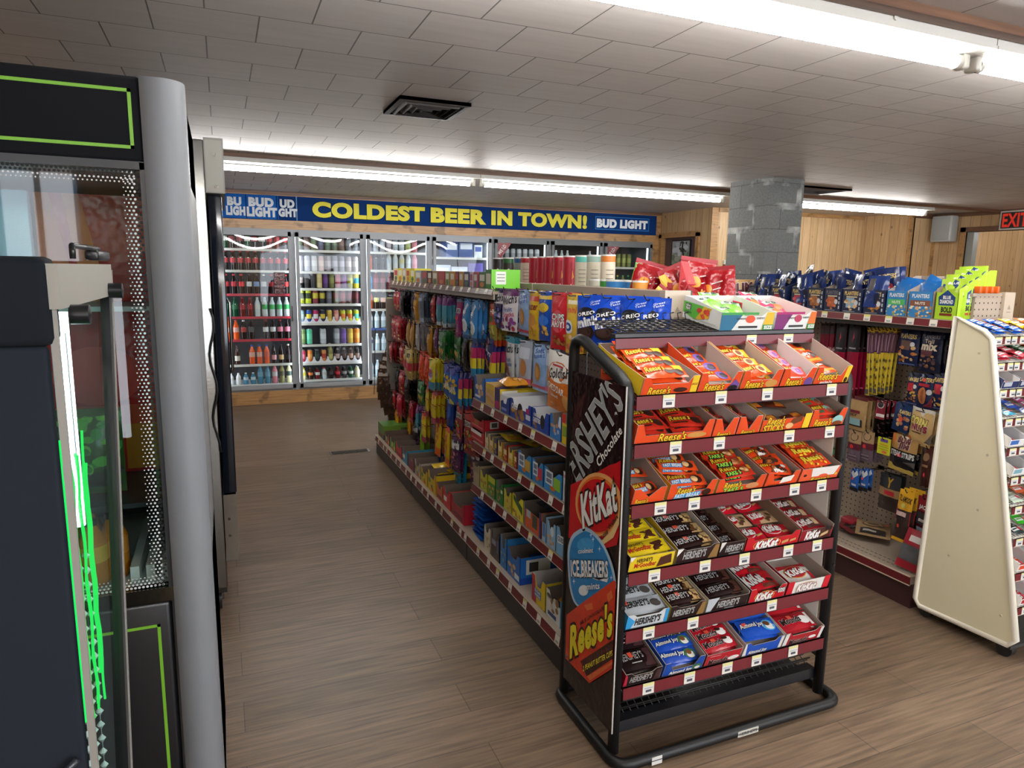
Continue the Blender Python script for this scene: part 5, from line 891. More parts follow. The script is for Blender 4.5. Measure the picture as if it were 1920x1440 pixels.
for x, y in ((1112, 1011), (1124, 1029), (1076, 1090), (1146, 1083), (1108, 1003)):
    poly([(x-3.5, y), (x-.6, y-.6), (x, y-6), (x+.6, y-.6), (x+3.5, y), (x+.6, y+.6), (x, y+6), (x-.6, y+.6)], '#e6f2fa:film', .0049)
poly([(1062, 1153), (1100, 1124), (1151, 1088), (1158, 1094), (1155, 1261), (1105, 1281), (1060, 1234)], '#d03a1e:film', .0054)
for pts in ([(1095, 1135), (1110, 1130), (1112, 1142), (1100, 1145)], [(1138, 1115), (1146, 1106), (1149, 1120), (1140, 1130)], [(1100, 1268), (1150, 1242), (1154, 1252), (1106, 1276)]): poly(pts, '#de6a34:film', .0058)
stxt('MILK CHOCOLATE', (1088, 1172), (45, -29), (0, -7), '#3a1214', .0062); poly([(1088, 1240), (1154, 1203), (1155, 1242), (1100, 1268)], '#3a1514:film', .0058)
for i in range(14): x = 1090+i*4.5; poly([(x, 1240-i*2.5+2), (x+2, 1236-i*2.5), (x+4, 1240-i*2.5), (x+4, 1262-i*2)], '#52201c:film', .006)
stxt("Reese's", (1069, 1233), (78, -44), (0, -58), '#e8d92c', .0066, '#2a1410', .045, .06, .08); stxt('2 PEANUT BUTTER CUPS', (1093, 1259), (55, -30), (0, -10), '#e8d93c', .0064)
for x, y in ((1077, 703), (1166, 725), (1074, 818), (1162, 858), (1062, 1230), (1155, 1117)): ell(x, y, 2.4, 2.6, '#b9b6b0:chrome', .007, 10)
b.build('side_sign', t)
# small card clipped inside the frame
b = B(); b.rbox(1.145, 1.955, 1.215, 1.235, 1.958, 1.32, '#d9481c:film', .0012); b.decals(plane((1.145, 1.955, 1.215), (.09, 0, 0), (0, 0, .105), (0, -1, 0)), [('t', "Reese's", .15, .45, .95, .85, '#e8c92c', {'out': '#2a1410', 'b': .02, 'rot': -14}), ('r', .3, .2, .9, .3, '#2a1410')], .85, .0006, 1, 1)
b.build('brand_card', t)
# ---------------------------------------------------------------- candy bars
Y_, BR, OR = '#f0c62c', '#3a1a0f', '#dd4a1a:film'
def T_(s, a, c, d, e, k, **o): return ('t', s, a, c, d, e, k, o)
RT = lambda a=.05, c=.5, d=.5, e=.85: T_("Reese's", a, c, d, e, Y_, sh=.2, out='#3a1a0f', b=.02)
ST = ('r', .3, .55, .42, .85, '#e2543c'); HT = lambda k='#b9bab8', a=.06, d=.66: T_("HERSHEY'S", a, .28, d, .74, k, b=.02, sh=.1)
BARS = {
 'rk': (.15, .06, .02, OR, [('r', .72, .5, .97, .97, '#eec42c'), ('e', .58, .4, .12, .2, BR), ('e', .8, .32, .13, .22, BR), ('e', .58, .52, .1, .1, '#c98a4a'), RT(.04, .42, .46, .85)], 'orange and yellow king size peanut butter cup pack', 'box'),
 'rdark': (.13, .05, .016, OR, [('e', .75, .45, .2, .4, '#6a4a94'), ('e', .78, .4, .12, .25, '#2a1c2c'), RT()], 'orange candy pack with a purple patch', 'bar'),
 'rbig': (.13, .055, .02, OR, [('r', .8, .1, .97, .95, '#eec42c'), ('e', .66, .45, .17, .34, '#dfb27a'), ('e', .66, .42, .1, .2, '#7a3c1c'), RT(.04, .45, .46, .88)], 'orange candy pack with a tan cup picture', 'bar'),
 'rpb': (.11, .055, .018, '#df4a30:film', [('e', .72, .5, .22, .4, '#d58aa4'), ('e', .74, .45, .12, .22, '#8c5a9c'), RT(.05, .45, .5, .85)], 'orange and pink candy pack', 'bar'),
 'rmini': (.12, .07, .03, OR, [('r', .05, .05, .95, .22, '#e89a2c'), ('e', .75, .5, .15, .25, BR), T_("Reese's", .08, .45, .62, .8, W_, b=.03)], 'orange bag of tiny peanut butter cups', 'bag'),
 'rreg': (.13, .06, .016, '#bf2c1c:film', [('e', .78, .48, .17, .3, BR), ('r', .1, .2, .5, .3, '#3a1a0f'), RT(.06, .42, .6, .85)], 'dark orange peanut butter cup pack', 'bar'),
 'rst': (.1, .035, .016, '#5c2416:film', [('r', .45, .1, .95, .9, '#c9641c'), ('r', .5, .3, .9, .7, '#d98a2c')], 'brown wafer stick pack', 'bar'),
 'regg': (.12, .055, .016, '#cf3420:film', [('e', .8, .5, .17, .38, '#7fb9b4'), ('e', .8, .35, .14, .22, '#8c4a24'), ('r', .1, .12, .5, .32, '#4a5a3c'), RT(.06, .45, .6, .9)], 'red orange candy pack with a pale blue egg', 'bar'),
 'fast': (.14, .05, .018, OR, [('r', .1, .12, .6, .45, '#3a8ac4'), T_('FAST BREAK', .12, .16, .58, .4, W_, b=.03), ('e', .75, .45, .16, .34, BR), ('e', .69, .42, .09, .25, '#dfb27a'), RT(.06, .5, .5, .92)], 'orange bar with a blue name patch', 'bar'),
 'take': (.14, .05, .018, '#c6301c:film', [('p', [(.1, .06), (.6, .1), (.62, .48), (.16, .44)], '#17140f'), T_('TAKE 5', .14, .13, .56, .4, '#8fcf4a', b=.04), ('e', .75, .45, .15, .3, '#8c4a24'), ('f', .63, .25, .88, .6, ['#c98a5a', '#a8602c', '#dfb27a'], 6, .07), ('r', .88, .5, .99, .9, '#d98a1f'), RT(.06, .5, .5, .92)], 'red orange bar with a black and green patch', 'bar'),
 'rcr': (.13, .055, .02, '#df4418:film', [('p', [(.35, .1), (.72, .25), (.8, .8), (.4, .6)], '#2a211c'), ('f', .45, .15, .85, .7, ['#7a3c1c', '#a8602c', '#4a2414', '#e6e2da'], 9, .09), RT(.05, .55, .4, .9)], 'orange bar with a dark peanut cluster picture', 'bar'),
 'rpc': (.13, .06, .018, '#d8401c:film', [T_("Reese's", .15, .4, .85, .85, '#ecd23c', b=.05, out='#3a1a0f'), ('f', .1, .1, .95, .35, ['#d98a1f', '#eec42c', '#6a2c14'], 10, .05)], 'orange candy pack with big yellow letters', 'bar'),
 'good': (.16, .055, .014, '#dcc11f:film', [('p', [(.62, .1), (.95, .3), (.9, .9), (.6, .7)], '#4a2418'), ('r', .66, .4, .9, .45, '#2a1410'), T_("HERSHEY'S", .08, .62, .45, .86, '#2a1410', b=.02), T_('MrGoodbar', .06, .2, .58, .55, '#b3281c', b=.03)], 'yellow chocolate bar', 'bar'),
 'halm': (.15, .05, .014, '#24110f:film', [('p', [(.7, .05), (.99, .05), (.99, .95), (.82, .95)], '#a88a5c'), ('f', .75, .1, .97, .6, ['#7a5a34', '#5c3a1c', '#c9a870'], 6, .07), HT(), ST], 'dark brown chocolate bar with a gold corner', 'bar'),
 'hers': (.15, .05, .014, '#1f0f0e:film', [('p', [(.72, .05), (.99, .05), (.99, .95), (.78, .95)], '#4a2a20'), ('r', .78, .45, .97, .5, '#2a1410'), ('r', .96, .0, 1, 1, '#b9bcc0:steel'), HT('#8f9090')], 'dark brown chocolate bar with silver ends', 'bar'),
 'kk': (.13, .07, .015, '#c4182a:film', [('e', .36, .55, .34, .42, '#e2d9d2'), ('e', .36, .55, .31, .38, '#b8121f'), T_('KitKat', .1, .34, .62, .8, W_, b=.05, out='#2a0c0c', rot=6), ('p', [(.66, .2), (.95, .4), (.9, .5), (.62, .32)], '#b98a5a')], 'red wafer bar pack', 'bar'),
 'kkt': (.13, .07, .015, '#c2a07a:film', [('r', .0, .0, .3, 1, '#b31c28'), ('e', .32, .55, .28, .4, '#b8121f'), T_('KitKat', .08, .36, .56, .78, W_, b=.05, rot=6), ('f', .55, .1, .95, .6, ['#5c3a24', '#8c6a44', '#e2d2b4', '#4a3424'], 7, .08)], 'red and tan wafer bar pack', 'bar'),
 'kkd': (.12, .07, .015, '#96141f:film', [('r', .35, .1, .95, .85, '#4a211c'), ('r', .68, .25, .88, .75, '#b99a74'), T_('KitKat', .1, .3, .62, .7, '#cfc6c0', b=.04, rot=6)], 'dark red wafer bar pack', 'bar'),
 'kkw': (.13, .09, .03, '#d9d3cc:film', [('r', 0, .78, 1, 1, '#b31c28'), ('e', .42, .5, .36, .34, '#d9a04a'), ('e', .42, .5, .33, .31, '#a8121f'), T_('KitKat', .14, .34, .72, .66, W_, b=.05, out='#2a0c0c', rot=8), ('r', .82, .1, .98, .5, '#c4182a')], 'white and red wafer bar pack', 'bar'),
 'kkk': (.14, .08, .02, '#b0141f:film', [('p', [(.5, .05), (.95, .1), (.95, .4), (.5, .3)], '#5c2a1c'), ('r', .72, .3, .95, .5, '#2a1410'), T_('KitKat', .08, .3, .62, .85, '#cfc9c4', b=.05, out='#2a0c0c', rot=8)], 'red king size wafer bar pack', 'bar'),
 'hcr': (.15, .055, .014, '#a9aeb2:film', [('e', .82, .45, .14, .28, '#4a4442'), T_("HERSHEY'S", .04, .3, .66, .75, '#17181c', b=.03, sh=.1), ('r', .06, .55, .16, .85, '#e2543c')], 'silver cookies and cream bar', 'bar'),
 'hdk': (.13, .075, .014, '#1f1213:film', [('p', [(.66, .05), (.98, .05), (.98, .95), (.8, .95)], '#45292a'), ('r', .72, .5, .96, .53, '#2a1718'), T_("HERSHEY'S", .04, .45, .72, .82, '#9a9694', b=.02, sh=.1), ('r', .3, .25, .6, .3, '#b9b4b0'), ST], 'black and brown dark chocolate bar', 'bar'),
 'aj': (.15, .05, .018, '#1b46a8:film', [('e', .8, .5, .18, .36, '#3a6a4a'), ('e', .82, .4, .12, .24, '#e2ded6'), ('e', .78, .55, .08, .18, '#7a4a24'), T_('Almond Joy', .05, .34, .64, .72, W_, b=.03, out='#12142a')], 'blue coconut bar', 'bar'),
 'ajk': (.16, .07, .02, '#1d4fb4:film', [('e', .78, .5, .2, .34, '#4aa0d0'), ('e', .8, .42, .13, .2, '#e2ded6'), ('e', .74, .58, .09, .16, '#6a4020'), T_('Almond Joy', .05, .4, .64, .74, W_, b=.03, out='#12142a'), ('r', .12, .6, .22, .8, '#e2543c')], 'blue king size coconut bar', 'bar'),
 'mo': (.15, .05, .018, '#ae1a26:film', [('e', .8, .5, .16, .28, '#e6e2dc'), ('e', .72, .7, .09, .12, '#3a1a14'), T_('Mounds', .08, .3, .62, .72, '#17100f', b=.04, out='#e2d6d2', ow=.04), ST], 'red coconut bar', 'bar'),
 'mok': (.16, .07, .02, '#a81a26:film', [('e', .74, .45, .18, .26, '#e6e2dc'), ('r', .88, .1, .97, .9, '#d9d4d0'), T_('Mounds', .08, .35, .62, .7, '#17100f', b=.04, out='#e2d6d2', ow=.04), ST], 'red king size coconut bar', 'bar')}
_bar = {}
def barmesh(k, v=0):
    if (k, v) not in _bar:
        w_, h_, t_, c, d, _, sh = BARS[k]; _bar[k, v] = pack('candy_bar', w_, h_, t_, c, d, 'lie', 'lr' if sh != 'bag' else 'tb', len(k)*7+v*5+ord(k[0]), 8, 4, wr=.0012 if sh == 'bar' else .003 if sh == 'bag' else .0004)
    return _bar[k, v]
O1, WHT, CB, CBW = '#dd4a1c', '#dcd6d2', '#b3a69c', '#d6d0cc'
FT = lambda s, c, o, a=.1, d=.62, v0=.12, v1=.5, **k: T_(s, a, v0, d, v1, c, **{'b': .03, 'out': o, **k})
RF = lambda a=.12, d=.6, v0=.1, v1=.5: T_("Reese's", a, v0, d, v1, Y_, sh=.22, out='#2a1208', b=.02)
HF = lambda k='#a9aaa8': T_("HERSHEY'S", .16, .3, .7, .78, k, b=.03, sh=.12)
KS = '#e6c22c'
# tier -> (x0, x1, outside, front low, front shoulder, back, cut, wing, inside, front art, bar, columns, rows, layers, untidiness, tray wording)
TRAYS = {
 1: [(1.156, 1.362, O1, .042, .066, .115, 'u', KS, CB, [RF(.12, .52), ('e', .7, .28, .13, .13, BR), ('r', .88, 0, 1, 1, KS), ('t', 'KING SIZE', .89, .5, .99, .62, '#b3341c', {})], 'rk', 1, 4, 3, .1, 'orange tray with yellow ends'),
     (1.368, 1.530, O1, .03, .072, .13, 'u', None, CB, [RF(.14, .62), ('p', [(.66, .02), (.98, .02), (.98, .4), (.86, .62)], '#6a4a94'), ('e', .84, .2, .12, .14, '#1c1418')], 'rdark', 1, 4, 1, .6, 'orange tray with a purple splash'),
     (1.536, 1.698, O1, .036, .072, .12, 'u', KS, CB, [RF(.12, .58), ('e', .78, .3, .16, .2, '#c9924a'), ('r', .14, .02, .5, .1, '#2a1410')], 'rbig', 1, 4, 2, .4, 'orange tray of packs with tan cups'),
     (1.704, 1.846, O1, .036, .072, .13, 'u', None, CBW, [RF(.16, .66), ('e', .86, .25, .13, .25, '#6a4a8c')], 'rpb', 1, 4, 1, .6, 'orange tray lined in white'),
     (1.852, 2.008, O1, .036, .072, .13, 'u', KS, CB, [RF(.1, .66, .3, .7), T_('minis', .2, .06, .55, .24, W_, b=.03), ('r', .86, 0, 1, 1, KS), ('e', .93, .25, .05, .15, BR)], 'rmini', 1, 3, 1, 1.0, 'orange and yellow tray of small bags')],
 2: [(1.142, 1.432, O1, .032, .072, .115, 'u', None, CB, [RF(.3, .66), ('e', .8, .28, .13, .14, '#c9924a')], 'rreg', 2, 4, 2, .5, 'wide orange tray'),
     (1.438, 1.530, O1, .02, .07, .11, 'v', None, CBW, [RF(.2, .8, .05, .3)], 'rreg', 1, 4, 1, .2, 'narrow orange tray lined in white'),
     (1.536, 1.630, O1, .02, .07, .11, 'v', None, CBW, [RF(.2, .8, .05, .3)], 'rreg', 1, 4, 1, .2, 'narrow orange tray with a white lining'),
     (1.636, 1.846, O1, .05, .072, .12, 'n', KS, CB, [RF(.1, .46, .42, .82), T_('STICKS', .06, .06, .46, .4, '#e8b92c', b=.05, out='#17100a'), ('p', [(.55, .25), (.82, .5), (.82, .8), (.62, .66)], '#6a3a1c'), ('e', .58, .3, .08, .16, '#dfb27a'), ('r', .86, 0, 1, .9, KS)], 'rst', 2, 3, 1, .9, 'orange tray of wafer sticks'),
     (1.852, 2.010, O1, .034, .072, .11, 'u', None, CB, [RF(.12, .62), ('e', .8, .36, .16, .28, '#8fc0bc'), ('e', .8, .2, .14, .14, '#7a4020')], 'regg', 1, 4, 2, .3, 'orange tray with a pale blue egg')],
 3: [(1.142, 1.262, O1, .028, .062, .11, 'v', None, CB, [RF(.1, .5, .1, .4), ('r', .3, .02, .9, .12, '#8fae9c')], 'fast', 1, 3, 1, .7, 'small orange tray'),
     (1.274, 1.458, O1, .03, .066, .10, 'u', KS, CB, [RF(.18, .56, .38, .74), ('p', [(.12, .06), (.7, .16), (.7, .42), (.16, .34)], '#3a8ac4'), T_('FAST BREAK', .16, .1, .68, .36, '#cfe2ea', b=.03), ('e', .82, .3, .1, .2, BR)], 'fast', 1, 4, 3, .6, 'orange tray with a blue name patch'),
     (1.466, 1.664, O1, .028, .06, .10, 'u', KS, CB, [RF(.14, .5, .36, .76), T_('TAKE 5', .16, .05, .56, .34, '#8fcf4a', b=.05, out='#17140f'), ('e', .75, .35, .14, .2, '#c98a5a')], 'take', 1, 5, 3, .2, 'orange tray with green and black lettering'),
     (1.672, 1.815, O1, .024, .06, .11, 'u', None, CB, [('p', [(.45, .2), (.8, .3), (.85, .7), (.5, .6)], '#e6e2da'), T_('CRUNCH', .1, .04, .7, .18, '#2a1410', b=.03)], 'rcr', 1, 5, 2, 1.0, 'overfull orange tray of jumbled bars'),
     (1.824, 2.006, '#e25a34', .058, .062, .10, 'n', None, CB, [('p', [(.3, .35), (.88, .35), (.95, .95), (.25, .95)], '#e2ded8'), ('e', .6, .35, .12, .14, '#e25a34'), RF(.3, .8, .04, .3), ('e', .12, .5, .04, .09, BR), ('e', .92, .4, .03, .09, '#eec42c')], 'rpc', 1, 5, 3, .2, 'orange tray with a white torn flap')],
 4: [(1.142, 1.312, '#d9bd1c', .06, .062, .09, 'n', '#2a1416', CB, [T_("HERSHEY'S", .16, .62, .5, .84, '#2a1410', b=.03), T_('MrGoodbar', .12, .3, .6, .58, '#b3281c', b=.03), ('p', [(.62, .16), (.95, .3), (.92, .86), (.68, .74)], '#4a2418'), ('p', [(.0, 1), (.12, 1), (.03, .7)], '#e6e4e0')], 'good', 1, 4, 3, .15, 'yellow tray'),
     (1.322, 1.490, '#2a1413', .052, .062, .13, 'u', KS, CBW, [HF(), ('p', [(.76, .02), (1, .02), (1, .95), (.9, .95)], '#8c6a3c'), ('p', [(0, .55), (.14, 1), (0, 1)], '#e6e4e0')], 'halm', 1, 4, 3, .4, 'dark brown tray with yellow edges'),
     (1.498, 1.602, '#22110f', .055, .06, .12, 'n', '#2a1816', '#8f7a68', [T_("HERSHEY'S", .24, .3, .94, .74, '#a9aaa8', b=.03, sh=.12), ('r', .4, .14, .85, .2, '#8f9090'), ('p', [(0, .35), (.2, 1), (0, 1)], '#d6d4d0')], 'hers', 1, 4, 2, .1, 'dark brown tray lined in cardboard'),
     (1.608, 1.846, '#c01420', .044, .06, .11, 'u', '#c01420', '#8f7a68', [('e', .4, .36, .26, .4, '#d9a04a'), ('e', .4, .36, .245, .37, '#b0101c'), T_('KitKat', .18, .14, .6, .66, W_, b=.05, out='#2a0c0c', sh=.3, rot=3), ('p', [(.68, .2), (.8, .3), (.8, .5), (.68, .4)], '#c9985c'), ('p', [(.83, .25), (.94, .35), (.94, .5), (.83, .42)], '#c9985c')], 'kk', 2, 3, 1, .4, 'wide red tray'),
     (1.852, 2.004, '#8c141e', .05, .06, .11, 'n', '#c01420', CB, [('r', .3, .05, .95, .85, '#4a1f1a'), T_('KitKat', .16, .2, .6, .74, W_, b=.05, sh=.3, rot=3), ('r', .74, .66, .96, .92, '#17100f'), ('p', [(.62, .2), (.86, .4), (.86, .62), (.66, .44)], '#c9a878')], 'kkd', 1, 4, 2, .3, 'dark red tray')],
 5: [(1.142, 1.300, '#c6ccd0', .05, .062, .09, 'u', '#3a9ad0', CB, [('p', [(.0, 0), (.1, 0), (.2, .55), (.0, 1)], '#2f94cf'), T_("HERSHEY'S", .2, .28, .82, .72, '#17181c', b=.04, sh=.15), ('r', .92, 0, 1, 1, '#2f94cf')], 'hcr', 1, 4, 3, .15, 'white and bright blue tray'),
     (1.308, 1.448, '#22110f', .05, .062, .09, 'u', KS, CB, [T_("HERSHEY'S", .1, .3, .7, .72, '#a9aaa8', b=.03, sh=.12), ('p', [(.78, .02), (1, .02), (1, .95), (.9, .95)], '#8c6a3c')], 'halm', 1, 6, 3, .15, 'dark brown tray with a yellow wing'),
     (1.458, 1.634, '#22110f', .05, .062, .09, 'n', '#b9bec4', CB, [T_("HERSHEY'S", .26, .26, .78, .7, '#a9aaa8', b=.03, sh=.12), ('r', .45, .12, .68, .18, '#8f9090'), ('p', [(0, .0), (.1, .0), (.26, 1), (0, 1)], '#b9bec4')], 'hers', 1, 4, 3, .15, 'dark brown tray with a grey end'),
     (1.642, 1.802, '#c01420', .036, .062, .09, 'u', '#2a1013', CBW, [('e', .42, .4, .28, .38, '#d9a04a'), ('e', .42, .4, .26, .34, '#b0101c'), T_('KitKat', .18, .16, .64, .66, W_, b=.05, out='#2a0c0c', sh=.25), ('r', .76, .45, .98, .8, '#17100f'), T_('KING', .78, .64, .96, .77, W_, b=.04), T_('SIZE', .78, .48, .96, .61, W_, b=.04)], 'kkk', 1, 3, 2, .1, 'red king size tray'),
     (1.812, 2.010, '#dcd9d4', .056, .062, .09, 'n', '#c4182a', CB, [('r', 0, 0, .14, 1, '#c4182a'), ('e', .46, .44, .26, .38, '#c9a878'), ('e', .46, .44, .245, .35, '#b9a09c'), T_('KitKat', .24, .2, .68, .68, W_, b=.05, out='#7a1a20', sh=.2), ('r', .86, 0, 1, 1, '#c4182a')], 'kkw', 1, 2, 1, .1, 'white and red tray')],
 6: [(1.142, 1.284, '#1c1112', .046, .06, .09, 'u', '#8c1c30', CB, [T_("HERSHEY'S", .16, .28, .76, .72, '#a39f9c', b=.03, sh=.12), ('p', [(.0, .0), (.1, .0), (.06, .9), (0, 1)], '#b3243c'), ('p', [(.8, .1), (.97, .1), (.97, .9), (.86, .9)], '#45292a')], 'hdk', 1, 3, 3, .1, 'black tray with a crimson edge'),
     (1.294, 1.458, '#1848a4', .026, .064, .09, 'u', '#1f5cc0', CB, [T_('Almond Joy', .16, .06, .74, .34, W_, b=.03, out='#12142a', sh=.1), ('e', .84, .3, .12, .2, '#3a6a4a'), ('e', .86, .22, .07, .1, '#e2ded6')], 'aj', 1, 6, 3, .6, 'royal blue tray with a low front'),
     (1.466, 1.620, '#b01c28', .054, .06, .09, 'n', None, CB, [T_('Mounds', .1, .12, .64, .5, '#2a1010', b=.04, out='#dccac6', ow=.03, sh=.12), ('e', .8, .3, .16, .16, '#e6e2dc'), ('r', .1, .74, .4, .8, '#d98a90')], 'mo', 1, 6, 3, .5, 'red tray of coconut bars'),
     (1.630, 1.806, '#1d4fb4', .05, .066, .09, 'u', '#dcd9d4', CB, [('p', [(.0, 0), (.1, 0), (.04, 1), (0, 1)], '#dcd9d4'), T_('Almond Joy', .14, .08, .62, .4, W_, b=.03, out='#12142a', sh=.1), ('r', .92, 0, 1, 1, '#dcd9d4')], 'ajk', 1, 3, 4, .2, 'blue king size tray with white wings'),
     (1.814, 1.996, '#a81a26', .05, .066, .09, 'u', '#dcd9d4', CB, [('r', 0, 0, .1, 1, '#dcd9d4'), T_('Mounds', .16, .1, .64, .46, '#2a1010', b=.04, out='#dccac6', ow=.03, sh=.12), ('e', .76, .36, .1, .12, '#e6e2dc'), ('r', .92, 0, 1, 1, '#dcd9d4')], 'mok', 1, 3, 3, .4, 'red king size tray with white wings')]}
PW = ['leftmost', 'second from left', 'middle', 'second from right', 'rightmost']; TW = {1: 'top tier', 2: 'second tier', 3: 'third tier', 4: 'fourth tier', 5: 'fifth tier', 6: 'lowest tier'}
rb = random.Random(21); HB = {(1, 0): .042, (4, 2): .085, (4, 3): .08, (4, 1): .085, (3, 0): .08, (1, 1): .082, (1, 2): .082, (1, 3): .085, (1, 4): .082, (2, 3): .075, (4, 4): .075}
for k, lst in TRAYS.items():
    z, tl = TIER[k]; T0 = TR(0, RYF, z+.036, 0, R(tl))
    for i, (x0, x1, out, hf, hs, hb, cut, wing, inn, art, bar, nc, nr, nl, mess, words) in enumerate(lst):
        w_ = x1-x0; d_ = .29; T = T0 @ Matrix.Translation(((x0+x1)/2, .006, .001))
        o = put(tray('candy_tray', w_, d_, hf, hs, HB.get((k, i), hs-.004), out, inn, art, (), (), wing, cut, .022), 'candy_tray', None, mat=T)
        tag(o, '%s, %s on black candy rack %s' % (words, PW[i], TW[k]), 'tray')
        bw_, bh_, bt = BARS[bar][0]*1.0, BARS[bar][1], BARS[bar][2]; cw = w_/nc; sc = min(1.0, (cw-.008)/bw_); vert = bw_ > cw+.03 and sc < .75
        pitch = (d_-.03-bh_*.5)/max(1, nr-.5); alt = {'kk': ['kk', 'kkt']}.get(bar)
        for c in range(nc):
            for r_ in range(nr):
                fill = nl if not (mess > .5 and nl > 1) else max(1, nl-rb.randint(0, 1))
                if bar in ('rpb', 'rdark', 'rmini', 'rst') and r_ == nr-1: fill = 1
                for l in range(fill):
                    if nl > 2 and l < fill-2: continue
                    kk = alt[1] if alt and l == fill-1 and r_ == 1 else bar
                    yy = .018+bh_*.5+pitch*r_*.93; dz = max(.004, hs-.004-bt*.92*nl)*(1 if nl > 2 else .45)+bt*.92*l
                    ang = rb.uniform(-1, 1)*.35*mess; tip = R(9 if nr > 3 else 4)
                    m4 = T @ TR((c-(nc-1)/2)*cw+rb.uniform(-1, 1)*.008*mess, yy, dz+bh_*.5*math.sin(tip), ang, tip+rb.uniform(-.1, .12)*mess, rb.uniform(-.12, .12)*mess)
                    m4 = m4 @ Matrix.Diagonal((sc if not vert else .92, 1, 1, 1))
                    if vert: m4 = T @ TR((c-(nc-1)/2)*cw, yy, dz, R(0), tip) @ Matrix.Diagonal((sc, 1, 1, 1))
                    o = put(barmesh(kk, (r_+l) % 2), 'candy_bar', None, mat=m4)
                    tag(o, '%s in candy rack %s, %s' % (BARS[kk][5], TW[k], PW[i]), 'candy bar', 'bars in the %s tray of the %s' % (PW[i], TW[k]))
# the two mint trays on the rack's top shelf
for x0, x1, c1, c2, c3, word in ((1.60, 1.825, '#3f9a4a', '#d9b42c', '#5cb83c', 'green'), (1.838, 2.035, '#a82a6c', '#d9702c', '#d9344a', 'pink')):
    w_ = x1-x0; cw = '#dfe2de'
    art = [('p', [(0, 0), (.22, 0), (.42, 1), (0, 1)], '#1f6a8c' if word == 'green' else '#7a2a6c'), ('r', 0, .86, .7, 1, c1), ('p', [(.78, .0), (1, 0), (1, 1), (.86, 1)], c2), ('r', .8, .0, 1, .3, '#2f8a4a'), ('e', .55, .62, .09, .22, '#d8502c' if word == 'green' else '#b53a5c'), ('r', .34, .12, .7, .24, '#2a2c2a'), T_('CRUNCHY', .28, .6, .46, .7, '#2a3a2c', b=.03), T_('CHEWY', .66, .62, .82, .72, '#2a3a2c', b=.03), T_('SIZE', .83, .06, .98, .24, W_, b=.05)]
    la = [('p', [(0, .35), (.35, .1), (.6, 1), (0, 1)], c3), ('p', [(.35, .1), (.6, .3), (.75, 1), (.55, 1)], c2), ('r', .06, .55, .22, .92, '#1f4a3a'), T_('tic', .08, .74, .2, .88, W_, b=.03), T_('tac', .08, .58, .2, .72, W_, b=.03), ('f', .4, .35, .68, .75, ['#d8502c', '#e2b42c', '#5c9a3c', '#c93a3a'], 8, .06), T_('CHEWY', .05, .36, .25, .48, '#2a5a4a', b=.04), ('r', .3, .12, .95, .14, '#8a8f8c'), ('r', .3, .18, .9, .2, '#8a8f8c')]
    T = TR((x0+x1)/2, 1.925, 1.4045, R(-3 if word == 'green' else 2), R(8))
    o = put(tray('candy_tray', w_, .235, .05, .064, .082, cw, '#d9d4d0', art, la, (), None, 'u', .03), 'candy_tray', None, mat=T); tag(o, 'white and %s mint tray on the top shelf of the candy rack' % word, 'tray')
    mp = pack('mint_pouch', .085, .10, .03, '#8fc86a:film' if word == 'green' else '#d9486a:film', [('r', .1, .55, .9, .9, '#dfe6da'), ('e', .6, .4, .25, .2, '#6fb82c' if word == 'green' else '#e2703c'), T_('tic tac', .2, .62, .8, .82, '#2a5a4a', b=.04)], 'lie', 'tb', 5, wr=.004)
    for q in range(5):
        m4 = T @ TR(-.05+.05*(q % 3)+(.03 if q > 2 else 0), .07+.05*q, .012+.012*q*.8, rb.uniform(-.4, .4), R(18), rb.uniform(-.2, .2)); o = put(mp, 'mint_pouch', None, mat=m4); tag(o, '%s mint pouch in the %s tray on top of the candy rack' % (('bright green', 'green') if word == 'green' else ('pink and orange', 'pink')), 'pouch', '%s mint pouches on the candy rack' % word)
# ================================================================ GOODS ON THE LEFT GONDOLA'S SHELVES
def yl(px, a, c, x):                             # y of a photo column measured along a shelf edge
    return atX(x, px, a[1]+(c[1]-a[1])*(px-a[0])/(c[0]-a[0])).y
L1, L2, L3, L0 = ((885, 745), (1072, 838)), ((885, 825), (1065, 945)), ((885, 905), (1065, 1060)), ((705, 815), (1060, 1225))
def onshelf(px0, px1, line, x, z, kind, h, c, words, where, art=(), d=.27, side=(), inn='#6f655d', hf=None, wing=None, name=None, cat=None, cut='u', dx=0):
    ya, yb = yl(px0, *line, x), yl(px1, *line, x); w_ = max(ya-yb-.004, .03); m4 = TR(x+.006+dx, (ya+yb)/2, z+.001, -PI/2)
    if kind == 't': o = put(tray(name or 'display_tray', w_, d, hf or h*.55, h, h, c, inn, art, (), side, wing, cut, min(.03, w_*.22)), name or 'display_tray', None, mat=m4)
    else: o = put(carton(name or 'snack_carton', w_, d, h, c, art, (), side), name or 'snack_carton', None, mat=m4)
    tag(o, words+' on the '+where, cat or ('tray' if kind == 't' else 'box')); return o, m4, w_
S1, S2, S3, S0 = 'near bay top shelf', 'near bay middle shelf', 'near bay lower shelf', 'near bay base deck'
g = 1.215
onshelf(887, 907, L1, g, .925, 't', .125, '#2a64b0', 'blue open box, at the far end', S1, [('f', .2, .2, .8, .6, ['#c9a07a', '#d9c4a4', '#e6e2e0'], 6, .15), ('r', .1, .1, .6, .2, '#dfe6f0')])
onshelf(908, 924, L1, g, .925, 'b', .11, '#d0a95c', 'tan box with pink stripes', S1, [('r', 0, .75, 1, .95, '#d9b83c'), ('p', [(0, .5), (1, .3), (1, .4), (0, .6)], '#d9a09c'), ('p', [(0, .35), (1, .15), (1, .22), (0, .42)], '#c97a86'), ('e', .4, .3, .3, .12, '#c9a24a')])
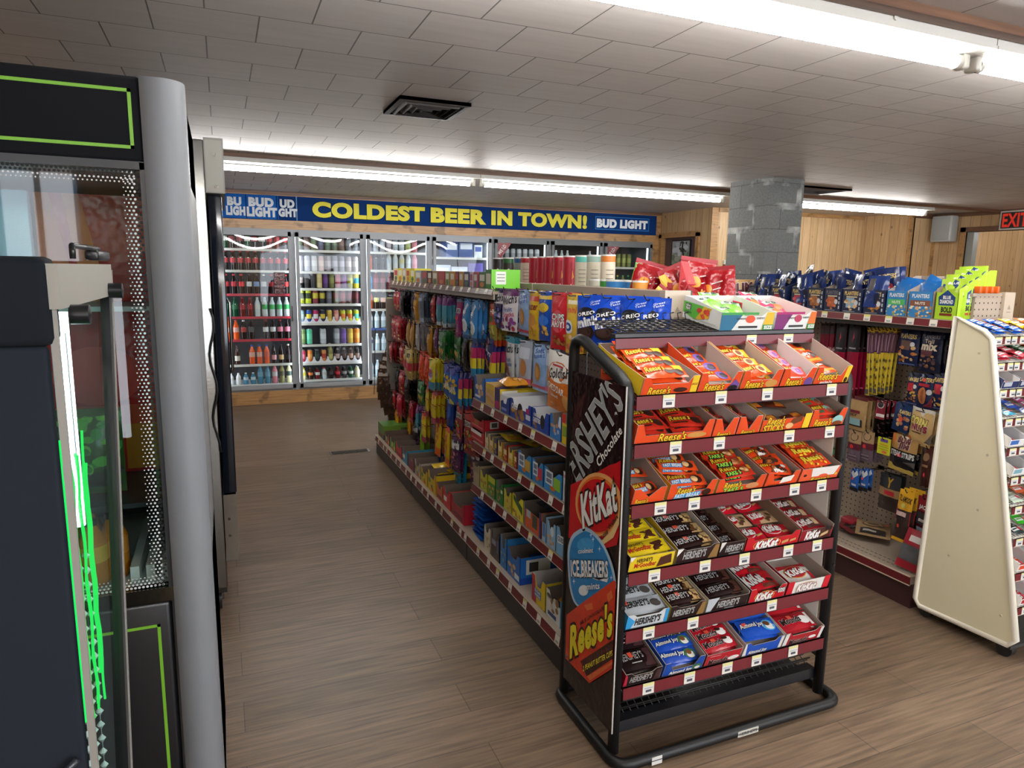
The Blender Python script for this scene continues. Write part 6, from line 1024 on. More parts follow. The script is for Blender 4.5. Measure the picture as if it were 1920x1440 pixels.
o, m4, w_ = onshelf(925, 935, L1, g, .925, 'b', .105, '#3a2a6c', 'long yellow cookie carton with a nutrition panel', S1, [('r', .1, .5, .9, .9, '#2a2c6a'), ('r', .1, .05, .9, .4, '#b32c6c')], .33, [('r', 0, 0, .8, 1, '#d9be2c'), ('r', .03, .1, .28, .9, '#e6e4d8'), ('r', .05, .75, .26, .78, '#55554c'), ('r', .05, .55, .26, .58, '#55554c'), ('r', .05, .35, .26, .38, '#55554c'), ('p', [(.5, 0), (.8, .0), (.8, .6)], '#2a2c8c'), T_('OREO', .58, .15, .86, .4, W_, b=.05, out='#1a1c5c'), ('r', .85, .5, .95, .85, '#7a8a4c'), ('r', .82, 0, 1, .3, '#b32c6c')])
ps = pack('pastry_pack', .1, .12, .05, '#d9922c:film', [('f', .1, .1, .9, .9, ['#e2a83c', '#c97a1f', '#e8b85a'], 12, .12), ('r', 0, .85, 1, 1, '#c9506c')], 'lie', 'tb', 3, wr=.004)
for i in range(3): tag(put(ps, 'pastry_pack', None, mat=m4 @ TR(.0+.001*i, .07+.085*i, .106, R(90), R(6))), 'orange wrapped pastry on top of the long yellow cookie carton', 'pastry', 'pastries on the yellow carton')
onshelf(936, 953, L1, g, .925, 't', .085, '#1a3c8c', 'small navy and white tray', S1, [('p', [(0, .6), (1, 1), (0, 1)], '#dfe2e6'), ('r', .1, .15, .7, .3, '#7a8ac4')], inn='#c9c9cc')
orart = [('e', .48, .56, .12, .34, '#141424'), ('f', .05, .05, .6, .45, ['#a8743c', '#8c5a2c', '#c9985a'], 9, .09), T_('OREO', .08, .5, .36, .76, W_, b=.05), ('r', .76, .55, .92, .8, '#a82c6c'), ('r', .76, .25, .96, .5, '#cfd6e6')]
o, mA, wA = onshelf(954, 994, L1, g, .925, 't', .09, '#1d44a4', 'blue cookie tray lined in white, the farther of two', S1, orart, .33, inn='#cfd0d2', hf=.055)
o, mB, wB = onshelf(995, 1027, L1, g, .925, 't', .09, '#1d44a4', 'blue cookie tray lined in white, the nearer of two', S1, [('e', .62, .5, .13, .34, '#141424'), T_('CAKESTERS', .06, .36, .5, .56, W_, b=.05), T_('OREO', .1, .64, .45, .78, W_, b=.04), ('f', .1, .08, .4, .3, ['#7a5a44', '#a8845c'], 4, .08)], .33, inn='#cfd0d2', hf=.055)
op = pack('cookie_pack', .11, .06, .025, '#1d44a4:film', [('e', .5, .5, .3, .3, '#3a2a22'), ('r', .0, .3, .2, .7, '#cfd6e6')], 'lie', 'lr', 8)
for m4, nn, ww in ((mA, 2, 'farther'), (mB, 4, 'nearer')):
    for q in range(nn): tag(put(op, 'cookie_pack', None, mat=m4 @ TR(.0, .12+.055*q, .006+.004*q, .3*(q-1), .15)), 'blue cookie pack lying in the %s white lined cookie tray' % ww, 'snack pack', 'cookie packs in the %s tray' % ww)
onshelf(1028, 1049, L1, g, .925, 't', .1, '#2f78c4', 'light blue tray with a torn front', S1, [('f', .1, .2, .8, .6, ['#a9b4c4', '#c98a5a', '#7a9ac4'], 6, .14), ('p', [(.75, .6), (1, .5), (1, 1), (.85, 1)], '#dfe6ee')])
onshelf(1050, 1071, L1, g, .925, 't', .12, '#dcb81f', 'yellow and red tray nearest the candy rack', S1, [('r', 0, .7, .35, 1, '#c9281c'), ('r', .1, .25, .5, .6, '#7a9a2c'), ('r', .55, .1, .95, .7, '#3a5a9c'), ('e', .75, .35, .15, .15, '#d98a6a')], hf=.08)
# middle shelf
for q in range(2):
    onshelf(880, 906, L2, g, .69+.072*q, 't', .068, '#b01c2a', 'red carton, the %s of two stacked' % ('lower', 'upper')[q], S2, [('r', .05, .62, .8, .9, '#e6e2dc') if q == 0 else ('r', .3, .3, .6, .7, '#a8642c'), ('r', .1, .2, .9, .32, '#d9747c')], .31, [('r', .1, .3, .26, .85, '#d6d2cc'), ('r', .13, .4, .23, .75, '#55504c'), ('r', .45, .4, .5, .8, '#c9505c'), ('r', .6, .3, .9, .7, '#8f1c26')], hf=.05)
for i, (a, c_, col, w) in enumerate(((907, 914, '#d9cfae', 'cream'), (915, 923, '#cfb070', 'tan'), (924, 930, '#24366c', 'navy'), (931, 940, '#d2ae3c', 'gold'), (941, 949, '#b02c24', 'red'), (950, 960, '#d9b83c', 'yellow'), (961, 967, '#b3241f', 'crimson'))):
    onshelf(a, c_, L2, g, .69, 't', .085 if i < 5 else .08, col, '%s snack box in the small box row' % w, S2, [('r', .15, .4, .85, .7, '#e2d49a' if i != 2 else '#c9a23c'), ('f', .1, .08, .9, .36, ['#c98a3c', '#d9b45a', '#a8642c'], 5, .15)], .25, hf=.06)
sn = pack('snack_pouch', .11, .12, .03, '#b39a2c:film', [('e', .5, .6, .35, .2, '#a9b4b4'), ('f', .1, .1, .9, .45, ['#c9b43c', '#8a6a2c', '#d9742c', '#6a7a2c'], 9, .1)], 'lie', 'tb', 4, wr=.005)
for i in range(4): tag(put(sn, 'snack_pouch', None, (g+.07+.05*i, 3.02-.13*i, .777), (.1, .1-.05*i, .5*i)), 'yellow green snack pouch lying on the small boxes of the middle shelf', 'pouch', 'snack pouches on the middle shelf')
for i, (a, c_, c2, w) in enumerate(((968, 994, '#c9a23c', 'farthest'), (995, 1016, '#c9344a', 'middle'), (1017, 1051, '#8fc43c', 'nearest'))):
    onshelf(a, c_, L2, g, .69, 't', .1, '#2a86c6', '%s of three bright blue cereal treat trays' % w, S2, [('r', .08, .3, .5, .9, '#dfe6ea'), ('r', .14, .38, .44, .82, '#6a7a94'), ('r', .12, .55, .46, .6, '#dfe6ea'), ('r', .55, .25, .92, .75, c2), ('e', .5, .22, .15, .1, '#c9702c')], .31, hf=.065, cut='v')
onshelf(1052, 1068, L2, g, .69, 't', .125, '#d6dadb', 'white box nearest the candy rack', S2, [('r', .2, .2, .45, .6, '#8a8f94'), ('r', .6, .5, .95, .9, '#7aa8c4'), ('r', .1, .8, .5, .9, '#c98a86')], .25, hf=.11)
# lower shelf
for a, c_, h_, col, w, art, cut in ((885, 897, .11, '#a89878', 'plain tan tray', [('r', .1, .6, .9, .9, '#8f8468')], 'u'), (898, 912, .1, '#c2c22c', 'lime yellow tray', [('f', .1, .1, .9, .5, ['#8a9a34', '#a8743c', '#d9d45a'], 6, .15)], 'u'), (913, 926, .105, '#3c8a34', 'green tray with yellow top', [('r', 0, .7, 1, 1, '#b9c22c'), ('f', .1, .1, .9, .5, ['#a8743c', '#c9985a', '#4a8a3a'], 6, .15)], 'u'),
    (927, 941, .11, '#1f7a36', 'dark green granola tray', [('f', .05, .1, .6, .6, ['#b58a4a', '#8c6a34', '#c9a86a'], 6, .13), ('r', .7, .55, .95, .7, '#d9dfc4')], 'u'), (942, 957, .1, '#c9c02c', 'olive yellow tray', [('f', .1, .1, .9, .6, ['#b58a4a', '#d9b86a', '#8f8a2c'], 6, .15)], 'u'), (958, 979, .11, '#dcd02c', 'bright yellow granola tray', [('p', [(.1, .75), (.9, .3), (.9, .65), (.1, .98)], '#2c5a2c'), ('f', .05, .05, .7, .3, ['#b58a4a', '#a8743c'], 5, .12)], 'v'),
    (980, 1012, .115, '#cf5a2c', 'orange protein bar tray', [('r', .0, 0, .06, 1, '#3a4a8c'), ('r', .15, .45, .4, .75, '#a9b4bc'), ('r', .5, .2, .78, .7, '#4a4a3c'), ('r', .9, 0, 1, 1, '#3a3a7c')], 'n'), (1013, 1021, .115, '#9cc0dc', 'narrow pale blue carton', [('r', .2, .2, .8, .7, '#4a7ab4')], 'n'),
    (1022, 1039, .11, '#8fb9da', 'pale blue tray of bars', [('e', .6, .65, .2, .2, '#dfe8ee'), ('f', .1, .1, .8, .45, ['#c98a5a', '#d9a87a', '#5a7aa8'], 5, .15)], 'u'), (1040, 1062, .115, '#7ab4de', 'sky blue tray nearest the candy rack', [('p', [(.1, .4), (.75, .5), (.75, .78), (.1, .7)], '#e4eef4'), T_('QUEST', .14, .48, .7, .68, '#2a3a5c', b=.03)], 'u')):
    o, m4, w_ = onshelf(a, c_, L3, g, .455, 't', h_, col, w, S3, art, .31, hf=h_*.72, cut=cut)
pb = pack('protein_bar', .05, .2, .025, '#4a4e5c:film', [('r', .1, .3, .9, .8, '#8c3a2c'), ('r', .1, .1, .9, .22, '#b9c4cc'), ('e', .5, .2, .2, .06, '#d9503c')], 'lie', 'tb', 6)
for i in range(5): y = yl(983+8*i, *L3, g); tag(put(pb, 'protein_bar', None, (g+.16, y, .5+.045), (0, 0, PI/2+.06*i)), 'grey and rust protein bar lying in the orange tray on the lower shelf', 'bar', 'protein bars on the lower shelf')
# base deck of the near bay
gb = 1.195
bs = pack('cookie_bag', .17, .26, .018, '#1a4f9c:film', [('r', .1, .4, .9, .55, '#2a6ab8'), ('e', .7, .8, .2, .08, '#141424'), ('r', .1, .1, .6, .16, '#6a94c4')], 'lie', 'tb', 2, wr=.003)
y = (yl(872, *L0, gb)+yl(904, *L0, gb))/2
for i in range(11): tag(put(bs, 'cookie_bag', None, (gb+.15+.006*((i*7) % 3), y+.006*((i*5) % 3), .167+.0185*i), (0, 0, -PI/2+.05*((i*3) % 4-1.5))), 'shiny blue bag in the flat stack on the base deck', 'bag', 'stack of blue bags on the base deck')
onshelf(905, 917, L0, gb, .166, 't', .13, '#cfc9b4', 'cream and tan tray', S0, [('f', .2, .15, .9, .6, ['#a8844c', '#c9b48c', '#7a5a34'], 6, .16)], .31, hf=.1)
o, m4, w_ = onshelf(918, 934, L0, gb, .166, 't', .14, '#3a2c24', 'dark brown tray holding black packets', S0, [('r', .1, .5, .6, .7, '#8a8a94'), ('r', .7, .3, .95, .8, '#4a5a7c')], .31, hf=.1)
bk = pack('black_packet', .09, .12, .025, '#1a181a:film', [('r', .1, .1, .9, .3, '#c9c9c4')], 'lie', 'tb', 9, wr=.005)
for i in range(4): tag(put(bk, 'black_packet', None, mat=m4 @ TR(0, .08+.055*i, .075+.004*i, .2*i-.3, .4)), 'black packet in the dark brown tray on the base deck', 'packet', 'black packets on the base deck')
onshelf(935, 947, L0, gb, .166, 't', .16, '#2f7ab8', 'tall blue tray with a high cardboard back', S0, [('f', .1, .1, .9, .5, ['#1f5a9c', '#8a94a4', '#3a3a44'], 6, .15)], .31, hf=.1)
o, m4, w_ = onshelf(948, 972, L0, gb, .166, 't', .13, '#1f6ac0', 'wide blue cookie tray with a barcode label', S0, [('f', .1, .1, .7, .5, ['#a8845c', '#c9a87a', '#dfe2e6'], 6, .13), ('r', .6, .1, .95, .3, '#dfe2e6')], .31, [('r', .1, .35, .5, .9, '#dfe2e0'), ('r', .15, .45, .3, .8, '#3a3a3c'), ('r', 0, 0, 1, .25, '#1448a8')], hf=.1)
for i in range(3): tag(put(bs, 'cookie_bag', None, mat=m4 @ TR(0, .17, .03+.02*i, R(90), .05) @ Matrix.Diagonal((.8, .45, 1, 1))), 'blue cookie bag lying in the wide blue tray on the base deck', 'bag', 'bags in the wide blue tray')
onshelf(994, 1019, L0, gb, .166, 't', .125, '#d9bd1f', 'yellow and red sugar wafer tray', S0, [('p', [(0, 0), (.35, 0), (.2, 1), (0, 1)], '#b3243c'), ('r', .2, .25, .7, .55, '#2f7ab8'), T_('SUGAR', .24, .42, .66, .52, W_, b=.03), T_('WAFERS', .24, .28, .66, .38, W_, b=.03), ('r', 0, .8, .2, 1, '#c9341c')], .31, inn='#b9b4b0', hf=.08)
o, m4, w_ = onshelf(1020, 1060, L0, gb, .166, 't', .12, '#d9d9d4', 'white and blue tray at the near end', S0, [('f', .05, .3, .55, .8, ['#8a6a44', '#c9c4b4', '#4a4a4c'], 8, .1), ('r', .1, .1, .5, .25, '#3a4a7c'), ('r', .68, 0, 1, 1, '#2f94cf'), ('r', .75, .3, .92, .7, '#dfe8ee')], .31, hf=.085)
gd = pack('snack_pouch', .1, .12, .04, '#c98a2c:film', [('f', .1, .1, .9, .9, ['#d9a24a', '#3a5a3c', '#e2dcc8', '#a8602c'], 10, .12)], 'lie', 'tb', 11, wr=.005)
for i in range(3): tag(put(gd, 'snack_pouch', None, mat=m4 @ TR(-.06+.06*i, .12+.03*i, .05, .6*i, .3)), 'orange and green snack pouch in the white and blue tray on the base deck', 'pouch', 'pouches in the white and blue tray')
# base deck of the far bays
FB = [(708, 718, '#4f7a2c', 'lime green sour candy box at the far end', .12, '#2f5a8c'), (720, 729, '#8c4a5c', 'plum coloured open candy box', .09, None), (730, 740, '#5a9a3c', 'green and red candy tray', .09, None), (741, 752, '#c02c3c', 'round red candy tub box', .1, None), (753, 763, '#2f8aa8', 'teal edged candy tray', .11, None), (764, 775, '#7a3a44', 'maroon candy tray', .1, None), (776, 787, '#a89a94', 'pale pink candy tray', .11, None), (788, 800, '#d2b42c', 'yellow candy tray full of yellow bags', .1, None), (801, 816, '#dcb61f', 'golden yellow candy tray', .13, None), (817, 828, '#c96a3c', 'orange candy tray', .1, None), (829, 843, '#c9282c', 'red gum tray with white label', .12, None), (844, 868, '#a81c30', 'crimson candy tray next to the blue bags', .12, None)]
for i, (a, c_, col, w, h_, c2) in enumerate(FB):
    art = [('r', .1, .3, .5, .55, '#e6e2dc')] if i in (4, 10) else [('f', .1, .1, .9, .6, ['#c9344a', '#d9c42c', '#8a5a2c', '#5a8a3c'], 5, .16)] if i in (1, 2, 6, 7, 8) else [('r', .1, .1, .9, .3, '#7a1c2c')]
    side = [('r', 0, 0, 1, .35, '#2f4a7c'), ('r', 0, .35, 1, 1, '#7aa83c'), T_('PUNCH', .3, .25, .85, .6, W_, b=.06, out='#1c2a2c'), T_('SOUR', .5, .66, .8, .82, '#2a4a24', b=.04)] if i == 0 else ()
    onshelf(a, c_, L0, gb, .166, 't' if i else 'b', h_, col, w, 'far bay base deck', art, .3, side, hf=h_*.7, inn='#7a6a5e')
yb_ = pack('candy_bag', .12, .16, .03, '#dcbc1f:film', [('f', .1, .1, .9, .9, ['#e2c93c', '#c9941f', '#b33a2c'], 8, .12)], 'lie', 'tb', 12, wr=.005)
for i in range(4): tag(put(yb_, 'candy_bag', None, (gb+.13+.04*i, yl(796, *L0, gb)-.02*i, .255+.012*i), (.2, 0, .5*i)), 'yellow candy bag heaped on the yellow trays of the base deck', 'bag', 'yellow bags on the base deck')
# ---------------------------------------------------------------- boxes along the shallow top shelf
TB = [(738, 746, '#d9cf9a', 'cream and red'), (746, 754, '#d9d02c', 'bright yellow'), (754, 761, '#c9b49a', 'beige'), (761, 768, '#d2c42c', 'yellow with green'), (769, 777, '#dcd02c', 'lemon yellow'), (778, 789, '#a9aeb9', 'silver and black'), (790, 800, '#7a5a56', 'mauve brown'), (801, 809, '#4a2c2c', 'dark brown'), (810, 820, '#a88a5c', 'tan'), (821, 833, '#a82c34', 'red'), (834, 842, '#8a9a5c', 'sage green'), (843, 852, '#c98a2c', 'orange'), (853, 859, '#5a1f2c', 'maroon'), (860, 868, '#b98a3c', 'golden'), (869, 879, '#26346c', 'navy'), (880, 886, '#c9c4d2', 'lavender white'), (887, 895, '#b3506a', 'rose'), (897, 910, '#3c6a3a', 'dark green')]
for i, (a, c_, col, w) in enumerate(TB):
    ya, yb2 = atX(1.35, a, 525).y, atX(1.35, c_, 525).y; h_ = .115 if i < 5 else .10
    o = put(carton('candy_box', ya-yb2-.004, .13, h_, col, [('r', .15, .5, .85, .85, '#e2dccc' if i % 3 else '#b3343c'), ('e', .5, .3, .3, .15, '#c9742c' if i % 2 else '#4a6a3c'), ('r', .15, .08, .7, .14, '#3a3a3c')], (), [('r', .2, .4, .8, .8, '#c9c4b4')]), 'candy_box', None, mat=TR(1.352, (ya+yb2)/2, 1.4905, -PI/2)); tag(o, '%s candy box standing on the shallow top shelf of the left gondola' % w, 'box', 'candy boxes on the shallow top shelf')
ya, yb2 = atX(1.36, 912, 525).y, atX(1.36, 923, 525).y
o = put(carton('candy_box', ya-yb2, .17, .115, '#3f8a34', [('r', .1, .3, .9, .8, '#e2dcc8')], (), [('r', 0, 0, 1, 1, '#6fc42c'), ('r', .15, .3, .5, .9, '#e6e8e2'), ('r', .19, .75, .46, .78, '#3a3a3c'), ('r', .19, .6, .46, .63, '#3a3a3c'), ('r', .19, .45, .46, .48, '#3a3a3c')]), 'candy_box', None, mat=TR(1.355, (ya+yb2)/2, 1.4905, -PI/2)); tag(o, 'lime green box with nutrition label at the near end of the top shelf', 'box')
b = B(); b.lathe([(.001, 0, '#141414:plastic'), (.018, 0, '#141414:plastic'), (.02, .03, '#141414:plastic'), (.008, .04, '#141414:plastic'), (.016, .055, '#141414:plastic'), (.012, .075, '#141414:plastic'), (.001, .082, '#141414:plastic')], 10); p = atX(1.5, 921, 500); tag(b.build('figurine', None, (1.5, p.y+.03, 1.4905)), 'tiny black figurine behind the lime green box', 'figurine')
# ---------------------------------------------------------------- crisp cans on the far side top shelf
CN = [(934, '#1a1a1c', '#26262a', 'black'), (953, '#1c5a2c', '#2a2420', 'dark green'), (974, '#2a5a8c', '#8a948c', 'blue'), (987, '#a81c2c', '#cfc2ac', 'red with a pale label'), (1003, '#a8182c', '#b32034', 'red'), (1018, '#a8182c', '#b32034', 'red'), (1033, '#a8182c', '#b32034', 'red'), (1049, '#a8182c', '#b32034', 'red'), (1068, '#a8182c', '#b32034', 'red'), (1091, '#58b0a4', '#d2c9b4', 'teal with a pale label'), (1113, '#8aa89c', '#cfc6b2', 'grey green with a pale label'), (1140, '#cf7a34', '#d9cdb8', 'orange with a pale label')]
def crisp(c1, c2, h_, r_, red, k):
    b = B(); b.lathe([(r_*.97, 0, '#b9b9b4:steel'), (r_, .004, c1), (r_, h_*.22, c2 if not red else c1), (r_, h_*.86, c1), (r_, h_-.008, '#d9d9d6:plastic'), (r_*1.02, h_-.008, '#d9d9d6:plastic'), (r_*1.02, h_, '#d9d9d6:plastic'), (.001, h_, '#d9d9d6:plastic')], 18)
    S = lambda u, v, h: ((r_+h)*math.sin((u-.5)*2.6), -(r_+h)*math.cos((u-.5)*2.6), v*h_)
    if red: b.decals(S, [('t', 'DORITOS', .3, .3, .46, .9, '#e2c9c4', {'b': .03}) if False else ('p', [(.55, .5), (.7, .55), (.58, .7)], '#d98a2c'), T_('minis', .5, .1, .78, .24, W_, b=.05), T_('Doritos', .5, .3, .8, .4, W_, b=.04)], .5, .0006, 12, 4)
    elif k == 'black' or k == 'dark green': b.decals(S, [('e', .5, .62, .13, .1, '#e6ded2'), ('p', [(.38, .58), (.5, .54), (.62, .58), (.5, .61)], '#2a1c14'), ('e', .46, .66, .02, .012, '#1c1410'), ('e', .54, .66, .02, .012, '#1c1410'), T_('Pringles', .34, .34, .66, .46, '#c9343c' if k != 'black' else '#e2dcd2', b=.05)], .5, .0006, 12, 4)
    else: b.decals(S, [('r', .3, .3+.08*q, .7, .31+.08*q, '#55504a') for q in range(6)], .5, .0006, 12, 4)
    return b.mesh('crisp_can')
for i, (px, c1, c2, w) in enumerate(CN):
    p = atX(1.80, px, 500); o = put(crisp(c1, c2, .262, .037, w == 'red', w), 'crisp_can', None, (1.80, p.y, 1.4255), (0, 0, -.45+.1*(i % 3)))
    tag(o, ('plain red crisp can in the run of five red cans' if w == 'red' else '%s crisp can in the tall row above the left gondola' % w), 'can', 'tall crisp cans')
for i, (px, c1, w, r_) in enumerate(((1118, '#b9b4a4', 'pale labelled', .034), (1138, '#3c8a3c', 'green', .03), (1160, '#2f7ab8', 'wide blue', .055), (1187, '#2a6aa8', 'blue', .036), (1202, '#d08a34', 'orange', .034))):
    p = atX(1.72, px, 530); tag(put(crisp(c1, c1, .14, r_, False, ''), 'crisp_can', None, (1.715, p.y, 1.4255)), '%s short can in front of the tall crisp cans' % w, 'can', 'short cans above the left gondola')
# ---------------------------------------------------------------- big red bags heaped at the near end
rbag = [pack('snack_bag', .27, .36, .11, '#8e0f18:film', [('e', .3, .55, .14, .1, '#d98a2c'), ('p', [(.0, .1), (.22, .1), (.3, .5), (.18, .9), (.0, .9)], c2), ('p', [(.42, .64), (.7, .69), (.7, .715), (.42, .665)], '#e6dcd6'), ('p', [(.45, .52), (.65, .56), (.65, .58), (.45, .54)], '#e6dcd6'), ('e', .62, .3, .22, .12, '#d9a24a'), ('f', .45, .2, .85, .42, ['#e2b45a', '#c9782c', '#d99a3c'], 10, .06), ('r', .0, .93, 1, 1, '#8c1420')], 'hang', 'tb', 30+i, 12, 14, wr=.022) for i, c2 in enumerate(('#5a8a34', '#cfa63a', '#b3262f', '#2a2224'))]
for i, (px, py, x, m, rz, rx, ry, s) in enumerate(((1226, 492, 1.80, 0, -.25, -.12, .25, .62), (1258, 498, 1.84, 1, .1, -.2, -.35, .62), (1312, 484, 1.93, 2, -.1, -.1, .1, .68), (1342, 500, 1.98, 2, -.9, -.05, -.1, .6), (1308, 545, 1.89, 3, .2, -.25, .35, .5), (1352, 552, 1.97, 3, .5, -.2, -.4, .5), (1258, 548, 1.80, 1, -.4, -.2, .7, .45))):
    p = atX(x, px, py); o = put(rbag[m], 'snack_bag', None, (x, p.y, p.z), (rx, ry, rz)); o.scale = (s, s, s)
    tag(o, ['large red bag with a green side panel, left of the heap', 'large red bag with a gold edge lying across the heap', 'large upright red bag at the top of the heap', 'red bag seen edge on at the right of the heap', 'red bag with a dark window low in the heap', 'red bag with a dark window at the right foot of the heap', 'red bag with a yellow corner hanging over the beige upright'][i], 'bag', None)
# ================================================================ RIGHT GONDOLA
t = GR = thing('gondola_shelving', 'beige gondola shelf at right with nut boxes on top and jerky on pegs', 'shelving', (0, 0, 0))
HX, HY0, HY1 = 3.41, 2.125, 4.5
b = B(); b.box(3.025, HY0, 0, 3.86, HY1, .125, '#43292a:paint'); b.build('kick_base', t)
b = B(); b.box(3.01, HY0, .125, 3.875, HY1, .165, BE)
for q in range(2):
    for i in range(40): b.box(3.06+.04*q, HY0+.03+i*.026, .165, 3.066+.04*q, HY0+.045+i*.026, .1655, '#4a4238')
b.build('base_deck', t)
b = B(); b.box(3.004, HY0, .125, 3.008, HY1, .166, MR); b.box(3.002, HY0, .121, 3.01, HY1, .126, '#cdb9a6:plastic'); b.box(3.002, HY0, .165, 3.01, HY1, .169, '#cdb9a6:plastic'); b.build('price_strip', t)
for i in range(2):
    b = B(); y = HY0+1.2*i; b.box(HX, y+.01, .165, HX+.02, y+1.19, 1.50, 'pegboard'); b.build('back_panel', t)
b = B(); b.box(3.22, HY0-.004, .9, HX, HY0+.012, 1.525, 'pegboard'); b.build('end_panel', t)
b = B(); b.box(HX, HY0-.018, 0, HX+.075, HY0+.018, 1.535, '#b5a795:paint'); b.decals(plane((HX, HY0-.018, 1.40), (.075, 0, 0), (0, 0, .1), (0, -1, 0)), [('p', [(.35, .55), (.5, .78), (.65, .55)], '#8b7f70'), ('r', .3, .4, .7, .44, '#8b7f70')], 1, .0006, 1, 1); b.build('upright', t)
b = B(); b.box(HX-.01, HY1-.02, 0, HX+.08, HY1, 1.535, BE); b.build('upright', t)
b = B(); b.box(3.20, HY0-.005, 1.515, HX+.08, HY0+.02, 1.53, BE); b.build('top_rail', t)
TZ = 1.405
b = B(); b.box(3.115, HY0+.02, TZ-.022, HX, HY1-.02, TZ, BE); b.box(3.12, HY0+.02, TZ-.06, 3.13, HY1-.02, TZ-.03, '#2a2624:paint'); s = b.build('shelf', t)
tg = [atX(3.108, px, 595).y for px in (1546, 1588, 1626, 1667, 1708, 1752)]
strip(s, 3.105, HY0+.02, HY1-.02, TZ-.036, .034, tg, .004, MR)
b = B(); b.box(HX+.08, HY0+.02, 1.38, 3.80, HY1-.02, 1.40, BE); b.build('shelf', t)
# ---------------------------------------------------------------- nut boxes on its top shelf
NV = '#16203c'
def nutbox(w_, h_, pic, picc, top='#c9b27a', plain=False):
    return tray('nut_box', w_, .22, h_*.98, h_, h_*1.45, NV, '#9a8c7c', [('r', .0, .0, 1, 1, NV), T_('PLANTERS', .1, .74, .8, .9, '#d2b56a' if not plain else '#6a6470', b=.04), ('r', .2, .64, .76, .69, '#cfc09a')]+[('r', .2, .2, .62, .62, pic)]+[('f', .12, .08, .7, .5, picc, 9, .1), ('e', .72, .42, .1, .11, '#c9ccd2')]+[('r', .87, .12+.2*q, .94, .25+.2*q, '#b9bcc4') for q in range(4)]+[('r', .1, .03, .7, .06, '#8a8f9c')], (), [('r', 0, 0, 1, 1, '#1b2950')], '#1b2950', 'n')
NB = [(1400, 1414, '#6a4a5c', ['#8a6a54', '#a88a6a'], 1), (1417, 1439, '#5a4a6c', ['#8a5a5c', '#a8746a'], 0), (1443, 1470, '#a83a44', ['#b5503c', '#8a3a34'], 0), (1481, 1508, '#b3283a', ['#a8343a', '#c9505c'], 0), (1511, 1541, '#9a6034', ['#b5743c', '#8a4f24', '#c98a4e'], 0), (1543, 1574, '#b35a34', ['#c9743c', '#a8502c'], 1), (1577, 1613, '#86a4b9', ['#cfa874', '#dfc49a', '#b58a54'], 0), (1618, 1656, '#9a6a3c', ['#a8702c', '#c98f4a', '#8a5424'], 0)]
nb1 = pack('nut_bag', .1, .16, .03, '#17244c:film', [('r', .1, .1, .9, .4, '#9a9ea8:steel'), T_('PLANTERS', .12, .66, .88, .8, '#b9a26a', b=.03), ('e', .5, .4, .25, .12, '#a8343a')], 'hang', 'tb', 3, wr=.009)
nb2 = pack('nut_bag', .1, .16, .03, '#20346c:film', [('r', .1, .5, .4, .9, '#b9bcc4:steel'), ('r', .5, .1, .9, .4, '#141c34')], 'hang', 'tb', 4, wr=.009)
rn = random.Random(9)
for i, (a, c_, pic, pc, pl) in enumerate(NB):
    ya, yb2 = atX(3.125, a, 590).y, atX(3.125, c_, 590).y; w_ = max(ya-yb2, .06); yc = (ya+yb2)/2
    o = put(nutbox(w_, .125, pic, pc, plain=bool(pl)), 'nut_box', None, mat=TR(3.126, yc, TZ+.001, -PI/2)); tag(o, 'navy nut box, %s from the far end of the right top shelf' % ORD[i], 'box', 'navy nut boxes')
    for q in range(3 if i else 2):
        rx = rn.uniform(-.25, .2); o = put(nb1 if q % 2 else nb2, 'nut_bag', None, (3.16+.045*q, yc+rn.uniform(-.015, .015), TZ+.185+.022*q+rn.uniform(-.01, .02)+(.03 if i in (3, 7) and q == 1 else 0)), (rx, rn.uniform(-.3, .3), -PI/2+rn.uniform(-.5, .5))); o.scale = (min(1.1, w_/.1),)*1+(1, 1.05)
        tag(o, 'crumpled navy and silver nut bag in the %s navy nut box' % ORD[i], 'bag', 'nut bags in the %s navy box' % ORD[i])
for a, c_, lab, c2, w in ((1658, 1697, '#4fae5c', ['#a89a6a', '#cfc49a', '#7a8a4c'], 'green'), (1699, 1746, '#7a4a34', ['#a8804c', '#cfa874', '#8a5a2c'], 'brown')):
    ya, yb2 = atX(3.125, a, 595).y, atX(3.125, c_, 595).y; w_ = ya-yb2; yc = (ya+yb2)/2
    o = put(tray('nut_box', w_-.004, .24, .125, .125, .20, '#2f7ab4', '#a3958a', [('f', .0, .0, 1, .42, c2+['#e2d9bc'], 24, .07), ('r', .08, .44, .92, .66, lab), T_('PLANTERS', .15, .76, .85, .9, '#d9dfe4', b=.04), T_('NUTS', .3, .5, .7, .6, '#e6e2d4', b=.03)], (), [('r', 0, 0, 1, 1, '#a3958a')], '#a3958a', 'n'), 'nut_box', None, mat=TR(3.126, yc, TZ+.001, -PI/2)); tag(o, 'bright blue nut box with a %s label band on the right top shelf' % w, 'box')
    pm = pack('nut_bag', .1, .17, .03, '#1f6ab4:film', [('r', .1, .1, .9, .3, '#3a8acf')], 'hang', 'tb', 5, wr=.006)
    for q in range(3): o = put(pm, 'nut_bag', None, (3.17+.05*q, yc+.008*q, TZ+.165+.012*q), (-.1, .15 if w == 'green' else .5*(q == 2), -PI/2+.2*q-.2)); tag(o, 'blue nut bag standing in the blue box with the %s band' % w, 'bag', 'blue nut bags, %s band box' % w)
LM = '#a4cc2c'
ya, yb2 = atX(3.125, 1750, 600).y, atX(3.125, 1792, 600).y; w_ = ya-yb2; yc = (ya+yb2)/2
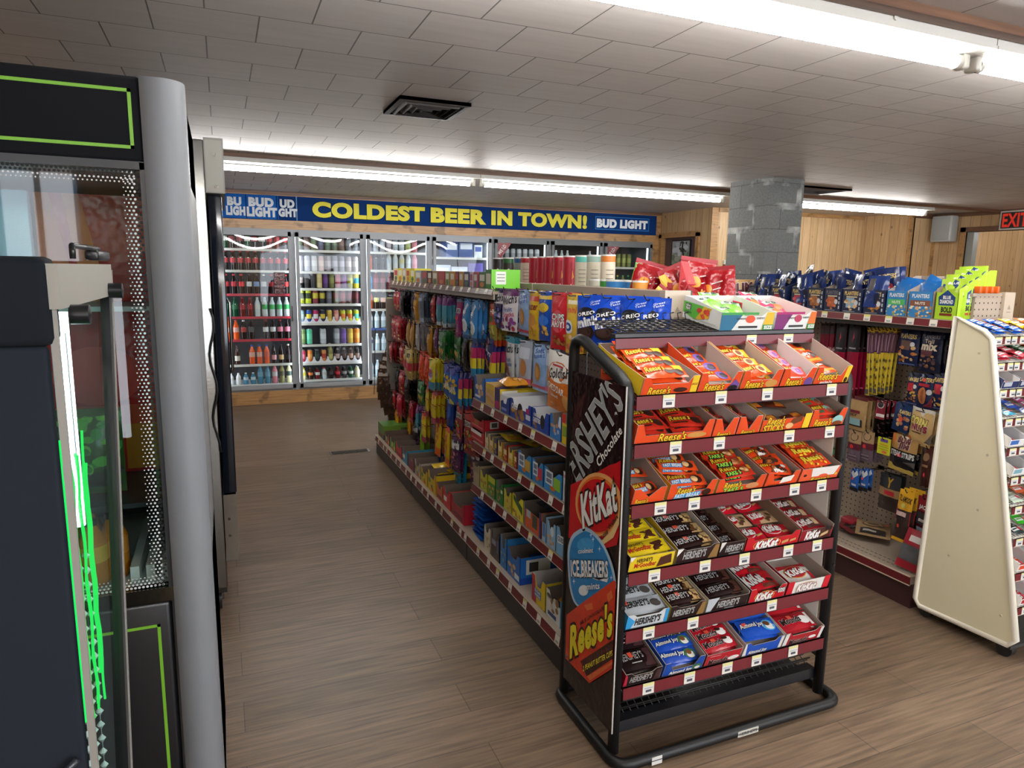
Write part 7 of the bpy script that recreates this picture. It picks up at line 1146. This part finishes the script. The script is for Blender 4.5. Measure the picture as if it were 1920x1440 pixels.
bd = lambda a, c_, d, e, rot=0: [('p', [((a+d)/2, e), (d, (c_+e)/2+.02), (d-.03, c_), (a+.03, c_), (a, (c_+e)/2+.02)], '#1c3f74'), T_('BLUE', a+(d-a)*.28, c_+(e-c_)*.42, d-(d-a)*.28, c_+(e-c_)*.62, W_, b=.04), T_('DIAMOND', a+(d-a)*.12, c_+(e-c_)*.12, d-(d-a)*.12, c_+(e-c_)*.36, W_, b=.04)]
o = put(tray('nut_box', w_, .25, .125, .14, .23, LM, '#8a7a6c', bd(.12, .46, .88, .98)+[T_('BOLD', .3, .24, .78, .4, '#2a2a1c', b=.06), ('r', .24, .12, .8, .2, '#7a2a1c')], (), bd(.14, .5, .6, 1.05)+[T_('BOLD', .2, .3, .56, .46, '#2a2a1c', b=.06), ('r', .16, .16, .6, .24, '#a8341c')], LM, 'n'), 'nut_box', None, mat=TR(3.126, yc, TZ+.001, -PI/2)); tag(o, 'lime green nut box with navy badges at the near end', 'box')
lmb = pack('nut_bag', .13, .19, .03, '#b0d23c:film', [('p', [(.5, .98), (.95, .86), (.85, .76), (.15, .76), (.05, .86)], '#1c3f74'), T_('BLUE', .3, .86, .7, .92, W_, b=.03), ('f', .1, .3, .9, .66, ['#d9d2b4', '#8aa83c', '#b58a54', '#e6e2cc'], 12, .1), ('p', [(.1, .22), (.5, .34), (.9, .22), (.5, .08)], '#1c3f74'), ('e', .6, .2, .12, .06, '#c9343c')], 'hang', 'tb', 6, wr=.006)
for q in range(4): o = put(lmb, 'nut_bag', None, (3.17+.042*q, yc+.006*(q % 2), TZ+.19+.02*q), (-.08, .04*(q % 3)-.04, -PI/2+.1*(q % 2))); tag(o, 'lime green nut bag standing in the lime green box', 'bag', 'lime nut bags')
sj = carton('snack_carton', .19, .12, .16, '#b98f52', [('f', .0, .0, 1, 1, ['#c9a262', '#a87c42', '#d2b078'], 10, .2), T_('SLIM', .16, .52, .86, .84, '#5c2430', b=.08, out='#dcd2c4', ow=.05, rot=6), T_('JIM', .3, .14, .86, .46, '#5c2430', b=.08, out='#dcd2c4', ow=.05, rot=6)], (), [('r', 0, 0, 1, 1, '#d9692c'), ('f', .05, .1, .95, 1, ['#e2a23c', '#c93a1c', '#ecc85a'], 14, .13), ('p', [(0, 0), (1, 0), (1, .3), (0, .1)], '#6a5f58')])
p = atX(3.2, 1372, 545); o = put(sj, 'snack_carton', None, (3.14, 3.60, TZ+.001), (0, 0, -.35)); tag(o, 'tan meat stick carton with flame side at the far end of the right shelf', 'carton')
for i in range(4):
    b = B(); b.rbox(-.008, -.02, 0, .008, .02, .032, '#d5571c:plastic', .003); tag(b.build('lighter_pack', None, (3.235+.042*i, HY0+.003, 1.5305)), 'small orange packet standing on the top rail above the pegboard end', 'packet', 'orange packets on the top rail')
# ---------------------------------------------------------------- pegged bags, placed from measured photo spans
X2 = 3.21
def span(name, px0, px1, py0, py1, t_, c, dec, n, words, cat='bag', x=X2, lean=0, seed=3, wr=.004, gap=.035, ry=0):
    a, c2, d = atX(x, px0, py0), atX(x, px1, py0), atX(x, (px0+px1)/2, py1); w_ = a.y-c2.y; z0 = (a.z+c2.z)/2; h_ = z0-d.z; yc = (a.y+c2.y)/2
    me = pack(name, w_, h_, t_, c, dec, 'hang', 'tb', seed, wr=wr); hook(GR, yc, z0-.01, HX-x+.01, -1, HX)
    for i in range(n): o = put(me, name, None, (x+gap*i, yc+.004*(i % 2), z0), (lean, ry, -PI/2+.06*((i % 3)-1))); tag(o, words, cat, 'pegged: '+words if n > 1 else None)
STK = [('r', 0, .85, 1, 1, '#2a1016'), T_('BEEF', .2, .5, .8, .8, '#c9a0a4', rot=88, b=.02), ('r', .2, .05, .8, .16, '#d9d4d0')]
for i, px in enumerate((1540, 1549, 1558)): span('meat_stick', px, px+8, 606, 742, .012, '#6a1024:film', STK, 2, 'long maroon meat stick, %s from the left under the nut boxes' % ORD[i], 'meat stick', seed=i)
BRS = [('r', 0, .62, 1, 1, '#16131a'), ('p', [(.4, .74), (.6, .82), (.5, .9)], '#c9283c'), ('r', .2, .66, .8, .68, '#9a94a0'), ('r', 0, 0, 1, .1, '#5a0c1c'), ('r', .1, .1, .9, .12, '#d96a80')]
for i, (a, c_) in enumerate(((1569, 1590), (1593, 1616))): span('meat_stick_pack', a, c_, 608, 745, .02, '#8c1030:film', BRS, 3, 'black topped crimson meat stick pack, the %s of two' % ('left', 'right')[i], 'meat stick', seed=8)
YST = [('r', 0, .62, 1, .94, '#4a1a3a'), ('r', .3, .64, .7, .9, '#8a6a7c'), ('r', 0, .95, 1, 1, '#d9b82c'), ('r', .25, .12, .75, .16, '#5a4a1c'), ('r', .25, .24, .75, .28, '#5a4a1c'), ('r', .25, .36, .75, .4, '#5a4a1c'), ('r', .25, .48, .75, .52, '#5a4a1c'), ('r', .1, .02, .9, .09, '#4a4a4c')]
for i in range(8): span('meat_stick', 1627+i*7, 1634+i*7, 614+(i % 2)*2, 742-(i % 3)*3, .012, '#c2aa2c:film', YST, 2, 'yellow and purple meat stick, %s from left in the yellow bundle' % ORD[i], 'meat stick', seed=i, lean=.02*(i % 3), ry=.02*(i-4))
PT = lambda nm, pic, extra=(): [('r', 0, .9, 1, 1, '#101a34'), T_('PLANTERS', .12, .76, .9, .87, '#d2b56a', b=.04), ('r', .2, .44, .7, .7, pic), ('f', .08, .1, .92, .52, nm, 18, .09), ('e', .78, .6, .1, .07, '#d2d4d8'), ('r', .1, .02, .9, .06, '#3a4a7c')]+list(extra)
NT = ['#b5743c', '#8a4f24', '#cfa874', '#a8602c']
span('nut_bag', 1688, 1728, 618, 686, .035, '#17234a:film', PT(NT, '#5a3a2c'), 3, 'navy peanut bag left of the trail mix bag', seed=4)
span('nut_bag', 1727, 1772, 622, 700, .035, '#151d38:film', [T_('PLANTERS', .12, .84, .9, .92, '#8a8494', b=.04), T_('Trail', .3, .72, .7, .81, '#c9b4a0', b=.03), T_('mix', .2, .56, .85, .72, '#d9ccb4', b=.06), ('r', .2, .4, .7, .54, '#5a2c34'), ('f', .08, .08, .92, .42, ['#6a4a3c', '#a8804c', '#4a3a4c', '#8a5a4a'], 14, .09)], 3, 'dark trail mix bag beside the cream end panel', seed=5)
span('nut_bag', 1703, 1729, 700, 760, .035, '#17234a:film', PT(['#c9a23c', '#b5743c', '#8a4f24'], '#b32434'), 2, 'navy mixed nut bag with a red band, left of the almond bag', seed=6)
span('nut_bag', 1722, 1757, 702, 770, .035, '#14204a:film', [T_('PLANTERS', .1, .8, .95, .9, '#d2b56a', b=.04), ('r', .15, .66, .8, .74, '#b32434'), ('e', .45, .4, .26, .24, '#b5703c'), ('e', .45, .4, .1, .2, '#8a4a22'), ('e', .82, .52, .12, .08, '#cfd2d6'), ('e', .45, .84, .1, .05, '#e2543c'), ('p', [(.5, .1), (.98, .1), (.98, .4)], '#6a1a2c')], 2, 'navy almond bag with one large almond', seed=7)
span('nut_bag', 1752, 1782, 700, 770, .035, '#17234a:film', PT(['#c9a23c', '#d9c49a', '#8a4f24'], '#b32434'), 2, 'navy nut bag half hidden by the cream end panel', seed=8)
span('nut_bag', 1680, 1714, 758, 812, .03, '#17305c:film', [T_('PLANTERS', .4, .68, .98, .8, '#cfb874', b=.04), ('f', .35, .15, .95, .62, ['#cfa874', '#b58a6a', '#e2d2b4', '#a8604c'], 14, .12), ('e', .55, .48, .14, .1, '#e2603c')], 2, 'blue nut bag tilted left of the cream corn snack bag', seed=9, ry=.12)
span('corn_snack_bag', 1711, 1757, 766, 838, .04, '#cfae74:film', [('p', [(0, .62), (.7, .8), (1, .6), (1, 1), (0, 1)], '#d9d4ca'), ('p', [(.5, .0), (1, .1), (1, .4)], '#b9bcc0:steel'), T_('CORN', .08, .54, .8, .74, '#e2cf6a', b=.07, out='#1c1a18', rot=-6), T_('NUTS', .2, .4, .84, .56, '#8a1c34', b=.06, out='#e2d2c4', rot=-4), ('r', .2, .33, .65, .36, '#5a3a24'), ('e', .1, .16, .1, .05, '#c96a2c'), ('r', .18, .9, .6, .92, '#3a3a3c')], 3, 'cream and silver corn snack bag beside the cream end panel', seed=10, ry=.06)
KJ = '#a98a5e'
span('jerky_bag', 1578, 1630, 742, 806, .03, KJ+':film', [('r', 0, .9, 1, 1, '#5c1a1e'), ('e', .12, .66, .2, .2, '#4a3626'), ('e', .12, .66, .17, .17, KJ), ('r', .42, .52, .82, .6, '#6a1c28'), T_('JERKY', .28, .4, .74, .5, '#4a3020', b=.03), ('r', .1, .12, .9, .34, '#2a2422'), ('r', .42, .16, .84, .36, '#8fb4bc'), ('e', .2, .82, .07, .06, '#e2543c')], 3, 'wide tan jerky bag with a dark red top strip', seed=11)
span('jerky_bag', 1642, 1666, 750, 822, .02, '#55504c:clear', [('r', .08, .5, .92, .98, '#7a1a2a'), ('e', .5, .88, .3, .1, '#cfc9c4'), ('e', .5, .88, .24, .08, '#2a2422'), ('r', .3, .56, .9, .64, '#d9d2cc'), ('r', .15, .62, .28, .72, '#d9284a'), ('f', .1, .1, .9, .45, ['#3a1f1a', '#2a1512'], 8, .12)], 3, 'clear jerky pouch with a dark red label', seed=12)
for i, (a, c_) in enumerate(((1592, 1618), (1616, 1642))): span('jerky_bag', a, c_, 808, 868, .02, '#6a5a66:film', [('r', 0, .62, 1, 1, '#a88a66'), ('e', .5, .82, .3, .14, '#4a3626'), ('e', .5, .82, .25, .11, '#a88a66'), ('r', 0, .42, 1, .62, '#5c1c2c'), ('e', .4, .5, .14, .07, '#e2343c'), ('r', .2, .1, .8, .14, '#8a7c88'), ('r', .2, .2, .8, .24, '#8a7c88')], 3, 'tan and purple grey meat snack bag, the %s of a pair' % ('left', 'right')[i], seed=13)
span('notice_card', 1646, 1672, 821, 853, .003, '#cfd22c', [('r', .2, .74, .8, .92, '#6a4a9c'), ('r', .15, .56, .85, .6, '#d9742c'), ('r', .1, .44, .9, .47, '#8a9a2c'), ('r', .1, .3, .9, .33, '#8a9a2c'), ('e', .6, .16, .2, .08, '#e2744a')], 1, 'bright yellow price card on a peg among the jerky', 'card', x=3.18, wr=0)
span('jerky_bag', 1674, 1726, 818, 888, .03, '#171820:film', [('r', 0, .6, 1, 1, '#b08a52'), ('p', [(0, .6), (.3, .6), (.1, 1), (0, 1)], '#c9742c'), T_('SLIM', .26, .8, .72, .96, '#5c2430', b=.08, out='#dcd2c4', ow=.05), T_('JIM', .34, .63, .72, .78, '#5c2430', b=.08, out='#dcd2c4', ow=.05), T_('STEAK STRIPS', .04, .42, .96, .56, '#dcdcda', b=.05), ('e', .4, .46, .1, .05, '#e2344a'), ('p', [(0, .0), (1, .0), (1, .1), (0, .2)], '#b39a4a'), ('p', [(.6, .3), (1, .36), (1, .2)], '#9a9ea4:steel')], 2, 'tan and black steak strip bag below the corn snack', seed=14, ry=.05)
span('jerky_bag', 1732, 1752, 838, 915, .03, '#4a2420:film', [('e', .5, .75, .3, .1, '#8a6a4a'), ('r', .2, .5, .8, .56, '#9a7a5a'), ('e', .5, .3, .12, .06, '#e2344a')], 2, 'dark brown jerky bag against the cream end panel', seed=15)
span('jerky_bag', 1560, 1572, 838, 912, .03, '#7a3a2c:film', [('f', .1, .1, .9, .6, ['#a8502c', '#5c2a20'], 8, .12), ('r', 0, .8, 1, 1, '#4a7a4a')], 2, 'rust and green snack bag close behind the candy rack frame', seed=16)
for i, (a, c_) in enumerate(((1596, 1613), (1615, 1631))): span('snack_packet', a, c_, 880, 922, .02, '#2a5fb0:film', [('p', [(.1, .8), (.3, .98), (.5, .72), (.7, .98), (.95, .8), (.5, .6)], '#cfd2d6'), ('e', .4, .58, .14, .06, '#d9343c'), ('r', .3, .26, .85, .36, '#cfd6e2'), ('r', 0, 0, 1, .18, '#1a1a1e')], 2, 'small blue snack packet, the %s of a pair' % ('left', 'right')[i], seed=17)
span('jerky_bag', 1651, 1693, 890, 960, .025, '#3a2e2a:film', [('r', 0, .62, 1, 1, '#2c3034'), T_('Y', .4, .66, .66, .9, '#b58a2c', b=.03), ('r', 0, .4, 1, .62, '#a8875a'), ('r', .3, .44, .8, .56, '#c9283c')], 2, 'dark jerky bag with a gold emblem behind the yellow topped bag', seed=18, x=3.24)
span('jerky_bag', 1688, 1718, 920, 1018, .03, '#3c2c2a:film', [('r', 0, .62, 1, 1, '#e0a81f'), T_('TILLAMOOK', .08, .78, .94, .88, '#2a1c14', b=.04, rot=-6), ('e', .5, .7, .13, .05, '#c9c46a'), ('p', [(0, .4), (1, .34), (1, .6), (0, .66)], '#a81c2c'), ('r', .1, .5, .8, .58, '#cfb4b0'), ('r', .16, .43, .66, .48, '#1c1416'), ('r', 0, 0, 1, .06, '#d9a41f'), ('e', .4, .3, .06, .04, '#e2543c')], 3, 'jerky bag with a yellow top and red band above the base deck', seed=19, x=3.12, lean=-.1)
span('jerky_bag', 1722, 1750, 932, 1020, .03, '#5a1c24:film', [('r', 0, .7, 1, 1, '#8c1a28'), ('r', 0, .4, 1, .66, '#3c3c40'), T_('JACK', .25, .72, .95, .82, W_, b=.04), ('r', .3, .46, .9, .52, '#d9d4d0'), ('r', .2, .16, .7, .34, '#9ab0bc')], 2, 'maroon and grey jerky bag partly hidden by the cream panel', seed=20, x=3.14)
# things lying on its base deck
jl = pack('jerky_bag', .17, .21, .025, '#a38660:film', [('r', .12, .1, .88, .42, '#2a2624'), ('r', .2, .2, .6, .3, '#a9a29a'), ('e', .5, .7, .34, .2, '#4a3826'), ('e', .5, .7, .3, .16, '#a38660'), ('e', .5, .7, .2, .1, '#4a3826'), ('e', .9, .85, .06, .05, '#e2543c')], 'lie', 'tb', 21, wr=.006)
jm = pack('jerky_bag', .17, .21, .02, '#3c2a26:film', [('r', 0, .85, 1, 1, '#6a1420'), ('f', .1, .1, .9, .8, ['#5a4a3c', '#8a7a5c', '#2a2220', '#a8a29a'], 12, .12)], 'lie', 'tb', 22, wr=.008)
for i, (px, py, z, me, rz, w) in enumerate(((1640, 985, .175, jm, .5, 'lowest dark jerky bag lying on the right base deck'), (1618, 992, .178, jm, 1.2, 'dark jerky bag lying left on the right base deck'), (1652, 990, .203, jl, -.9, 'tan jerky bag lying on top of the fallen bags'))):
    p = _at(2, z+.01, px, py); tag(put(me, 'jerky_bag', None, (min(p.x, 3.27), p.y, z), (.04*i, .03, rz)), w, 'bag')
p = _at(2, .19, 1597, 977); b = B(); b.rbox(-.04, -.05, 0, .04, .05, .045, '#a8283a:film', .015, 3); tag(b.build('round_tin', None, (p.x, p.y, .167)), 'small red packet at the back left of the right base deck', 'packet')
p = atX(3.06, 1716, 1052); me = pack('jerky_bag', .12, .2, .04, '#5a5c60:film', [('r', 0, .6, 1, 1, '#9c1a2c'), ('r', 0, 0, 1, .2, '#9c1a2c'), ('r', .2, .7, .8, .85, '#d9d2cc')], 'hang', 'tb', 23, wr=.006)
tag(put(me, 'jerky_bag', None, (3.10, 2.16, .37), (-.25, .15, -PI/2+.3)), 'red and grey jerky bag slumped at the front corner of the base deck', 'bag')
# a glimpse of the goods beyond, on the shelves' far side
for i in range(4): tag(put(pack('snack_bag', .12, .2, .03, '#b5487a:film', [('r', .1, .4, .9, .7, '#d9a4b9'), ('e', .5, .25, .3, .1, '#7a2a4c')], 'hang', 'tb', 40), 'snack_bag', None, (3.62+.07*i, HY0+.15+.04*i, 1.47), (0, 0, .1)), 'pink snack bag standing beyond the right upright', 'bag', 'pink bags beyond the right upright')
# ================================================================ CREAM CANDY RACK AT THE RIGHT
CR, CRM = '#e0d8b8:paint', '#e6e0d0:paint'
t = thing('candy_rack', 'cream metal candy rack with sloped wire shelves at the right edge', 'rack', (3.0, 0, 0))
prof = [(2.05, 1.43), (1.92, 1.375), (1.885, 1.345), (1.63, .10), (1.66, .065), (2.06, .05), (2.085, .08)]
CW = .86
for x in (0, CW):
    b = B(); b.prism(prof, x, x+.006, 'x', CR); fr = [(x+.003, y, z) for y, z in prof]; b.tube(fr, .013, CRM, 8, True)
    for y, z in ((1.93, 1.28), (1.85, .60), (1.84, .85), (1.70, .18), (1.95, .35)): b.lathe([(.001, -.003, '#b9b29c:paint'), (.005, -.003, '#b9b29c:paint'), (.005, 0, '#b9b29c:paint')], 8, (x, y, z), 'x')
    b.build('side_panel', t)
for x in (.03, CW-.03):
    for y in (1.68, 2.04):
        b = B(); b.lathe([(.001, -.014, '#1d1f21:plastic'), (.034, -.014, '#1d1f21:plastic'), (.034, .014, '#1d1f21:plastic'), (.001, .014, '#1d1f21:plastic')], 14, (x, y, .0345), 'x'); b.box(x-.02, y-.012, .035, x+.02, y+.012, .075, '#26282a:plastic'); b.build('caster', t)
b = B(); b.box(.01, 1.65, .045, CW, 2.06, .06, '#3a3a3a:paint'); b.build('base_pan', t)
LV = [(1.894, 1.318), (1.858, 1.210), (1.829, 1.100), (1.80, .980), (1.772, .860), (1.744, .742), (1.722, .620), (1.697, .488), (1.672, .345), (1.645, .205)]
CT = [('#1c58b4', 'blue gum'), ('#c9283a', 'red gum'), ('#2a3a6c', 'navy gum'), ('#3a6ab4', 'fruit gum'), ('#d6dade', 'white mint'), ('#c9d6dc', 'icy mint'), ('#dfe2d8', 'white and yellow candy'), ('#2a2c34', 'black and green gum'), ('#d9cfc4', 'white and red candy'), ('#b3202c', 'red candy')]
TWN = [o_+' tier' for o_ in ORD]
for i, (y, z) in enumerate(LV):
    T = TR(0, y, z+.036, 0, R(14)); b = B(); b.T = T; sd = min(.24, (2.05-y)/.97)
    for q in range(9): b.tube([(.012, .008+sd*.115*q, 0), (CW-.008, .008+sd*.115*q, 0)], .002, '#d6d2c6:paint', 4)
    for q in range(44): x = .015+q*.019; b.tube([(x, sd, -.003), (x, .004, -.003), (x+.004, .0, -.02), (x+.012, .02, -.026)], .0018, '#d6d2c6:paint', 4)
    s = b.build('shelf', t); off = [.02, .0, -.01, .005, .01, .0, .015, .008, .03, .02][i]
    lip(s, .010, CW-.004, y-.004, z, .036, [.032+off+.05*q+(.014 if q % 2 else 0) for q in range(8)], MR, '#d9cfc0:plastic')
    c, w = CT[i]
    pal = {0: ['#1c58b4', '#1c58b4', '#d9b42c', '#d97a2c'], 1: ['#b3243a', '#b3243a', '#2c6a4c', '#d9742c'], 2: ['#b9bcc4', '#24305c', '#b9bcc4', '#7a2a44'], 3: ['#2f8aa8', '#3a5ab4', '#b34a7a', '#8c2a4c'], 4: ['#3a6ab4', '#c9c42c', '#2c6a3c', '#8a3a4c'], 5: ['#7aa8b4', '#c9d6dc', '#b9bec4', '#a9b4bc'], 6: ['#a9b9a4', '#c9603c', '#d9a42c', '#3c8a3c'], 7: ['#1f2c2c', '#3cae2c', '#2a2a34', '#1c1c20'], 8: ['#d9482c', '#dcd6d0', '#c9c4bc', '#c9343c'], 9: ['#b3202c', '#dcd6d0', '#a81c28', '#c9c4bc']}[i]
    gm = [pack('gum_pack', .07, .05, .014, col+':film', [('r', .1, .3, .6, .7, '#dfe2e0'), ('e', .78, .5, .14, .26, '#c9344a' if col != '#c9344a' else '#e2dcd2'), ('r', .14, .44, .5, .56, col)], 'lie', 'lr', 3+q, 6, 4, wr=.001) for q, col in enumerate(pal)]
    if i in (2, 4, 5, 8, 9):
        tr = tray('gum_tray', .105, sd-.01, .03, .04, .075, '#dfdcd8' if i != 2 else '#1f2c5c', '#d2d0ce', [('r', .1, .2, .6, .7, pal[0])], (), (), None, 'n')
        for q in range(4): tag(put(tr, 'gum_tray', None, mat=Matrix.Translation((3.0, 0, 0)) @ T @ TR(.07+.112*q, .004, .003)), '%s tray, %s from left on the %s of the cream rack' % ('navy' if i == 2 else 'white', ORD[q], TWN[i]), 'tray')
    for q in range(4):
        for r_ in range(4):
            for l in range(2 if i in (0, 1) else 1):
                m4 = Matrix.Translation((3.0, 0, 0)) @ T @ TR(.065+.112*q+.006*math.sin(r_*3+q), sd*.14+sd*.21*r_, .008+.0125*l, .25*math.sin(q*2.1+r_*1.7)*(i not in (0,)), R(6)); o = put(gm[q], 'gum_pack', None, mat=m4)
                tag(o, '%s pack, %s column on the %s of the cream rack' % (cname(pal[q])+' gum', ORD[q], TWN[i]), 'gum', 'gum, %s column, %s' % (ORD[q], TWN[i]))
# beer bottle shaped sign on the pine wall left of the pillar
p = atY(7.3, 1348, 520); tag(put(bottle('wall_bottle', '#6a4a1c:liquid', '#3a2a1a', '#e2dcc8', .62, .07, (.3, .5)), 'wall_bottle', None, (p.x, 7.2, 1.16)), 'tall brown bottle ornament on a ledge left of the block pillar', 'ornament')
b = B(); b.box(p.x-.12, 7.08, 1.14, p.x+.12, 7.335, 1.159, 'pine_trim'); tag(b.build('wall_ledge'), 'small pine ledge under the bottle ornament left of the pillar', 'ledge')
